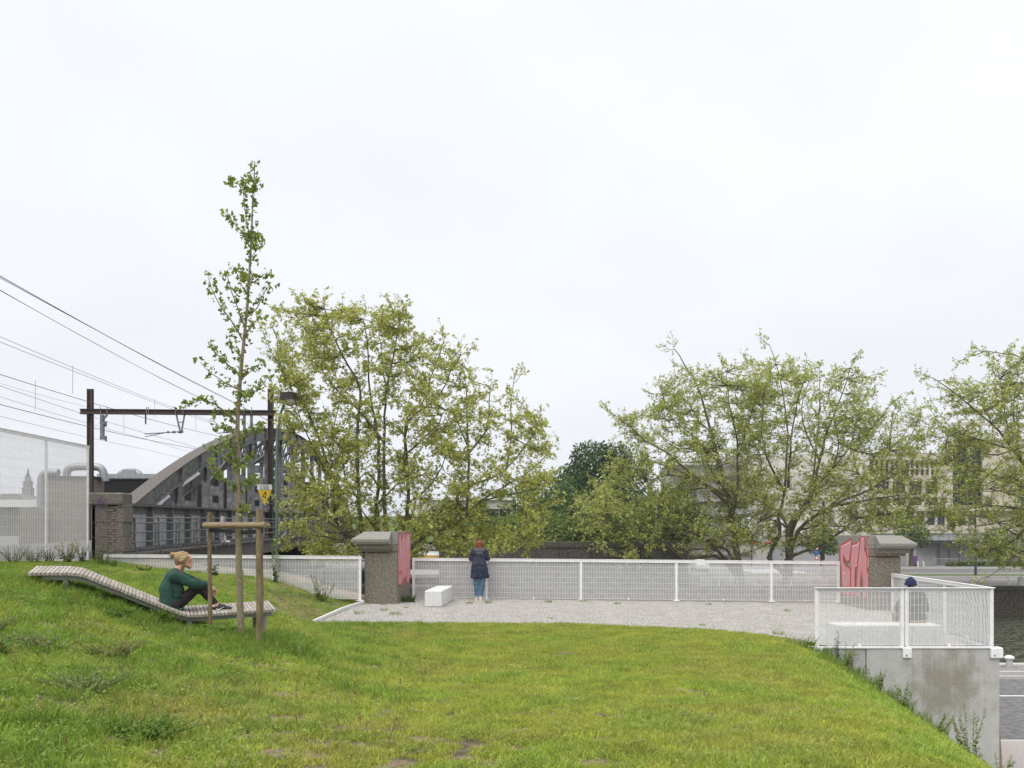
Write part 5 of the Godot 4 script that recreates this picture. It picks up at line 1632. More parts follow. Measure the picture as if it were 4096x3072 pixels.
func far_buildings() -> void:
	var t := thing("office_building", "long beige office building with window bands behind the right trees", "building", Vector3(60, QUAY, -140))
	var z := -140.0
	slab(t, "left_wing_wall", Vector3(35, -0.3, z - 12), Vector3(55.6, 13.9, z), M.facade_pale)
	slab(t, "core_wall", Vector3(55.6, QUAY, z - 14), Vector3(92, 13.0, z - 0.6), M.facade)
	for b in [[12.9, 14.05], [11.5, 11.65], [9.65, 10.6], [7.1, 7.7], [5.0, 5.9], [1.5, 2.8]]:
		slab(t, "spandrel", Vector3(55.6, b[0], z - 0.5), Vector3(67.4, b[1], z + 0.0), M.facade)
	windows(t, 56.4, 66.6, 11.65, 12.9, z, 13, 0.3, M.facade)
	windows(t, 56.4, 66.6, 10.6, 11.5, z, 13, 0.3, M.facade)
	windows(t, 56.4, 66.6, 7.7, 9.65, z, 4, 0.55, M.facade)
	windows(t, 56.4, 66.6, 5.9, 7.1, z, 4, 0.55, M.facade)
	windows(t, 56.4, 72.4, 2.8, 5.0, z, 10, 0.4, M.facade)
	slab(t, "spandrel", Vector3(67.4, 5.0, z - 0.5), Vector3(78, 5.9, z + 0.004), M.facade)
	slab(t, "spandrel", Vector3(67.4, 1.5, z - 0.5), Vector3(92, 2.8, z + 0.004), M.facade)
	slab(t, "wall_pier", Vector3(66.6, 5.9, z - 0.5), Vector3(68.6, 14.0, z + 0.003), M.facade)
	windows(t, 37, 54.5, 9.3, 10.9, z + 0.3, 7, 1.1, M.facade_pale)
	windows(t, 37, 54.5, 5.2, 6.8, z + 0.3, 7, 1.1, M.facade_pale)
	windows(t, 37, 54.5, 1.2, 2.8, z + 0.3, 7, 1.1, M.facade_pale)
	# dark glazed stair bay
	slab(t, "stair_glass", Vector3(68.6, 5.9, z - 0.4), Vector3(73.0, 14.8, z - 0.1), M.window_glass)
	for i in 10:
		slab(t, "mullion", Vector3(68.7 + i * 0.45, 5.9, z - 0.1), Vector3(68.8 + i * 0.45, 14.8, z + 0.1), M.dark_frame)
	for y in [8.0, 10.2, 12.4]:
		slab(t, "transom", Vector3(68.6, y, z - 0.1), Vector3(73.0, y + 0.12, z + 0.08), M.dark_frame)
	# taller right block with an open roof frame
	slab(t, "tower_wall", Vector3(73.0, 5.0, z - 12), Vector3(92, 16.2, z + 0.5), M.facade)
	windows(t, 78.2, 91, 8.2, 9.8, z + 0.85, 6, 0.9, M.facade)
	windows(t, 78.2, 91, 11.4, 13.0, z + 0.85, 6, 0.9, M.facade)
	windows(t, 78.2, 91, 5.4, 6.8, z + 0.85, 6, 0.9, M.facade)
	for i in 12:
		slab(t, "roof_post", Vector3(68.8 + i * 2.0, 14.0 if i < 2 else 16.2, z - 0.3), Vector3(69.1 + i * 2.0, 18.3, z + 0.2), M.facade)
	slab(t, "roof_beam", Vector3(68.4, 18.3, z - 0.4), Vector3(92, 18.75, z + 0.3), M.facade)
	# ground floor: a deep canopy over a dark screen
	slab(t, "canopy", Vector3(62, 0.0, z - 0.5), Vector3(72, 0.45, z + 3.2), M.dark_frame)
	slab(t, "ground_screen", Vector3(40, QUAY, z - 0.6), Vector3(92, 1.5, z - 0.2), M.scaffold_steel)
	slab(t, "entrance_wall", Vector3(61.0, QUAY, z - 0.2), Vector3(65.5, -0.05, z + 0.9), M.kerb_stone)
	for i in 14:
		slab(t, "screen_bar", Vector3(66.5 + i * 1.6, QUAY, z - 0.2), Vector3(66.65 + i * 1.6, 1.4, z), M.scaffold_steel)
	# scaffolded block to its left
	t = thing("scaffolded_building", "dark building wrapped in scaffolding behind the big right tree", "building", Vector3(28, QUAY, -131))
	slab(t, "wall", Vector3(23, QUAY, -139), Vector3(34.5, 11.6, -131.5), M.kerb_stone)
	slab(t, "shopfront", Vector3(33, QUAY, -131.4), Vector3(37.5, 0.8, -130.9), M.kerb_stone)
	for i in 7:
		mb_rod(t, "standard", Vector3(23.2 + i * 1.9, QUAY, -130.4), Vector3(23.2 + i * 1.9, 12.2, -130.4), 0.06, M.scaffold_steel)
	for j in 8:
		mb_rod(t, "ledger", Vector3(23, QUAY + 2.0 + j * 1.9, -130.35), Vector3(35, QUAY + 2.0 + j * 1.9, -130.35), 0.05, M.scaffold_steel)
		slab(t, "platform", Vector3(23, QUAY + 1.85 + j * 1.9, -131.3), Vector3(35, QUAY + 1.93 + j * 1.9, -130.5), M.slat_wood_b)
	for j in 4:
		mb_rod(t, "brace", Vector3(25.1 + j * 1.9, QUAY + 3.9 + j * 1.9, -130.3), Vector3(27.0 + j * 1.9, QUAY + 5.8 + j * 1.9, -130.3), 0.04, M.scaffold_steel)
	slab(t, "sheeting", Vector3(33.2, 2.0, -130.25), Vector3(35.0, 3.8, -130.2), M.sign_white)
	slab(t, "sheeting", Vector3(36.5, 2.0, -130.25), Vector3(39.5, 3.6, -130.2), M.sign_white)
	# white pavilion on the embankment, seen through the left tree
	t = thing("pavilion", "white modern house on the far embankment behind the left tree", "building", Vector3(-2.5, 0.7, -100))
	slab(t, "wall", Vector3(-9.5, 0.5, -106), Vector3(0.2, 5.3, -100), M.facade_pale)
	slab(t, "roof_slab", Vector3(-10, 5.3, -106.5), Vector3(0.4, 5.55, -99.6), M.sign_white)
	slab(t, "window_band", Vector3(-9, 2.7, -100.05), Vector3(-1.1, 4.3, -99.9), M.window_glass)
	for i in 6:
		slab(t, "mullion", Vector3(-9 + i * 1.5, 2.7, -99.9), Vector3(-8.86 + i * 1.5, 4.3, -99.8), M.sign_white)
	slab(t, "balcony", Vector3(-9, 1.35, -100), Vector3(0.6, 2.15, -98.9), M.sign_white)
	slab(t, "balcony_roof", Vector3(-6, 2.15, -100), Vector3(1.2, 2.28, -98.7), M.kerb_stone)
	slab(t, "vent", Vector3(-1.8, 1.55, -98.9), Vector3(-0.9, 1.95, -98.85), M.window_glass)
	slab(t, "concrete_fin", Vector3(0.4, -1.2, -99.6), Vector3(1.4, 1.3, -99.0), M.kerb_stone)
	# left of the railway
	t = thing("railway_shed", "long low shed with white roof edge behind the tall fence", "shed", Vector3(-36, 1.0, -60))
	slab(t, "wall", Vector3(-60, 0.6, -68), Vector3(-30.6, 3.45, -60), M.pier_stone)
	slab(t, "roof", Vector3(-60.5, 3.45, -68.5), Vector3(-30.4, 3.95, -59.6), M.sign_white)
	slab(t, "platform", Vector3(-60, 0.6, -60), Vector3(-30.6, 1.5, -58.6), M.kerb_stone)
	t = thing("brick_building", "brown brick block with ducts on its roof behind the tall fence", "building", Vector3(-27.5, 1.0, -56))
	slab(t, "wall", Vector3(-28.9, 0.5, -57.6), Vector3(-26.1, 5.15, -56), M.brick_brown)
	slab(t, "wall", Vector3(-30.4, 0.5, -57.5), Vector3(-28.9, 3.3, -55.5), M.brick_brown)
	slab(t, "parapet", Vector3(-29.0, 5.15, -57.7), Vector3(-26.0, 5.28, -55.9), M.dark_frame)
	t = thing("black_hall", "black clad industrial hall behind the bridge", "building", Vector3(-40, QUAY, -110))
	slab(t, "wall", Vector3(-52, QUAY, -130), Vector3(-27, 8.2, -110), M.black_cladding)
	slab(t, "roof_edge", Vector3(-52.1, 8.2, -130), Vector3(-26.9, 8.32, -109.8), M.dark_frame)
	ducts()
	t = thing("church_tower", "distant stone church tower beyond the tall fence", "tower", Vector3(-484, QUAY, -900))
	var mb := MB.new()
	var at := Vector3(-484, 0, -900)
	var tiers := [[4.6, -3.3, 34.0], [4.0, 34.0, 44.0], [4.4, 44.0, 45.2], [3.3, 45.2, 51.0], [3.6, 51.0, 52.0], [2.1, 52.0, 57.0]]
	for q in tiers:
		mb.box(at + Vector3(0, (q[1] + q[2]) / 2, 0), Vector3(q[0] * 2, q[2] - q[1], q[0] * 2))
	part("shaft", mb, M.pier_stone, t)
	mb = MB.new()
	mb.tube(PackedVector3Array([at + Vector3(0, 57, 0), at + Vector3(0, 65, 0)]), PackedFloat32Array([1.9, 0.15]), 8)
	part("spire", mb, M.black_cladding, t)
	mb = MB.new()
	mb.span(Vector3(-505, QUAY, -905), Vector3(-468, 26, -925))
	part("nave", mb, M.pier_stone, t)
	# roofs on the far left skyline
	for i in 5:
		t = thing("distant_house", ["low distant house left of the church tower", "distant house right of the church tower", "distant flat-roofed block beside the brick block", "small distant house between tower and brick block", "leftmost distant house on the skyline"][i], "house", Vector3([-390, -340, -320, -365, -430][i], QUAY, -700))
		var x: float = [-390.0, -340.0, -320.0, -365.0, -430.0][i]
		var h: float = [26.0, 27.0, 30.0, 24.0, 25.0][i]
		slab(t, "wall", Vector3(x - 11, QUAY, -715), Vector3(x + 11, h, -700), M.facade_pale if i % 2 else M.pier_stone)
		mb = MB.new()
		mb.plate(PackedVector2Array([Vector2(-11.5, 0), Vector2(11.5, 0), Vector2(7, 5), Vector2(-7, 5)]), Vector3(x, h, -707.5), Vector3.RIGHT, Vector3.UP, Vector3(0, 0, 8))
		part("roof", mb, M.brick_brown, t)


func mb_rod(t: Node3D, called: String, a: Vector3, b: Vector3, r: float, mat: Material) -> void:
	var mb := MB.new()
	mb.rod(a, b, r, -1, 6)
	part(called, mb, mat, t)


func duct(t: Node3D, pts: Array, r: float) -> void:
	# rounded bends, ribbed
	var p := PackedVector3Array()
	var rr := PackedFloat32Array()
	for i in pts.size() - 1:
		for k in 8:
			var u := k / 8.0
			var q := Vector3.ZERO
			for j in 7:
				var s := clampf(i + u + (j - 3) * 0.11, 0.0, pts.size() - 1.0)
				var a := mini(int(s), pts.size() - 2)
				q += (pts[a] as Vector3).lerp(pts[a + 1], s - a) / 7.0
			p.append(q)
			rr.append(r * (1.0 if k % 2 else 1.035))
	p.append(pts[-1])
	rr.append(r)
	var mb := MB.new()
	mb.tube(p, rr, 12)
	part("duct", mb, M.duct_metal, t)


func ducts() -> void:
	var t := thing("roof_ducts", "silver ventilation ducts arching over the brick block's roof", "ducts", Vector3(-27, 5.2, -57))
	var z := -57.0
	duct(t, [Vector3(-28.2, 5.0, z), Vector3(-28.2, 5.72, z), Vector3(-27.8, 5.95, z), Vector3(-26.2, 5.95, z), Vector3(-25.9, 5.7, z), Vector3(-25.75, 5.0, z)], 0.24)
	duct(t, [Vector3(-29.3, 3.2, z + 1), Vector3(-29.3, 5.2, z + 1), Vector3(-29.0, 5.5, z + 1), Vector3(-28.2, 5.5, z + 1)], 0.24)
	t = thing("roof_ducts", "silver ducts and box units on the black hall's roof", "ducts", Vector3(-48, 8.3, -111))
	z = -112.0
	duct(t, [Vector3(-48.8, 8.2, z), Vector3(-48.8, 8.9, z), Vector3(-48.2, 9.25, z), Vector3(-46.9, 9.25, z), Vector3(-46.3, 8.9, z), Vector3(-46.2, 8.2, z)], 0.42)
	slab(t, "box_duct", Vector3(-51.4, 8.3, z - 0.6), Vector3(-42, 8.95, z + 0.6), M.duct_metal)
	slab(t, "unit", Vector3(-48.3, 8.9, z - 0.7), Vector3(-46.7, 9.5, z + 0.5), M.duct_metal)
	for i in 9:
		slab(t, "duct_seam", Vector3(-51.2 + i * 1.1, 8.28, z + 0.6), Vector3(-51.12 + i * 1.1, 8.97, z + 0.63), M.kerb_stone)


func street_things() -> void:
	var t := thing("lamp_column", "dark green lamp column on the far street by the frame's right side", "lamp", Vector3(54.6, QUAY, -106))
	mb_rod(t, "base", Vector3(54.6, QUAY, -106), Vector3(54.6, QUAY + 2.2, -106), 0.15, M.post_green)
	mb_rod(t, "pole", Vector3(54.6, QUAY + 2.2, -106), Vector3(54.6, QUAY + 11.5, -106), 0.1, M.post_green)
	t = thing("lamp_column", "dark green lamp column seen left of the right stone pier", "lamp", Vector3(34.8, QUAY, -100.5))
	mb_rod(t, "base", Vector3(34.8, QUAY, -100.5), Vector3(34.8, QUAY + 2.0, -100.5), 0.17, M.kerb_stone)
	mb_rod(t, "pole", Vector3(34.8, QUAY + 2.0, -100.5), Vector3(34.8, QUAY + 8.6, -100.5), 0.13, M.post_green)
	t = thing("globe_lamp", "thin grey lamp with small white top before the office building", "lamp", Vector3(58.6, QUAY, -130))
	mb_rod(t, "pole", Vector3(58.6, QUAY, -130), Vector3(58.6, QUAY + 4.4, -130), 0.06, M.scaffold_steel)
	var mb := MB.new()
	mb.dome(Vector3(58.6, QUAY + 4.6, -130), Vector3(.14, .26, .14), 8, 10)
	part("globe", mb, M.sign_white, t)
	t = thing("pole", "white pole standing on the far bank left of the big right tree", "pole", Vector3(14.4, 0.8, -90))
	mb_rod(t, "pole", Vector3(14.4, 0.4, -90), Vector3(14.4, 5.0, -90), 0.1, M.sign_white)
	t = thing("pole", "grey pole beside the white bus under the left tree", "pole", Vector3(-5.0, QUAY, -87))
	mb_rod(t, "pole", Vector3(-5.05, QUAY, -87), Vector3(-5.05, 1.6, -87), 0.1, M.scaffold_steel)
	t = thing("concrete_pillar", "square dark concrete pillar on the far bank behind the standing woman", "pillar", Vector3(-4.5, QUAY, -86.2))
	slab(t, "shaft", Vector3(-5.0, QUAY, -86.8), Vector3(-3.95, 1.2, -85.9), M.dark_wall)
	slab(t, "head", Vector3(-5.3, 1.2, -87.0), Vector3(-3.7, 1.45, -85.7), M.dark_wall)
	# bus
	t = thing("bus", "white and yellow bus on the far quay under the left tree", "bus", Vector3(-9, QUAY, -88))
	mb = MB.new()
	mb.soft(Vector3(-9.2, QUAY + 1.95, -88.6), Vector3(4.2, 0, 0), Vector3(0, 1.3, 0), Vector3(0, 0, 1.25), 0.35)
	part("body", mb, M.car_white, t)
	slab(t, "stripe", Vector3(-13.2, QUAY + 2.55, -87.35), Vector3(-5.2, QUAY + 2.85, -87.32), M.van_yellow)
	slab(t, "window_band", Vector3(-13.0, QUAY + 1.5, -87.35), Vector3(-5.4, QUAY + 2.5, -87.33), M.window_glass)
	for x in [-11.8, -6.6]:
		mb_rod(t, "wheel", Vector3(x, QUAY + 0.5, -87.3), Vector3(x, QUAY + 0.5, -87.6), 0.5, M.rubber)
	# parked car
	t = thing("parked_car", "small white car parked beyond the canal left of the big tree", "car", Vector3(24.6, QUAY, -118))
	mb = MB.new()
	mb.soft(Vector3(24.6, QUAY + 0.65, -118), Vector3(0.88, 0, 0), Vector3(0, 0.4, 0), Vector3(0, 0, 2.0), 0.16)
	part("body", mb, M.car_white, t)
	mb = MB.new()
	mb.loft(PackedVector2Array([Vector2(23.8, -116.4), Vector2(25.4, -116.4), Vector2(25.4, -119.4), Vector2(23.8, -119.4)]), QUAY + 1.03, PackedVector2Array([Vector2(24.0, -116.9), Vector2(25.2, -116.9), Vector2(25.2, -119.0), Vector2(24.0, -119.0)]), QUAY + 1.5)
	part("cabin", mb, M.car_white, t)
	mb = MB.new()
	mb.quad(Vector3(23.9, QUAY + 1.08, -116.43), Vector3(25.3, QUAY + 1.08, -116.43), Vector3(25.12, QUAY + 1.43, -116.8), Vector3(24.08, QUAY + 1.43, -116.8), Vector3.BACK)
	part("windscreen", mb, M.window_glass, t)
	for x in [23.75, 25.3]:
		for zz in [-116.7, -119.3]:
			mb_rod(t, "wheel", Vector3(x, QUAY + 0.32, zz), Vector3(x + 0.15, QUAY + 0.32, zz), 0.32, M.rubber)
	# litter bins and street signs
	t = thing("litter_bin", "purple litter bin in front of the office building", "bin", Vector3(60.1, QUAY, -134))
	slab(t, "bin", Vector3(59.75, QUAY + 0.2, -134.3), Vector3(60.45, QUAY + 1.5, -133.9), M.purple)
	slab(t, "foot", Vector3(59.95, QUAY, -134.2), Vector3(60.25, QUAY + 0.2, -134.0), M.dark_frame)
	for i in 2:
		t = thing("short_post", ["left of two short white posts near the purple bin", "right of two short white posts near the purple bin"][i], "post", Vector3(55.6 + i * 0.8, QUAY, -124))
		mb_rod(t, "post", Vector3(55.6 + i * 0.8, QUAY + 0.3, -123.2), Vector3(55.5 + i * 0.8, QUAY + 1.1, -123.2), 0.09, M.sign_white)
	t = thing("road_sign", "pole with round red and blue road signs left of right pier", "sign", Vector3(40.6, QUAY, -120))
	mb_rod(t, "pole", Vector3(40.6, QUAY, -120), Vector3(40.6, QUAY + 3.3, -120), 0.05, M.scaffold_steel)
	mb_rod(t, "disc", Vector3(40.6, QUAY + 3.0, -119.95), Vector3(40.6, QUAY + 3.0, -119.9), 0.32, M.red_paint)
	mb_rod(t, "disc_face", Vector3(40.6, QUAY + 3.0, -119.9), Vector3(40.6, QUAY + 3.0, -119.88), 0.22, M.sign_white)
	slab(t, "blue_plate", Vector3(40.3, QUAY + 2.05, -119.95), Vector3(40.9, QUAY + 2.6, -119.9), M.sign_blue)
	mb_rod(t, "disc", Vector3(40.6, QUAY + 1.65, -119.95), Vector3(40.6, QUAY + 1.65, -119.9), 0.3, M.red_paint)
	mb_rod(t, "disc_face", Vector3(40.6, QUAY + 1.65, -119.9), Vector3(40.6, QUAY + 1.65, -119.88), 0.2, M.sign_white)
	t = thing("barrier_beam", "red and white striped beam over the gate by the scaffolding", "barrier", Vector3(34.9, QUAY, -126))
	for i in 3:
		slab(t, "stripe", Vector3(33.6 + i * 0.9, 0.12, -126.1), Vector3(34.5 + i * 0.9, 0.42, -126.0), M.sign_white if i == 1 else M.red_paint)
	for x in [33.5, 36.3]:
		slab(t, "post", Vector3(x, QUAY, -126.15), Vector3(x + 0.15, 0.1, -126.0), M.dark_frame)
	for i in 2:
		t = thing("street_barrier", ["left grey tubular barrier before the office entrance", "right grey tubular barrier before the office entrance"][i], "barrier", Vector3(64.0 + i * 5.2, QUAY, -132))
		var x := 61.9 + i * 5.0
		for y in [0.15, 1.15]:
			mb_rod(t, "rail", Vector3(x, QUAY + y, -132), Vector3(x + 3.9, QUAY + y, -132), 0.04, M.scaffold_steel)
		for k in 12:
			mb_rod(t, "bar", Vector3(x + k * 0.35, QUAY + 0.15, -132), Vector3(x + k * 0.35, QUAY + 1.15, -132), 0.03, M.scaffold_steel)


# ---------------------------------------------------------------- trees and plants

func unit() -> Vector3:
	var z := rng.randf_range(-1.0, 1.0)
	var a := rng.randf() * TAU
	var r := sqrt(1.0 - z * z)
	return Vector3(r * cos(a), z, r * sin(a))


func smooth_line(p: Array, step: float, jitter: float) -> PackedVector3Array:
	var out := PackedVector3Array()
	var m := p.size()
	for i in m - 1:
		var a: Vector3 = p[maxi(i - 1, 0)]
		var b: Vector3 = p[i]
		var c: Vector3 = p[i + 1]
		var d: Vector3 = p[mini(i + 2, m - 1)]
		var k := maxi(2, int(b.distance_to(c) / step))
		for j in k:
			out.append(b.cubic_interpolate(c, a, d, float(j) / k) + (unit() * jitter if i + j > 0 else Vector3.ZERO))
	out.append(p[m - 1])
	return out


func leaf(mb: MB, at: Vector3, axis: Vector3, up: Vector3, size: float, form: int, col: Color) -> void:
	var s := axis.cross(up).normalized()
	var u := s.cross(axis)
	var a := axis * size
	var b := s * size
	var k := mb.v.size()
	var fold := u * size * 0.18
	match form:
		0:  # plane tree: three pointed lobes
			mb.v.append(at)
			mb.v.append(at + a * 0.42 + b * 0.58 - fold)
			mb.v.append(at + a * 0.55 + b * 0.2)
			mb.v.append(at + a * 1.05 - fold)
			mb.v.append(at + a * 0.55 - b * 0.2)
			mb.v.append(at + a * 0.42 - b * 0.58 - fold)
			mb.ix.append_array([k, k + 1, k + 2, k, k + 2, k + 3, k, k + 3, k + 4, k, k + 4, k + 5])
			for i in 6:
				mb.n.append(-u)
				mb.c.append(col)
		1:  # simple leaf: a folded lozenge
			mb.v.append(at)
			mb.v.append(at + a * 0.5 + b * 0.42 - fold)
			mb.v.append(at + a)
			mb.v.append(at + a * 0.5 - b * 0.42 - fold)
			mb.ix.append_array([k, k + 1, k + 2, k, k + 2, k + 3])
			for i in 4:
				mb.n.append(-u)
				mb.c.append(col)
		2:  # ginkgo fan
			mb.v.append(at)
			mb.v.append(at + a * 0.75 + b * 0.62)
			mb.v.append(at + a * 1.0 + b * 0.2)
			mb.v.append(at + a * 0.8)
			mb.v.append(at + a * 1.0 - b * 0.2)
			mb.v.append(at + a * 0.75 - b * 0.62)
			mb.ix.append_array([k, k + 1, k + 2, k, k + 2, k + 3, k, k + 3, k + 4, k, k + 4, k + 5])
			for i in 6:
				mb.n.append(-u)
				mb.c.append(col)
		3:  # long blade, bent over
			mb.v.append(at - b * 0.05)
			mb.v.append(at + b * 0.05)
			mb.v.append(at + a * 0.5 + b * 0.09 + fold * 0.6)
			mb.v.append(at + a * 0.5 - b * 0.09 + fold * 0.6)
			mb.v.append(at + a - fold)
			mb.ix.append_array([k, k + 1, k + 2, k, k + 2, k + 3, k + 3, k + 2, k + 4])
			for i in 5:
				mb.n.append(-u)
				mb.c.append(col)


func plane_tree(t: Node3D, limbs: Array, p: Dictionary) -> void:
	# limbs given as lines; branches reach from them into the crown's outline and carry twigs and leaves
	var crown := MB.new()
	crown.tinted = true
	var twigs := MB.new()
	var k: float = p.scale
	var joints := PackedVector3Array()
	for li in limbs.size():
		var line := smooth_line(limbs[li][0], 0.45 * k, 0.03 * k if li > 0 else 0.0)
		var m := line.size()
		var r := PackedFloat32Array()
		for i in m:
			r.append(lerpf(limbs[li][1], limbs[li][2], pow(float(i) / (m - 1), p.taper)))
		var mb := MB.new()
		mb.tube(line, r, 9 if li == 0 else 7)
		part("trunk" if li == 0 else "limb", mb, M.plane_bark, t)
		if li == 0:
			continue
		for i in range(1, m):
			joints.append(line[i])
		for e in 2:
			branch(crown, twigs, line[m - 1], line[m - 1] + ((line[m - 1] - line[m - 3]).normalized() + unit() * 0.6).normalized() * 0.7 * k, k, p)
	var lo := Vector2(1e6, 1e6)
	var hi := -lo
	for q in p.outline:
		lo = lo.min(q)
		hi = hi.max(q)
	var z0: float = limbs[0][0][0].z
	var made := 0
	var tries := 0
	while made < p.branches and tries < p.branches * 12:
		tries += 1
		var q := Vector2(rng.randf_range(lo.x, hi.x), rng.randf_range(lo.y, hi.y))
		if not Geometry2D.is_point_in_polygon(q, p.outline):
			continue
		var to := Vector3(q.x, q.y, z0 + (rng.randf() + rng.randf() - 1.0) * p.deep)
		var best := 1e9
		var from := Vector3.ZERO
		for j in joints:
			var d := j.distance_to(to) + maxf(0.0, j.y - to.y) * 0.8
			if d < best:
				best = d
				from = j
		if best > p.reach * k or best < 0.25 * k:
			continue
		made += 1
		branch(crown, twigs, from, to, k, p)
	part("twigs", twigs, M.plane_bark, t)
	var o := part("crown", crown, M.leaves, t)
	o.set_meta("kind", "stuff")


func branch(crown: MB, twigs: MB, at: Vector3, to: Vector3, k: float, p: Dictionary) -> void:
	var length := at.distance_to(to)
	var bow := (unit() * 0.12 + Vector3.DOWN * 0.06) * length
	var pts := PackedVector3Array([at])
	for i in range(1, 5):
		var u := i / 4.0
		pts.append(at.lerp(to, u) + bow * 4.0 * u * (1.0 - u) + unit() * 0.03 * length * (1.0 if i < 4 else 0.0))
	var r0 := (0.008 + 0.006 * minf(length / k, 2.0)) * k
	twigs.tube(pts, PackedFloat32Array([r0, r0 * .85, r0 * .65, r0 * .45, r0 * .25]), 4, false)
	var tone := rng.randf()
	var n := maxi(5, int(minf(length, 1.5 * k) / (p.twig_gap * k)))
	var from := maxf(0.12, 1.0 - 1.5 * k / length)
	for i in n:
		var f := lerpf(from, 1.0, (i + rng.randf()) / n) * 4.0
		var a := mini(int(f), 3)
		var s := pts[a].lerp(pts[a + 1], f - a)
		var e := ((pts[a + 1] - pts[a]).normalized() * 0.7 + unit() * 0.9 + Vector3.UP * 0.15).normalized()
		var tl: float = p.twig * k * rng.randf_range(0.5, 1.0)
		var mid := s + e * tl * 0.5
		var tip := mid + (e + unit() * 0.4).normalized() * tl * 0.5
		twigs.tube(PackedVector3Array([s, mid, tip]), PackedFloat32Array([r0 * .34, r0 * .26, r0 * .14]), 3, false)
		for j in p.leaves:
			var g := rng.randf_range(0.25, 1.05)
			var w := s.lerp(tip, g) + unit() * 0.05 * k
			var ax := (unit() + Vector3.DOWN * 0.35 + e * 0.4).normalized()
			var up := (unit() * 0.8 + Vector3.UP).normalized()
			var c: Color = p.dark.lerp(p.light, clampf(0.4 * tone + 0.65 * rng.randf(), 0.0, 1.0))
			if rng.randf() < 0.07:
				c = c.lerp(p.dry, 0.8)
			leaf(crown, w, ax, up, p.leaf * rng.randf_range(0.5, 1.25), p.form, c)


func blob_tree(t: Node3D, at: Vector3, lobes: Array, n: int, size: float, dark: Color, light: Color, trunk_h: float) -> void:
	var crown := MB.new()
	crown.tinted = true
	var total := 0.0
	for l in lobes:
		total += l[1] * l[1]
	for l in lobes:
		var c: Vector3 = l[0]
		var r: float = l[1]
		var m := int(n * r * r / total)
		for i in m:
			var u := unit()
			var bumpy := 1.0 + 0.2 * noise_b.get_noise_3d(c.x + u.x * 2.2, u.y * 2.2, c.z + u.z * 2.2)
			var rr := r * bumpy * pow(rng.randf(), 0.22)
			var p := c + u * rr * Vector3(1, 0.9, 1)
			var ax := (unit() + u * 0.5 + Vector3.DOWN * 0.3).normalized()
			leaf(crown, p, ax, (u + unit() * 0.7 + Vector3.UP * 0.5).normalized(), size * rng.randf_range(0.6, 1.3), 1, dark.lerp(light, rng.randf()))
	var mb := MB.new()
	var top: Vector3 = lobes[0][0]
	mb.tube(PackedVector3Array([at, at + Vector3.UP * trunk_h, top]), PackedFloat32Array([0.4, 0.3, 0.08]), 8)
	part("trunk", mb, M.plane_bark, t)
	for l in lobes.slice(1):
		mb = MB.new()
		mb.tube(PackedVector3Array([at + Vector3.UP * trunk_h, (at + Vector3.UP * trunk_h).lerp(l[0], 0.5) + Vector3.UP * 0.3, l[0]]), PackedFloat32Array([0.18, 0.1, 0.04]), 6)
		part("limb", mb, M.plane_bark, t)
	part("crown", crown, M.leaves, t).set_meta("kind", "stuff")


func ginkgo() -> void:
	var base: Vector3 = GINKGO_LIMBS[0][0][1]
	base.y = lawn_y(base.x, -base.z)
	var t := thing("young_tree", "slender young ginkgo tree staked beside the timber lounger", "tree", base)
	var crown := MB.new()
	crown.tinted = true
	for li in GINKGO_LIMBS.size():
		var line := smooth_line(GINKGO_LIMBS[li][0], 0.12, 0.006 if li else 0.003)
		var m := line.size()
		var r := PackedFloat32Array()
		for i in m:
			r.append(lerpf(GINKGO_LIMBS[li][1], GINKGO_LIMBS[li][2], pow(float(i) / (m - 1), 0.75)) * rng.randf_range(0.94, 1.08))
		var mb := MB.new()
		mb.tube(line, r, 10 if li == 0 else 5)
		part("trunk" if li == 0 else "branch", mb, M.young_bark, t)
		for i in m - 1:
			if li == 0 and line[i].y < 2.55 and not (line[i].y > 2.1 and rng.randf() < 0.12):
				continue
			var n := 4 if li == 0 else 5
			for e in n:
				var s := line[i].lerp(line[i + 1], rng.randf())
				var out := (unit() + Vector3.UP * 0.25).normalized()
				var spur := rng.randf_range(0.015, 0.06) + (r[i] if li == 0 else 0.0)
				var tone := rng.randf()
				for j in 3:
					var q := s + out * spur + unit() * 0.02
					leaf(crown, q, (out + unit() * 0.7 + Vector3.DOWN * 0.2).normalized(), (unit() + Vector3.UP * 0.5).normalized(), rng.randf_range(0.028, 0.054), 2, Color(.12, .18, .03).lerp(Color(.28, .35, .065), clampf(tone * 0.6 + rng.randf() * 0.5, 0, 1)))
	part("crown", crown, M.leaves, t).set_meta("kind", "stuff")


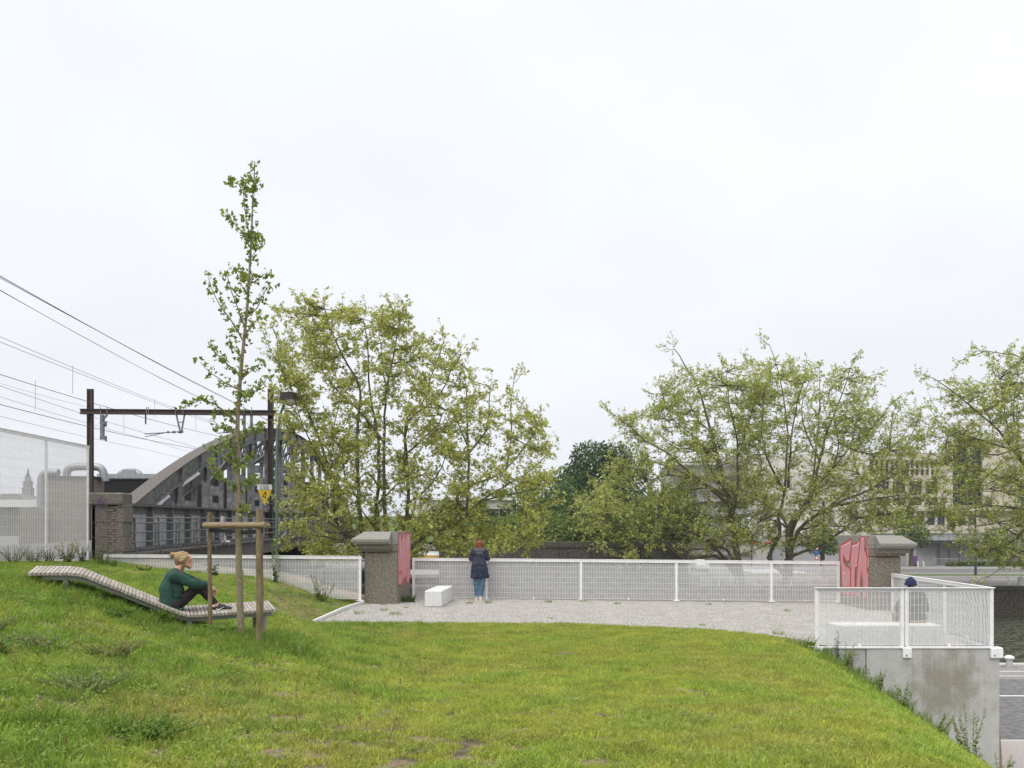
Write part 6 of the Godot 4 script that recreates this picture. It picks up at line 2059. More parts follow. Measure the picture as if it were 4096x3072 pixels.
func weed(called: String, label: String, category: String, at: Vector3, h: float, stems: int, spread: float, size: float, dark: Color, light: Color, bloom := Color(0, 0, 0, 0), form := 1, group := "") -> Node3D:
	var t := thing(called, label, category, at, group)
	var st := MB.new()
	st.tinted = true
	var lf := MB.new()
	lf.tinted = true
	var fl := MB.new()
	fl.tinted = true
	for i in stems:
		var a := rng.randf() * TAU
		var p := at + Vector3(cos(a), 0, sin(a)) * spread * 0.35 * rng.randf()
		var tip := p + Vector3(cos(a) * spread * rng.randf(), h * rng.randf_range(0.6, 1.0), sin(a) * spread * rng.randf())
		var mid := p.lerp(tip, 0.5) + unit() * 0.04 * h
		st.col = dark
		st.tube(PackedVector3Array([p - Vector3.UP * 0.03, mid, tip]), PackedFloat32Array([.004, .003, .002]), 4, false)
		var n := int(h / (size * 0.35)) + 3
		for j in n:
			var f := (j + rng.randf()) / n
			var q := p.lerp(mid, f * 2.0) if f < 0.5 else mid.lerp(tip, f * 2.0 - 1.0)
			var b := rng.randf() * TAU
			var ax := (Vector3(cos(b), rng.randf_range(-0.1, 0.8), sin(b))).normalized()
			leaf(lf, q, ax, (Vector3.UP + unit() * 0.4).normalized(), size * rng.randf_range(0.6, 1.2) * (1.1 - 0.5 * f), form, dark.lerp(light, rng.randf()))
		if bloom.a > 0.0:
			for j in 5:
				fl.col = bloom
				fl.dome(tip + unit() * 0.03, Vector3.ONE * rng.randf_range(0.008, 0.014), 4, 6)
	part("stem", st, M.leaves, t)
	part("foliage", lf, M.leaves, t).set_meta("kind", "stuff")
	if fl.v.size():
		part("blossom", fl, M.leaves, t)
	return t


func rosette(label: String, at: Vector3, n: int, length: float, lift: float, dark: Color, light: Color) -> void:
	# broad arching leaves from one root, each built as a creased strip
	var t := thing("dock_plant", label, "plant", at)
	for i in n:
		var mb := MB.new()
		mb.tinted = true
		mb.col = dark.lerp(light, rng.randf())
		var a := TAU * i / n + rng.randf() * 0.6
		var out := Vector3(cos(a), 0, sin(a))
		var side := Vector3(-sin(a), 0, cos(a))
		var l := length * rng.randf_range(0.7, 1.1)
		var prev := []
		for k in 7:
			var u := k / 6.0
			var c := at + out * l * u * (0.55 + 0.3 * u) + Vector3.UP * (l * lift * (u - 0.55 * u * u))
			var w := l * 0.13 * sin(PI * minf(u * 0.9 + 0.1, 1.0)) + 0.003
			var row := [c - side * w + Vector3.UP * w * 0.35, c, c + side * w + Vector3.UP * w * 0.35]
			if k:
				mb.quad(prev[0], row[0], row[1], prev[1], Vector3.UP)
				mb.quad(prev[1], row[1], row[2], prev[2], Vector3.UP)
			prev = row
		part("leaf", mb, M.leaves, t)


func on_lawn(x: float, d: float) -> Vector3:
	return Vector3(x, lawn_y(x, d), -d)


func build_plants() -> void:
	rng.seed = 101
	var t := thing("plane_tree", "broad leafy plane tree with many upright limbs, behind the left stone pier", "tree", Vector3(-4.53, QUAY, -33.5), "plane trees along the canal")
	plane_tree(t, LEFT_LIMBS, {"scale": 1.0, "outline": LEFT_CROWN, "branches": 1050, "deep": 3.6, "reach": 3.6, "twig_gap": 0.105, "twig": 0.38, "leaves": 7, "leaf": 0.105, "form": 0, "taper": 0.42,
		"dark": Color(.28, .32, .055), "light": Color(.62, .65, .21), "dry": Color(.42, .33, .15)})
	var q := {"scale": 2.4, "outline": RIGHT_CROWN, "branches": 720, "deep": 9.0, "reach": 3.4, "twig_gap": 0.11, "twig": 0.4, "leaves": 8, "leaf": 0.205, "form": 0, "taper": 0.6,
		"dark": Color(.27, .32, .055), "light": Color(.6, .65, .21), "dry": Color(.4, .32, .14)}
	t = thing("plane_tree", "wide spreading plane tree with low left limbs on the far quay", "tree", Vector3(22.3, QUAY, -88), "plane trees along the canal")
	plane_tree(t, RIGHT_LIMBS, q)
	t = thing("plane_tree", "plane tree with fanned trunks just left of the right pier", "tree", Vector3(26.9, QUAY, -88), "plane trees along the canal")
	q.outline = RIGHT_CROWN_2
	plane_tree(t, RIGHT_LIMBS_2, q)
	t = thing("plane_tree", "plane tree reaching into the frame from the right edge", "tree", Vector3(53.2, QUAY, -84), "plane trees along the canal")
	q.outline = EDGE_CROWN
	q.branches = 520
	plane_tree(t, EDGE_LIMBS, q)
	ginkgo()
	# trees on the embankment
	var dk := Color(.03, .065, .015)
	var dl := Color(.085, .145, .035)
	t = thing("round_tree", "dense dark green round tree between the plane trees", "tree", Vector3(12.5, 3.2, -125), "trees on the far embankment")
	blob_tree(t, Vector3(12.5, 3.2, -125), [[Vector3(12.6, 9.5, -125), 4.6], [Vector3(9.3, 6.6, -124), 4.0], [Vector3(15.6, 7.2, -124), 4.0], [Vector3(12.4, 4.6, -122), 4.2], [Vector3(11.0, 11.8, -125), 3.0], [Vector3(14.4, 11.6, -126), 3.0], [Vector3(6.6, 4.6, -122), 3.6], [Vector3(8.4, 8.4, -125), 3.2], [Vector3(16.8, 3.9, -122), 2.8]], 15000, 0.42, dk, dl, 2.2)
	var ml := Color(.13, .2, .045)
	var md := Color(.05, .09, .02)
	var spots := [[4.6, 4.4, 4.0, "mid green bushy tree left of the dark round tree"], [0.2, 3.2, 3.0, "bushy green tree beside the white pavilion"], [7.4, 2.0, 2.2, "low dark bush below the round tree"], [18.4, 3.2, 3.0, "green bush right of the dark round tree"], [2.2, 1.6, 1.8, "low green bush at the foot of the embankment"], [-8.0, 1.6, 2.2, "dark bush behind the white bus"], [9.6, 2.4, 2.8, "dense bush in front of the round tree"], [13.2, 2.2, 2.6, "dense bush right of the round tree trunk"], [-3.2, 1.8, 2.2, "bush before the white house"], [16.0, 3.0, 3.0, "bush at the right end of the embankment"]]
	for s in spots:
		var at := Vector3(s[0], 1.0, -96 - 2.0 * s[2])
		t = thing("bushy_tree", s[3], "tree", at, "trees on the far embankment")
		blob_tree(t, at, [[at + Vector3(0, s[1], 0), s[2]], [at + Vector3(-s[2] * 0.7, s[1] * 0.65, 0.8), s[2] * 0.75], [at + Vector3(s[2] * 0.7, s[1] * 0.6, 0.6), s[2] * 0.75], [at + Vector3(0.2, s[1] * 0.4, 1.4), s[2] * 0.8]], 3600, 0.34, md, ml, 0.6)
	for i in 12:
		var x := -5.0 + i * 1.85
		var s2 := 1.5 + 0.7 * rng.randf()
		var at := Vector3(x, 0.85, -89.5 - rng.randf() * 2.0)
		t = thing("shrub", ["first", "second", "third", "fourth", "fifth", "sixth", "seventh", "eighth", "ninth", "tenth", "eleventh", "twelfth"][i] + " leafy shrub along the embankment wall, counted from the white house", "shrub", at, "shrubs along the embankment wall")
		blob_tree(t, at, [[at + Vector3(0, s2 * 0.7, 0), s2 * 0.9], [at + Vector3(-s2 * 0.6, s2 * 0.35, 0.5), s2 * 0.6], [at + Vector3(s2 * 0.6, s2 * 0.3, 0.5), s2 * 0.6], [at + Vector3(0.1, 0.05, 0.9), s2 * 0.5]], 1500, 0.26, Color(.09, .14, .028), Color(.24, .31, .08), 0.3)
	spots = [[57.2, 6.0, 2.3, "small street tree right of the right stone pier"], [69.5, 4.6, 2.0, "small street tree before the office entrance"], [76.5, 4.2, 2.4, "small street tree at the frame's right side"], [44.5, 4.8, 2.0, "small street tree between the right tree and pier"], [21.2, 4.4, 2.0, "small tree beside the parked white car"]]
	for s in spots:
		var at := Vector3(s[0], QUAY, -129)
		t = thing("street_tree", s[3], "tree", at, "street trees")
		blob_tree(t, at, [[at + Vector3(0, s[1] - 0.6, 0), s[2]], [at + Vector3(-1.0, s[1] - 1.8, 0.5), s[2] * 0.7], [at + Vector3(1.1, s[1] - 1.7, 0.4), s[2] * 0.7]], 1800, 0.3, Color(.07, .12, .025), Color(.16, .22, .06), 2.0)
	t = thing("hedge", "clipped green hedge along the far street", "hedge", Vector3(70, QUAY, -127))
	var mb := MB.new()
	mb.tinted = true
	for i in 5200:
		var p := Vector3(rng.randf_range(61.5, 84), QUAY + rng.randf() * 0.85, -126.5 - rng.randf() * 1.2)
		leaf(mb, p, unit(), (Vector3.UP + Vector3.BACK * 0.4 + unit() * 0.7).normalized(), 0.3, 1, Color(.06, .1, .02).lerp(Color(.13, .19, .05), rng.randf()))
	part("foliage", mb, M.leaves, t).set_meta("kind", "stuff")
	mb = MB.new()
	mb.span(Vector3(61.5, QUAY, -126.7), Vector3(84, QUAY + 0.7, -127.6))
	part("twigs", mb, M.plane_bark, t)
	small_plants()


func small_plants() -> void:
	var g1 := Color(.05, .1, .015)
	var g2 := Color(.14, .21, .04)
	var none := Color(0, 0, 0, 0)
	# along the tall fence
	weed("tall_weed", "loose pale weed clump at the tall fence's left end", "weed", on_lawn(-10.9, 19.7), 0.42, 16, 0.4, 0.09, g1, Color(.2, .24, .07), none, 3)
	weed("tall_weed", "feathery grass clump before the first fence post", "weed", on_lawn(-10.8, 20.3), 0.36, 18, 0.35, 0.1, g1, Color(.18, .23, .06), none, 3)
	var t := thing("iris_clump", "upright dark green blade clump at the tall fence's middle post", "plant", on_lawn(-10.75, 20.9))
	blades(t, on_lawn(-10.75, 20.9), 34, 0.46, 0.016, 0.16, Color(.03, .065, .02), Color(.07, .12, .035))
	weed("flowering_shrub", "yellow-green leafy shrub against the tall fence", "shrub", on_lawn(-10.7, 21.6), 0.52, 12, 0.26, 0.07, g1, Color(.3, .33, .06), Color(.6, .55, .15, 1))
	weed("tall_weed", "thin climbing weed at the tall fence's right end", "weed", on_lawn(-10.95, 22.9), 0.6, 6, 0.2, 0.06, g1, g2)
	t = thing("iris_clump", "tall grass tuft beside the brown stone pier", "plant", on_lawn(-10.35, 22.7))
	blades(t, on_lawn(-10.35, 22.7), 60, 0.55, 0.01, 0.3, Color(.06, .1, .02), Color(.15, .2, .05))
	t = thing("iris_clump", "small blade clump right of the brown stone pier", "plant", on_lawn(-9.9, 22.3))
	blades(t, on_lawn(-9.9, 22.3), 26, 0.3, 0.012, 0.14, Color(.04, .085, .02), Color(.09, .15, .035))
	weed("leafy_weed", "bushy weed on the mound crest in front of the railing", "weed", on_lawn(-9.0, 22.0), 0.16, 12, 0.25, 0.08, g1, g2)
	weed("leafy_weed", "upright dark weed beside the left stake at the railing", "weed", on_lawn(-7.5, 22.6), 0.4, 5, 0.12, 0.11, Color(.04, .07, .02), Color(.08, .12, .03))
	weed("leafy_weed", "small bushy weed between the stakes at the railing", "weed", on_lawn(-6.8, 22.4), 0.28, 8, 0.16, 0.06, Color(.04, .06, .015), Color(.14, .18, .04))
	weed("climbing_shrub", "thin green shrub growing through the railing by the mound", "shrub", on_lawn(-4.85, 22.9), 0.75, 9, 0.3, 0.06, g1, Color(.2, .24, .05))
	weed("climbing_shrub", "leafy shoot climbing the railing behind the right stake", "shrub", Vector3(-6.15, lawn_y(-6.15, 23.4), -23.4), 1.5, 5, 0.14, 0.07, g1, Color(.22, .27, .08))
	t = thing("grass_tuft", "lush grass tuft at the foot of the left pier's graffiti", "grass tuft", Vector3(-2.75, terrace_y(-2.7, 24.4), -24.4))
	blades(t, Vector3(-2.78, terrace_y(-2.7, 24.4), -24.3), 220, 0.26, 0.008, 0.34, Color(.04, .085, .015), Color(.1, .16, .03))
	# tufts in the gravel
	var words := ["by the white edging", "near the white edging, second tuft", "left of the white block bench", "in front of the left stone pier", "between pier and white block", "in front of the standing woman", "just right of the standing woman", "under the railing, middle bay", "beside the middle railing post", "in front of the third railing bay", "near the lawn edge, middle", "before the fourth railing post", "beside the cage's left post", "left of the cage post, lower one", "near the right pier", "close to the lawn, right part"]
	var spots := [[-3.62, 21.3, .2], [-3.1, 21.9, .17], [-2.75, 21.2, .22], [-3.35, 23.4, .14], [-2.65, 22.6, .1], [-1.15, 24.0, .18], [-0.62, 24.2, .2], [1.0, 24.6, .17], [1.95, 24.9, .2], [2.85, 24.2, .15], [0.9, 20.8, .1], [5.3, 24.3, .13], [5.55, 18.8, .2], [5.35, 18.0, .22], [6.9, 22.5, .14], [4.2, 19.9, .12]]
	for i in spots.size():
		var s: Array = spots[i]
		var at := Vector3(s[0], terrace_y(s[0], s[1]) - 0.005, -s[1])
		t = thing("gravel_weed", "small green grass tuft in the gravel " + words[i], "grass tuft", at, "tufts growing in the gravel")
		blades(t, at, 55, s[2] * 0.65, 0.008, s[2] * 1.2, Color(.13, .19, .03), Color(.28, .35, .07))
	# weeds along the concrete wall
	var names := ["tall weed at the top corner of the concrete wall", "leafy weed below the wall's joint", "dark weed leaning on the concrete wall", "seeding weed midway down the wall foot", "tall branching weed before the stained wall", "spiky weed low at the wall foot", "tall flowering weed before the stained concrete", "slender weed near the wall's right corner", "bushy yellow-flowered weed by the wall's right corner", "yellow-flowered weed at the bottom right corner", "pale weed at the frame's right edge", "low flowering weed beside the bottom right corner"]
	spots = [[5.75, 15.7, .5, .2], [6.15, 15.3, .45, 0.], [6.55, 15.2, .5, 0.], [6.9, 14.7, .42, .1], [6.95, 13.6, .85, 0.], [7.1, 13.1, .5, 0.], [7.45, 13.2, .75, 1.], [7.4, 12.5, .7, 0.], [7.35, 12.2, .55, 1.], [7.4, 11.9, .5, 1.], [7.6, 12.1, .62, 0.], [7.1, 11.6, .4, 1.]]
	for i in spots.size():
		var s: Array = spots[i]
		weed("wall_weed", names[i], "weed", on_lawn(s[0], s[1]), s[2], 9, 0.3, 0.06, Color(.12, .18, .03), Color(.3, .38, .1), Color(.75, .62, .03, 1) if s[3] > .5 else none)
	for i in 9:
		var u := i / 8.0
		var p := on_lawn(lerpf(5.35, 7.6, u), lerpf(16.6, 16.2, u))
		t = thing("long_grass", "long dark grass clump along the concrete wall foot", "grass tuft", p, "long grass along the wall foot")
		blades(t, p, 170, 0.27, 0.008, 0.5, Color(.09, .17, .025), Color(.22, .33, .05))
	weed("bindweed", "thin creeper climbing the cage's left mesh panel", "creeper", Vector3(6.03, -0.95, -16.78), 0.95, 3, 0.04, 0.06, Color(.04, .07, .02), Color(.1, .12, .04))
	var mb := MB.new()
	mb.rod(on_lawn(5.75, 15.3), on_lawn(5.75, 15.3) + Vector3(0.02, 0.3, 0), 0.035, -1, 8)
	tag(part("wood_peg", mb, M.bark), "short dark wooden peg in the grass before the concrete wall", "peg")
	# broad-leaved plants on the left
	rosette("broad dock leaves under the left stake", on_lawn(-3.72, 11.55), 11, 0.34, 0.9, Color(.1, .2, .03), Color(.2, .32, .05))
	rosette("low dock plant in the lower left grass", on_lawn(-3.4, 7.3), 9, 0.18, 0.7, Color(.16, .24, .07), Color(.28, .36, .12))
	rosette("flat dock plant at the lower left edge", on_lawn(-3.3, 5.6), 8, 0.16, 0.6, Color(.16, .26, .05), Color(.28, .38, .08))
	var lab := ["grey-green leafy clump beside the low dock plant", "feathery bright green clump low on the left", "leafy weed patch on the mound's near slope", "brownish weed patch below the lounger", "dark leafy clump under the lounger's bend", "ivy-like clump beside the seated woman's back", "weed patch left of the brown seed heads", "low leafy clump at the left frame edge"]
	spots = [[-3.35, 7.0, .16, .34, 0], [-2.45, 6.0, .14, .34, 1], [-4.5, 8.6, .18, .4, 0], [-4.0, 8.9, .16, .4, 2], [-4.9, 11.2, .14, .3, 1], [-4.62, 11.75, .2, .22, 1], [-5.2, 8.9, .14, .35, 0], [-4.6, 7.9, .13, .3, 1]]
	for i in spots.size():
		var s: Array = spots[i]
		var cs: Array = [[Color(.15, .2, .07), Color(.3, .34, .15)], [Color(.1, .19, .03), Color(.22, .34, .06)], [Color(.18, .18, .06), Color(.32, .3, .13)]][s[4]]
		weed("leafy_clump", lab[i], "plant", on_lawn(s[0], s[1]), s[2], 40, s[3], 0.045, cs[0], cs[1])


func blades(t: Node3D, at: Vector3, n: int, h: float, w: float, spread: float, dark: Color, light: Color) -> void:
	var mb := MB.new()
	mb.tinted = true
	for i in n:
		var a := rng.randf() * TAU
		var r := spread * sqrt(rng.randf()) * 0.5
		var p := at + Vector3(cos(a) * r, -0.02, sin(a) * r)
		var l := h * rng.randf_range(0.55, 1.1)
		var lean := Vector3(cos(a), 0, sin(a)) * l * rng.randf_range(0.1, 0.6)
		var b := rng.randf() * TAU
		var s := Vector3(cos(b), 0, sin(b)) * w * 0.5
		mb.col = dark.lerp(light, rng.randf())
		var mid := p + Vector3.UP * l * 0.55 + lean * 0.3
		var tip := p + Vector3.UP * l * 0.95 + lean
		mb.quad(p - s, mid - s * 0.8, mid + s * 0.8, p + s)
		mb.tri(mid - s * 0.8, tip, mid + s * 0.8)
	part("blades", mb, M.grass, t).set_meta("kind", "stuff")


# ---------------------------------------------------------------- grass

func tuft(n: int, h: float, w: float, spread: float, seed_: int) -> ArrayMesh:
	rng.seed = seed_
	var mb := MB.new()
	mb.tinted = true
	for i in n:
		var a := rng.randf() * TAU
		var r := spread * sqrt(rng.randf())
		var p := Vector3(cos(a) * r, -0.012, sin(a) * r)
		var l := h * rng.randf_range(0.5, 1.15)
		var c := rng.randf() * TAU
		var lean := Vector3(cos(c), 0, sin(c)) * l * rng.randf_range(0.1, 0.9)
		var b := rng.randf() * TAU
		var s := Vector3(cos(b), 0, sin(b)) * w * 0.5
		var k := rng.randf_range(0.62, 1.3)
		mb.col = Color(k * rng.randf_range(0.9, 1.12), k, k * rng.randf_range(0.8, 1.2))
		if rng.randf() < 0.1:
			mb.col = Color(1.7, 1.25, 2.0)
		var mid := p + Vector3.UP * l * 0.55 + lean * 0.35
		mb.quad(p - s, mid - s, mid + s, p + s)
		mb.tri(mid - s, p + Vector3.UP * l * 0.85 + lean, mid + s)
	var m := mb.mesh()
	m.surface_set_material(0, M.grass)
	return m


func clover(seed_: int) -> ArrayMesh:
	rng.seed = seed_
	var mb := MB.new()
	mb.tinted = true
	for i in 16:
		var a := rng.randf() * TAU
		var r := 0.07 * sqrt(rng.randf())
		var p := Vector3(cos(a) * r, rng.randf_range(0.005, 0.045), sin(a) * r)
		var k := rng.randf_range(0.7, 1.3)
		leaf(mb, p, Vector3(cos(a * 3.0), rng.randf_range(-0.1, 0.5), sin(a * 3.0)).normalized(), (Vector3.UP + unit() * 0.35).normalized(), rng.randf_range(0.013, 0.028), 1, Color(k, k, k))
	var m := mb.mesh()
	m.surface_set_material(0, M.grass)
	return m


func in_gravel(x: float, d: float) -> bool:
	return minf(d - gravel_edge(x), x - kerb_x(d)) > 0.03 or (x > 5.3 and d > 16.84)


func build_lawn_cover() -> void:
	var kinds := [tuft(18, .06, .0045, .05, 1), tuft(18, .07, .005, .05, 2), tuft(20, .05, .006, .06, 3), tuft(16, .13, .0055, .07, 4), clover(5), tuft(14, .055, .009, .09, 6), tuft(14, .065, .009, .09, 7)]
	var at := []
	var tint := []
	for k in kinds:
		at.append([])
		tint.append([])
	rng.seed = 77
	var d := 3.2
	while d < 24.2:
		var cell := 0.042 if d < 8.0 else (0.052 if d < 12.5 else 0.068)
		var x := maxf(-11.2, -0.62 * d - 0.6)
		var x1 := minf(0.62 * d + 0.8, 9.2)
		while x < x1:
			var px := x + rng.randf_range(-0.6, 0.6) * cell
			var pd := d + rng.randf_range(-0.6, 0.6) * cell
			x += cell
			if in_gravel(px, pd):
				continue
			var n1 := noise.get_noise_2d(px * 2.2, pd * 2.2)
			var n2 := noise_b.get_noise_2d(px * 1.6 + 40.0, pd * 1.6)
			var n3 := noise.get_noise_2d(px * 0.6 + 90.0, pd * 0.6)
			# trodden ground: bare soil shows in the middle of the near lawn
			var worn := 0.27 * exp(-Vector2((px + 0.9) / 1.1, (pd - 6.2) / 1.5).length_squared()) + 0.1 * exp(-Vector2((px - 0.9) / 2.2, (pd - 8.0) / 2.0).length_squared()) + 0.7 * exp(-Vector2((px - 0.85) / 0.35, (pd - 14.2) / 0.4).length_squared()) + 0.5 * exp(-Vector2((px + 4.9) / 0.8, (pd - 15.5) / 0.5).length_squared())
			if n2 + worn * 1.3 > 0.46 - 0.08 * smoothstep(-1.0, -3.0, px) and rng.randf() < 0.94:
				continue
			var left := smoothstep(-0.6, -3.4, px)
			var right := smoothstep(2.4, 5.0, px - 0.15 * (pd - 8.0))
			var lush := clampf(0.5 * left + 0.45 * right + 0.95 * n1 + 0.2, 0.0, 1.0)
			var c := Color(.43, .475, .085).lerp(Color(.29, .435, .065), lush)
			c = c.lerp(Color(.43, .39, .13), clampf(n3 * 1.1 - 0.1 + worn * 0.7, 0.0, 0.75) * (1.0 - 0.6 * lush))
			var v := rng.randf_range(0.8, 1.3) * (1.0 + 0.35 * n2)
			c = Color(c.r * v, c.g * v, c.b * v)
			var guard := exp(-Vector2((px + 3.45) / 0.75, (pd - 11.4) / 0.55).length_squared())
			var under := exp(-Vector2((px + 5.0) / 1.6, (pd - 11.6) / 0.5).length_squared())
			var edge := smoothstep(0.5, 0.0, absf(px - (1.85 + 0.213 * pd) - 0.5)) * smoothstep(12.5, 15.0, pd)
			var k := 0
			var long := maxf(maxf(guard, under * 0.6), edge * 0.8)
			if rng.randf() < long * 0.8 + 0.1 * left * (1.0 if n1 > 0.1 else 0.2):
				k = 3
				c = Color(.1, .19, .03).lerp(c, 0.4)
			elif rng.randf() < 0.05 + 0.18 * left * clampf(n2 + 0.5, 0.0, 1.0):
				k = 4
				c = c.lerp(Color(.14, .23, .04), 0.5)
			elif d > 12.5:
				k = 5 + rng.randi() % 2
			else:
				k = rng.randi() % 3
			var s := rng.randf_range(0.7, 1.3) * (1.0 + 0.25 * lush)
			if pd > gravel_edge(px) - 0.25 and px < 5.6:
				s *= 0.7
			at[k].append(Transform3D(Basis(Vector3.UP, rng.randf() * TAU).scaled(Vector3(s, s * (1.0 - 0.3 * worn), s)), on_lawn(px, pd)))
			tint[k].append(c)
		d += cell
	var names := ["short green lawn grass of the near lawn", "short mixed lawn grass", "low fine lawn grass", "longer tufted grass on mound and edges", "clover and small broad leaves in the lawn", "lawn grass farther off towards the gravel", "far lawn and mound grass"]
	var total := 0
	for k in kinds.size():
		var mm := MultiMesh.new()
		mm.transform_format = MultiMesh.TRANSFORM_3D
		mm.use_colors = true
		mm.mesh = kinds[k]
		mm.instance_count = at[k].size()
		for i in at[k].size():
			mm.set_instance_transform(i, at[k][i])
			mm.set_instance_color(i, tint[k][i])
		total += at[k].size()
		var o := MultiMeshInstance3D.new()
		o.name = fresh("grass")
		o.multimesh = mm
		add_child(o)
		tag(o, names[k], "grass", "", "stuff")
	# fallen twigs, pale chips and little yellow flowers
	rng.seed = 55
	var mb := MB.new()
	mb.tinted = true
	for i in 46:
		var x := rng.randf_range(-1.9, 1.6)
		var dd := rng.randf_range(4.8, 9.5)
		var p := on_lawn(x, dd) + Vector3.UP * 0.03
		var a := rng.randf() * TAU
		var q := p + Vector3(cos(a), rng.randf_range(-0.1, 0.15), sin(a)) * rng.randf_range(0.04, 0.16)
		mb.col = Color(.3, .24, .15).lerp(Color(.5, .44, .34), rng.randf())
		mb.tube(PackedVector3Array([p, p.lerp(q, 0.5) + unit() * 0.01, q]), PackedFloat32Array([.004, .004, .002]), 5)
	var o2 := part("twig_litter", mb, M.leaves)
	tag(o2, "dry twigs and chips scattered on the worn lawn", "litter", "", "stuff")
	mb = MB.new()
	mb.tinted = true
	for i in 130:
		var x := rng.randf_range(-6.0, -0.8)
		var dd := rng.randf_range(5.0, 11.0)
		var p := on_lawn(x, dd)
		var h := rng.randf_range(0.09, 0.24)
		var q := p + Vector3(rng.randf_range(-0.06, 0.06), h, rng.randf_range(-0.06, 0.06))
		mb.col = Color(.22, .13, .07).lerp(Color(.42, .36, .18), rng.randf())
		mb.tube(PackedVector3Array([p, p.lerp(q, 0.6) + unit() * 0.01, q]), PackedFloat32Array([.002, .002, .001]), 4, false)
		for k in 5:
			leaf(mb, p.lerp(q, 0.6 + 0.08 * k), (unit() + Vector3.UP).normalized(), unit(), 0.022, 1, mb.col)
	o2 = part("seed_stalks", mb, M.leaves)
	tag(o2, "brownish seed stalks standing in the mound grass", "seed stalks", "", "stuff")
	mb = MB.new()
	mb.tinted = true
	for i in 60:
		var x := rng.randf_range(-4.5, 4.5)
		var dd := rng.randf_range(5.5, 16.0)
		if in_gravel(x, dd):
			continue
		mb.col = Color(.75, .6, .02)
		mb.dome(on_lawn(x, dd) + Vector3.UP * rng.randf_range(0.05, 0.08), Vector3(.011, .005, .011), 4, 6)
	o2 = part("buttercups", mb, M.leaves)
	tag(o2, "tiny yellow flowers dotted over the lawn", "flowers", "", "stuff")


# ---------------------------------------------------------------- people

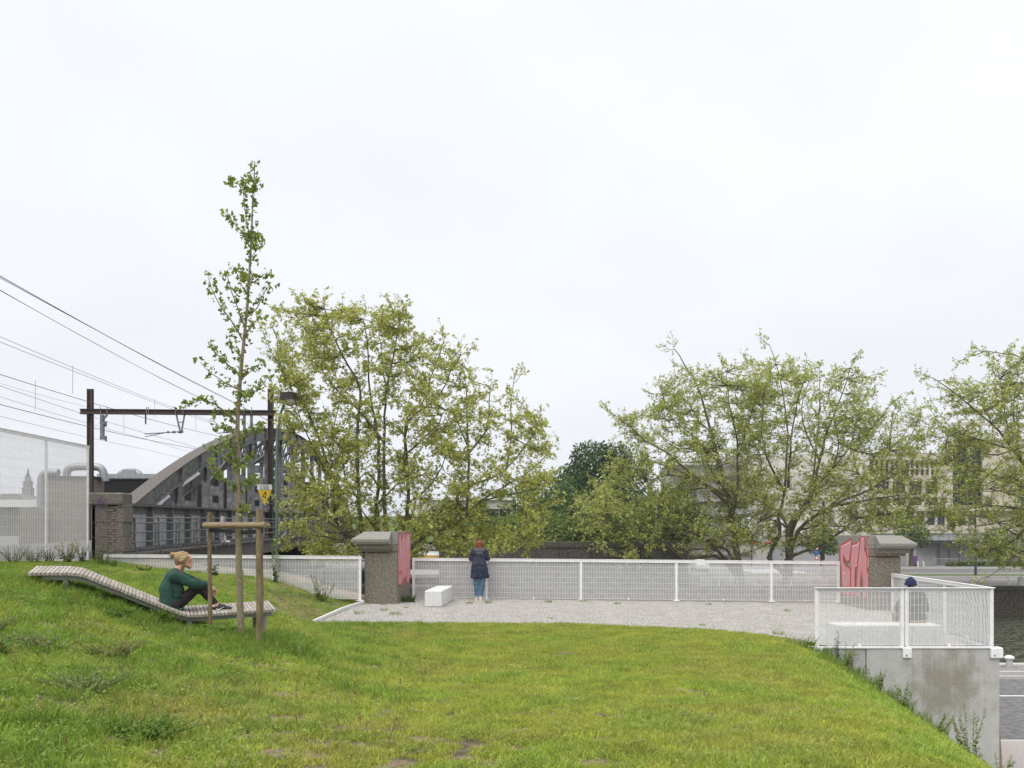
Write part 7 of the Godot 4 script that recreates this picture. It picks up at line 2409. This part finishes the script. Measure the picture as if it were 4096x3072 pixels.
func skin_over(bones: Array, cell: float, k: float, dent := 0.0) -> MB:
	# bones [a, b, radius at a, radius at b] joined smoothly into one closed surface
	var lo := Vector3.ONE * 1e6
	var hi := -lo
	for b in bones:
		var r := Vector3.ONE * (maxf(b[2], b[3]) + cell * 2.5 + dent)
		lo = lo.min(b[0] - r).min(b[1] - r)
		hi = hi.max(b[0] + r).max(b[1] + r)
	var size := (hi - lo) / cell
	var nx := int(size.x) + 2
	var ny := int(size.y) + 2
	var nz := int(size.z) + 2
	var f := PackedFloat32Array()
	f.resize(nx * ny * nz)
	f.fill(9.0)
	for b in bones:
		var a: Vector3 = b[0]
		var ba: Vector3 = b[1] - a
		var len2 := maxf(ba.length_squared(), 1e-9)
		var ra: float = b[2]
		var rd: float = b[3] - ra
		var far := maxf(b[2], b[3]) + k + cell * 2.0
		var r := Vector3.ONE * far
		var i0 := ((a.min(b[1]) - r - lo) / cell).floor()
		var i1 := ((a.max(b[1]) + r - lo) / cell).ceil()
		for z in range(maxi(0, int(i0.z)), mini(nz, int(i1.z) + 1)):
			for y in range(maxi(0, int(i0.y)), mini(ny, int(i1.y) + 1)):
				var row := (z * ny + y) * nx
				for x in range(maxi(0, int(i0.x)), mini(nx, int(i1.x) + 1)):
					var p := lo + Vector3(x, y, z) * cell - a
					var t := clampf(p.dot(ba) / len2, 0.0, 1.0)
					var d := (p - ba * t).length() - ra - rd * t
					var o := f[row + x]
					var h := maxf(k - absf(o - d), 0.0) / k
					f[row + x] = minf(o, d) - h * h * k * 0.25
	if dent > 0.0:
		# cloth folds
		for i in f.size():
			if f[i] < 0.1:
				var x := i % nx
				var y := (i / nx) % ny
				var z := i / (nx * ny)
				var p := lo + Vector3(x, y, z) * cell
				f[i] += dent * noise_b.get_noise_3d(p.x * 9.0, p.y * 5.0, p.z * 9.0)
	var mb := MB.new()
	var at := PackedInt32Array()
	at.resize(f.size())
	at.fill(-1)
	var step := [0, 1, nx, nx + 1, nx * ny, nx * ny + 1, nx * ny + nx, nx * ny + nx + 1]
	var edges := [[0, 1], [2, 3], [4, 5], [6, 7], [0, 2], [1, 3], [4, 6], [5, 7], [0, 4], [1, 5], [2, 6], [3, 7]]
	for z in nz - 1:
		for y in ny - 1:
			var row := (z * ny + y) * nx
			for x in nx - 1:
				var i := row + x
				if absf(f[i]) > cell * 2.2:
					continue
				var inside := 0
				for s in step:
					if f[i + s] < 0.0:
						inside += 1
				if inside == 0 or inside == 8:
					continue
				var sum := Vector3.ZERO
				var m := 0
				for e in edges:
					var va := f[i + step[e[0]]]
					var vb := f[i + step[e[1]]]
					if (va < 0.0) != (vb < 0.0):
						var t := va / (va - vb)
						var pa := Vector3(e[0] & 1, (e[0] >> 1) & 1, e[0] >> 2)
						var pb := Vector3(e[1] & 1, (e[1] >> 1) & 1, e[1] >> 2)
						sum += pa.lerp(pb, t)
						m += 1
				at[i] = mb.v.size()
				mb.v.append(lo + (Vector3(x, y, z) + sum / m) * cell)
	var axes := [[1, nx, nx * ny], [nx, nx * ny, 1], [nx * ny, 1, nx]]
	for z in range(1, nz - 1):
		for y in range(1, ny - 1):
			for x in range(1, nx - 1):
				var i := (z * ny + y) * nx + x
				if at[i] < 0:
					continue
				for ax in axes:
					var fa := f[i]
					var fb := f[i + ax[0]]
					if (fa < 0.0) == (fb < 0.0):
						continue
					var q := [at[i], at[i - ax[1]], at[i - ax[1] - ax[2]], at[i - ax[2]]]
					if q.min() < 0:
						continue
					if fa < 0.0:
						mb.ix.append_array([q[0], q[1], q[2], q[0], q[2], q[3]])
					else:
						mb.ix.append_array([q[0], q[2], q[1], q[0], q[3], q[2]])
	mb.n.resize(mb.v.size())
	mb.n.fill(Vector3.ZERO)
	for i in range(0, mb.ix.size(), 3):
		var n := (mb.v[mb.ix[i + 2]] - mb.v[mb.ix[i]]).cross(mb.v[mb.ix[i + 1]] - mb.v[mb.ix[i]])
		for j in 3:
			mb.n[mb.ix[i + j]] += n
	for i in mb.n.size():
		mb.n[i] = mb.n[i].normalized()
	return mb


func join(a: MB, b: MB) -> void:
	var k := a.v.size()
	a.v.append_array(b.v)
	a.n.append_array(b.n)
	for i in b.ix:
		a.ix.append(i + k)


func turned(mb: MB, x: Transform3D) -> MB:
	for i in mb.v.size():
		mb.v[i] = x * mb.v[i]
		mb.n[i] = x.basis * mb.n[i]
	return mb


func hand(wrist: Vector3, fwd: Vector3, palm: Vector3, curl: float) -> MB:
	# palm and five unequal, bent fingers; palm is the direction the palm faces
	var side := fwd.cross(palm).normalized()
	var bones := [[wrist, wrist + fwd * 0.03, .024, .026], [wrist + fwd * 0.03 - side * .018, wrist + fwd * 0.085 - side * .026, .017, .014], [wrist + fwd * 0.03 + side * .018, wrist + fwd * 0.085 + side * .024, .017, .014], [wrist + fwd * 0.03, wrist + fwd * 0.09, .018, .015]]
	for i in 4:
		var o: Vector3 = wrist + fwd * [.086, .092, .09, .082][i] + side * (-0.03 + 0.02 * i)
		var l: float = [.036, .042, .039, .03][i]
		var d := (fwd + palm * curl * 0.4).normalized()
		var p: Vector3 = o + d * l
		var e := (fwd * (1.0 - curl * 0.7) + palm * curl).normalized()
		var q: Vector3 = p + e * l * 0.75
		var g := (fwd * (0.4 - curl) + palm * curl * 1.2).normalized()
		bones.append([o - fwd * 0.01, p, .0095, .009])
		bones.append([p, q, .009, .0085])
		bones.append([q, q + g * l * 0.55, .0085, .0075])
	var th := wrist + fwd * 0.03 - side * 0.026
	var t1 := th + (fwd * 0.7 - side * 0.7 + palm * 0.3).normalized() * 0.036
	var t2 := t1 + (fwd * 0.9 - side * 0.2 + palm * 0.4).normalized() * 0.03
	bones.append([th, t1, .0125, .0105])
	bones.append([t1, t2, .0105, .0085])
	return skin_over(bones, 0.0042, 0.006)


func head_bones(c: Vector3, f: Vector3, up: Vector3) -> Array:
	# c: middle of the skull, f: where the face looks
	var s := f.cross(up).normalized()
	var b := [
		[c + up * 0.028 - f * 0.028, c + up * 0.024 + f * 0.012, .082, .078],
		[c + up * 0.03 + f * 0.03, c + up * 0.03 + f * 0.034, .066, .064],
		[c - up * 0.03 + f * 0.03, c - up * 0.075 + f * 0.052, .058, .034],
		[c - up * 0.096 + f * 0.066, c - up * 0.098 + f * 0.07, .02, .018],
		[c - up * 0.06 + f * 0.03 - s * .03, c - up * 0.085 + f * 0.058 - s * .012, .032, .022],
		[c - up * 0.06 + f * 0.03 + s * .03, c - up * 0.085 + f * 0.058 + s * .012, .032, .022],
		[c + up * 0.006 + f * 0.09, c - up * 0.03 + f * 0.112, .009, .0125],
		[c - up * 0.033 + f * 0.094 - s * .01, c - up * 0.033 + f * 0.094 + s * .01, .009, .009],
		[c - up * 0.058 + f * 0.089 - s * .014, c - up * 0.058 + f * 0.089 + s * .014, .0075, .0075],
		[c - up * 0.068 + f * 0.087 - s * .012, c - up * 0.068 + f * 0.087 + s * .012, .0075, .0075],
		[c + up * 0.02 + f * 0.082 - s * .035, c + up * 0.024 + f * 0.088 - s * .01, .012, .012],
		[c + up * 0.02 + f * 0.082 + s * .035, c + up * 0.024 + f * 0.088 + s * .01, .012, .012],
	]
	for q in [-1.0, 1.0]:
		b.append([c - f * 0.012 + s * q * .074 + up * 0.012, c - f * 0.004 + s * q * .076 - up * 0.03, .012, .009])
		b.append([c - f * 0.024 + s * q * .078 + up * 0.015, c - f * 0.018 + s * q * .08 - up * 0.01, .008, .007])
	return b


func face_marks(t: Node3D, c: Vector3, f: Vector3, up: Vector3) -> void:
	var s := f.cross(up).normalized()
	for q in [-1.0, 1.0]:
		var mb := MB.new()
		mb.dome(c + up * 0.002 + f * 0.081 + s * q * .031, Vector3(.011, .008, .011), 6, 8)
		var e := part("eye", mb, M.sign_white, t)
		mb = MB.new()
		mb.dome(c + up * 0.002 + f * 0.0895 + s * q * .031, Vector3(.005, .006, .005), 6, 8)
		part("iris", mb, M.ink, e)
		mb = MB.new()
		mb.tube(PackedVector3Array([c + up * 0.024 + f * 0.096 + s * q * .014, c + up * 0.03 + f * 0.094 + s * q * .03, c + up * 0.022 + f * 0.078 + s * q * .05]), PackedFloat32Array([.003, .004, .002]), 5)
		part("eyebrow", mb, M.bark, t)
	var mb2 := MB.new()
	mb2.tube(PackedVector3Array([c - up * 0.063 + f * 0.088 - s * .02, c - up * 0.062 + f * 0.0965, c - up * 0.063 + f * 0.088 + s * .02]), PackedFloat32Array([.002, .0045, .002]), 6)
	part("lips", mb2, M.brick_brown, t)


func build_people() -> void:
	rng.seed = 8
	seated_woman()
	standing_woman()
	seated_person()


func shoe(t: Node3D, heel: Vector3, fwd: Vector3, upper: Material, mark: bool) -> void:
	var up := Vector3.UP
	var s := fwd.cross(up).normalized()
	var mb := skin_over([[heel + up * .045 + fwd * .03, heel + up * .045 + fwd * .12, .038, .036], [heel + up * .075 + fwd * .045, heel + up * .055 + fwd * .15, .034, .03], [heel + up * .038 + fwd * .12, heel + up * .03 + fwd * .235, .036, .026]], 0.008, 0.02)
	var o := part("shoe", mb, upper, t)
	mb = MB.new()
	var q := PackedVector2Array()
	for p in [[-.015, -.03], [.08, -.034], [.18, -.044], [.25, -.03], [.272, 0], [.25, .03], [.18, .04], [.08, .034], [-.015, .03], [-.025, 0]]:
		q.append(Vector2(p[0], p[1]))
	mb.plate(q, heel + up * 0.014, fwd, s, up * 0.013)
	part("sole", mb, M.shoe_sole, o)
	if mark:
		mb = MB.new()
		var c := heel + up * .05 + fwd * .1
		for sd in [-1.0, 1.0]:
			var w: Vector3 = c + s * sd * .0385
			mb.tube(PackedVector3Array([w - fwd * .045 + up * .0, w - fwd * .03 - up * .018, w + fwd * .0 - up * .016, w + fwd * .055 + up * .018]), PackedFloat32Array([.003, .008, .007, .002]), 6)
		part("swoosh_mark", mb, M.sock_white, o)


func seated_woman() -> void:
	# sits on the lower flat of the lounger, knees drawn up, looking right
	var at := Vector3(-4.6, 0.745, -12.3)
	var t := thing("person", "woman in dark green cardigan and black leggings sitting on the timber lounger", "person", at)
	var f := Transform3D(Basis(Vector3.UP, deg_to_rad(16)), at)
	var X := func(x: float, y: float, z: float) -> Vector3: return f * Vector3(x, y, z)
	var fw := f.basis.x
	var up := Vector3.UP
	var tilt := (fw * 0.99 + up * 0.08).normalized()
	var hup := fw.cross(up).normalized().cross(tilt).normalized()
	var head: Vector3 = X.call(.112, .70, 0)
	# the body under the clothes
	var b := [
		[X.call(-.04, .10, -.07), X.call(-.04, .10, .07), .10, .10], [X.call(-.05, .14, 0), X.call(-.06, .3, 0), .105, .095],
		[X.call(-.06, .3, 0), X.call(-.01, .45, 0), .095, .1], [X.call(.01, .5, -.12), X.call(.01, .5, .12), .06, .06],
		[X.call(.02, .5, 0), X.call(.055, .6, 0), .055, .05], [X.call(.055, .6, 0), X.call(.1, .66, 0), .046, .046]]
	for z in [-1.0, 1.0]:
		b.append_array([[X.call(.02, .1, z * .09), X.call(.30, .34, z * .085), .078, .056], [X.call(.30, .34, z * .085), X.call(.52, .1, z * .08), .052, .036],
			[X.call(.52, .08, z * .08), X.call(.64, .03, z * .09), .032, .022],
			[X.call(.02, .495, z * .16), X.call(.26, .375, z * .19), .046, .038], [X.call(.26, .375, z * .19), X.call(.45, .36, z * .05), .036, .024]])
	var body := skin_over(b, 0.013, 0.03)
	join(body, skin_over(head_bones(head, tilt, hup) + [[X.call(.05, .6, 0), X.call(.1, .66, 0), .048, .046]], 0.0055, 0.018))
	join(body, hand(X.call(.44, .362, .05), (fw * 0.75 - up * 0.55 - f.basis.z * 0.3).normalized(), (-up * 0.6 - fw * 0.6).normalized(), 0.7))
	join(body, hand(X.call(.45, .335, -.03), (fw * 0.45 - up * 0.8 + f.basis.z * 0.3).normalized(), (-fw * 0.9 - up * 0.2).normalized(), 0.75))
	part("body", body, M.skin, t)
	face_marks(t, head, tilt, hup)
	# leggings
	b = [[X.call(-.02, .105, -.06), X.call(-.02, .105, .06), .11, .11]]
	for z in [-1.0, 1.0]:
		b.append_array([[X.call(.02, .1, z * .09), X.call(.30, .345, z * .085), .088, .064], [X.call(.30, .345, z * .085), X.call(.42, .22, z * .08), .062, .052], [X.call(.42, .22, z * .08), X.call(.515, .11, z * .08), .052, .04]])
	part("leggings", skin_over(b, 0.014, 0.03), M.leggings, t)
	# cardigan: loose body, hem on the seat, sleeves
	b = [[X.call(-.07, .06, -.1), X.call(-.07, .06, .1), .09, .09], [X.call(-.08, .12, -.06), X.call(-.085, .3, -.05), .125, .115], [X.call(-.08, .12, .06), X.call(-.085, .3, .05), .125, .115],
		[X.call(.02, .05, .12), X.call(.06, .3, .11), .05, .05], [X.call(.02, .05, -.12), X.call(.06, .3, -.11), .05, .05], [X.call(-.1, .035, -.1), X.call(.07, .03, .1), .05, .05],
		[X.call(-.085, .3, 0), X.call(-.02, .46, 0), .125, .12], [X.call(.05, .3, .1), X.call(.04, .44, .1), .05, .06], [X.call(.05, .3, -.1), X.call(.04, .44, -.1), .05, .06],
		[X.call(.005, .49, -.13), X.call(.005, .49, .13), .078, .078], [X.call(.01, .55, -.05), X.call(.01, .55, .05), .05, .05]]
	for z in [-1.0, 1.0]:
		b.append_array([[X.call(.015, .5, z * .15), X.call(.26, .385, z * .19), .074, .064], [X.call(.26, .385, z * .19), X.call(.435, .368, z * .06), .063, .045]])
	var card := part("cardigan", skin_over(b, 0.012, 0.028, 0.015), M.green_knit, t)
	var mb := MB.new()
	mb.hexa(X.call(.045, .225, .168), fw * 0.06, up * 0.003, f.basis.z * 0.012)
	part("pocket_flap", mb, M.green_knit, card)
	# hair swept back into a bun
	var hb := [
		[head + hup * .04 - fw * .045, head + hup * .036 + fw * .0, .088, .082], [head + hup * .072 + fw * .02, head + hup * .075 - fw * .03, .05, .055],
		[head - hup * .02 - fw * .07, head - hup * .06 - fw * .055, .055, .04], [head + hup * .05 + fw * .05 - f.basis.z * .05, head + hup * .0 - fw * .03 - f.basis.z * .075, .025, .03],
		[head + hup * .05 + fw * .05 + f.basis.z * .05, head + hup * .0 - fw * .03 + f.basis.z * .075, .025, .03],
		[head + hup * .085 - fw * .115, head + hup * .082 - fw * .14, .036, .036], [head + hup * .1 - fw * .15, head + hup * .12 - fw * .165, .018, .007], [head + hup * .06 - fw * .15, head + hup * .045 - fw * .18, .016, .006],
		[head - hup * .08 - fw * .05 + f.basis.z * .03, head - hup * .13 - fw * .035 + f.basis.z * .03, .02, .007], [head - hup * .02 + fw * .005 + f.basis.z * .078, head - hup * .1 + fw * .01 + f.basis.z * .072, .01, .004]]
	var hair := part("hair", skin_over(hb, 0.007, 0.02, 0.006), M.blond_hair, t)
	# combed strands from the brow back to the bun
	for tone in 3:
		mb = MB.new()
		for i in 34:
			var a := rng.randf_range(-1.25, 1.25)
			var side2 := f.basis.z * sin(a)
			var rise := hup * cos(a)
			var p0: Vector3 = head + fw * .052 + rise * .084 + side2 * .074 + hup * .012
			var p1: Vector3 = head + fw * .0 + rise * .106 + side2 * .088 + hup * .016
			var p2: Vector3 = head - fw * .075 + rise * .1 + side2 * .08 + hup * .016
			var p3: Vector3 = head - fw * .115 + hup * .075 + side2 * .02
			mb.tube(PackedVector3Array([p0, p1 + unit() * .004, p2 + unit() * .006, p3]), PackedFloat32Array([.003, .006, .006, .004]), 4)
		part("strands", mb, [M.hair_light, M.hair_mid, M.hair_dark][tone], hair)
	mb = MB.new()
	for i in 26:
		var o: Vector3 = head + hup * .085 - fw * .13 + unit() * .03
		mb.tube(PackedVector3Array([o, o + (unit() - fw * 0.5).normalized() * .03, o + (unit() * .6 - fw * 0.8).normalized() * .06]), PackedFloat32Array([.003, .0025, .001]), 4)
	for i in 10:
		var o: Vector3 = head - hup * .06 - fw * .03 + f.basis.z * (.05 + .025 * rng.randf()) + fw * .05 * rng.randf()
		mb.tube(PackedVector3Array([o, o - hup * .04 - fw * .02, o - hup * .09 - fw * .05 * rng.randf()]), PackedFloat32Array([.003, .0025, .001]), 4)
	part("loose_strands", mb, M.blond_hair, hair)
	for z in [-1.0, 1.0]:
		mb = MB.new()
		mb.rod(X.call(.505, .1, z * .08), X.call(.515, .07, z * .08), .037, .036, 10)
		part("sock", mb, M.sock_white, t)
		shoe(t, X.call(.48, .0, z * .08), fw, M.shoe_black, true)


func standing_woman() -> void:
	# seen from behind, leaning on the railing
	var at := Vector3(-0.905, terrace_y(-0.9, 25.0), -25.02)
	var t := thing("person", "red-haired woman in navy hooded coat standing at the white railing", "person", at)
	var f := Transform3D(Basis(), at)
	var X := func(x: float, y: float, z: float) -> Vector3: return f * Vector3(x, y, z)
	var fwd := Vector3(0, 0, -1)
	var tilt := (fwd * 0.97 - Vector3.UP * 0.2).normalized()
	var hup := fwd.cross(Vector3.UP).normalized().cross(tilt).normalized()
	var head: Vector3 = X.call(-.005, 1.555, -.12)
	var b := [[X.call(-.07, .88, 0), X.call(.07, .88, 0), .115, .115], [X.call(0, .95, 0), X.call(0, 1.1, -.02), .12, .11], [X.call(0, 1.1, -.02), X.call(0, 1.32, -.06), .11, .125],
		[X.call(-.14, 1.38, -.07), X.call(.14, 1.38, -.07), .06, .06], [X.call(0, 1.38, -.08), X.call(0, 1.5, -.11), .055, .05]]
	for s in [-1.0, 1.0]:
		b.append_array([[X.call(s * .085, .86, 0), X.call(s * .075 - .01, .47, .01), .085, .06], [X.call(s * .075 - .01, .47, .01), X.call(s * .055 - .02, .1, .03), .055, .038], [X.call(s * .055 - .02, .05, .03), X.call(s * .06 - .02, .03, -.13), .035, .025],
			[X.call(s * .17, 1.37, -.08), X.call(s * .225, 1.13, -.12), .05, .042], [X.call(s * .225, 1.13, -.12), X.call(s * .1, 1.15, -.36), .04, .028]])
	var body := skin_over(b, 0.015, 0.03)
	join(body, skin_over(head_bones(head, tilt, hup), 0.006, 0.018))
	for s in [-1.0, 1.0]:
		join(body, hand(X.call(s * .09, 1.15, -.37), Vector3(-s * 0.8, -0.1, -0.5).normalized(), Vector3.DOWN, 0.5))
	part("body", body, M.skin, t)
	# jeans
	b = [[X.call(-.06, .86, 0), X.call(.06, .86, 0), .13, .13]]
	b.append_array([[X.call(-.08, .82, 0), X.call(-.075, .45, .01), .1, .083], [X.call(-.075, .45, .01), X.call(-.068, .13, .03), .083, .062]])
	b.append_array([[X.call(.085, .82, 0), X.call(.072, .45, .01), .105, .088], [X.call(.072, .45, .01), X.call(.025, .13, .05), .086, .062]])
	part("jeans", skin_over(b, 0.012, 0.02, 0.022), M.denim, t)
	var mb := MB.new()
	for p in [X.call(-.066, .105, .03), X.call(.024, .105, .05)]:
		mb.tube(PackedVector3Array([p - Vector3.UP * .03, p + Vector3.UP * .03]), PackedFloat32Array([.066, .068]), 14)
	part("cuffs", mb, M.denim_cuff, t)
	shoe(t, X.call(-.072, .0, .1), (fwd + Vector3(-.15, 0, 0)).normalized(), M.shoe_pink, false)
	shoe(t, X.call(.025, .0, .13), (fwd + Vector3(.2, 0, 0)).normalized(), M.shoe_pink, false)
	# coat: flared skirt, sleeves bent forward to the rail, hood down
	b = [[X.call(0, 1.1, -.02), X.call(0, 1.3, -.05), .14, .15], [X.call(-.05, 1.1, -.02), X.call(-.07, 1.3, -.05), .11, .12], [X.call(.05, 1.1, -.02), X.call(.07, 1.3, -.05), .11, .12],
		[X.call(-.13, 1.37, -.06), X.call(.13, 1.37, -.06), .085, .085]]
	for i in 9:
		var a := TAU * i / 9.0
		b.append([X.call(.09 * cos(a), 1.1, -.02 + .06 * sin(a)), X.call(.205 * cos(a), .67, .0 + .13 * sin(a)), .085, .06])
	b.append([X.call(-.05, .98, .0), X.call(.05, .98, .0), .16, .16])
	b.append([X.call(-.06, .86, .0), X.call(.06, .86, .0), .17, .17])
	for s in [-1.0, 1.0]:
		b.append_array([[X.call(s * .165, 1.36, -.06), X.call(s * .228, 1.16, -.09), .075, .065], [X.call(s * .228, 1.16, -.09), X.call(s * .12, 1.17, -.33), .062, .048]])
	var coat := part("coat", skin_over(b, 0.013, 0.03, 0.028), M.navy_cloth, t)
	b = [[X.call(-.11, 1.41, -.03), X.call(.11, 1.41, -.03), .055, .055], [X.call(-.1, 1.38, .04), X.call(.1, 1.38, .04), .055, .055], [X.call(-.05, 1.3, .07), X.call(.05, 1.3, .07), .05, .05], [X.call(-.1, 1.44, -.1), X.call(-.12, 1.4, -.02), .04, .05], [X.call(.1, 1.44, -.1), X.call(.12, 1.4, -.02), .04, .05]]
	part("hood", skin_over(b, 0.014, 0.03, 0.012), M.hood_lining, coat)
	# hair
	b = [[head + Vector3(0, .03, .03), head + Vector3(0, .03, -.02), .098, .095], [head + Vector3(-.03, -.02, .045), head + Vector3(-.045, -.12, .05), .07, .055], [head + Vector3(.03, -.02, .045), head + Vector3(.045, -.12, .05), .07, .055], [head + Vector3(0, -.02, .06), head + Vector3(.01, -.13, .07), .06, .05], [head + Vector3(-.07, .0, .0), head + Vector3(-.08, -.1, .01), .04, .035], [head + Vector3(.07, .0, .0), head + Vector3(.08, -.1, .01), .04, .035]]
	var hair := part("hair", skin_over(b, 0.009, 0.025, 0.01), M.red_hair, t)
	mb = MB.new()
	for i in 24:
		var o := head + Vector3(rng.randf_range(-.07, .07), rng.randf_range(.06, .12), rng.randf_range(.03, .08))
		mb.tube(PackedVector3Array([o, o + Vector3(rng.randf_range(-.03, .03), -.06, .035), o + Vector3(rng.randf_range(-.04, .04), -.16, .04)]), PackedFloat32Array([.004, .004, .002]), 4)
	part("strands", mb, M.red_hair, hair)


func seated_person() -> void:
	# on the cage's bench, facing away, knees towards the back
	var at := Vector3(8.06, 0.035, -18.0)
	var t := thing("person", "person in navy knit hat and dark jacket sitting behind the cage mesh", "person", at)
	var f := Transform3D(Basis(Vector3.UP, deg_to_rad(6)), at)
	var X := func(x: float, y: float, z: float) -> Vector3: return f * Vector3(x, y, z)
	var fwd := -f.basis.z
	var head: Vector3 = X.call(-.02, .735, -.12)
	var b := [[X.call(-.08, .1, 0), X.call(.08, .1, 0), .12, .12], [X.call(0, .15, 0), X.call(0, .42, -.03), .13, .14], [X.call(-.15, .5, -.06), X.call(.15, .5, -.06), .07, .07], [X.call(0, .52, -.08), X.call(-.01, .66, -.11), .055, .05]]
	for s in [-1.0, 1.0]:
		b.append_array([[X.call(s * .1, .1, -.05), X.call(s * .13, .1, -.48), .085, .062], [X.call(s * .13, .1, -.48), X.call(s * .13, -.36, -.5), .058, .04], [X.call(s * .13, -.4, -.5), X.call(s * .14, -.43, -.66), .036, .026],
			[X.call(s * .19, .5, -.06), X.call(s * .27, .25, -.14), .055, .045], [X.call(s * .27, .25, -.14), X.call(s * .1, .2, -.4), .042, .03]])
	var body := skin_over(b, 0.016, 0.03)
	join(body, skin_over(head_bones(head, fwd, Vector3.UP), 0.007, 0.018))
	for s in [-1.0, 1.0]:
		join(body, hand(X.call(s * .09, .2, -.41), (fwd * 0.6 - f.basis.x * s * 0.7).normalized(), Vector3.DOWN, 0.6))
	part("body", body, M.skin, t)
	b = [[X.call(-.08, .1, .0), X.call(.08, .1, .0), .155, .155], [X.call(-.05, .15, .01), X.call(-.07, .42, -.02), .16, .15], [X.call(.05, .15, .01), X.call(.07, .42, -.02), .16, .15], [X.call(-.15, .5, -.06), X.call(.15, .5, -.06), .1, .1], [X.call(-.05, .6, -.09), X.call(.04, .6, -.09), .07, .07]]
	for s in [-1.0, 1.0]:
		b.append_array([[X.call(s * .19, .49, -.06), X.call(s * .285, .25, -.13), .085, .075], [X.call(s * .285, .25, -.13), X.call(s * .12, .2, -.38), .07, .05]])
	part("jacket", skin_over(b, 0.016, 0.03, 0.014), M.dark_jacket, t)
	b = [[X.call(-.08, .04, .05), X.call(.1, .04, .05), .1, .1]]
	for s in [-1.0, 1.0]:
		b.append_array([[X.call(s * .1, .1, -.05), X.call(s * .13, .1, -.48), .1, .075], [X.call(s * .13, .1, -.48), X.call(s * .13, -.34, -.5), .072, .055]])
	part("trousers", skin_over(b, 0.016, 0.03), M.tan_cloth, t)
	for s in [-1.0, 1.0]:
		shoe(t, X.call(s * .135, -.445, -.44), fwd, M.shoe_black, false)
	b = [[head + Vector3(0, .045, .02), head + Vector3(0, .05, -.03), .098, .094], [head + Vector3(0, .1, 0), head + Vector3(0, .135, .0), .06, .035]]
	var hat := part("knit_hat", skin_over(b, 0.009, 0.03), M.hat_knit, t)
	var mb := MB.new()
	var ring := PackedVector3Array()
	var rr := PackedFloat32Array()
	for i in 25:
		var a := TAU * i / 24.0
		ring.append(head + Vector3(cos(a) * .099, .012, sin(a) * .12 - .005))
		rr.append(.022)
	mb.tube(ring, rr, 8, false)
	part("brim", mb, M.hat_knit, hat)
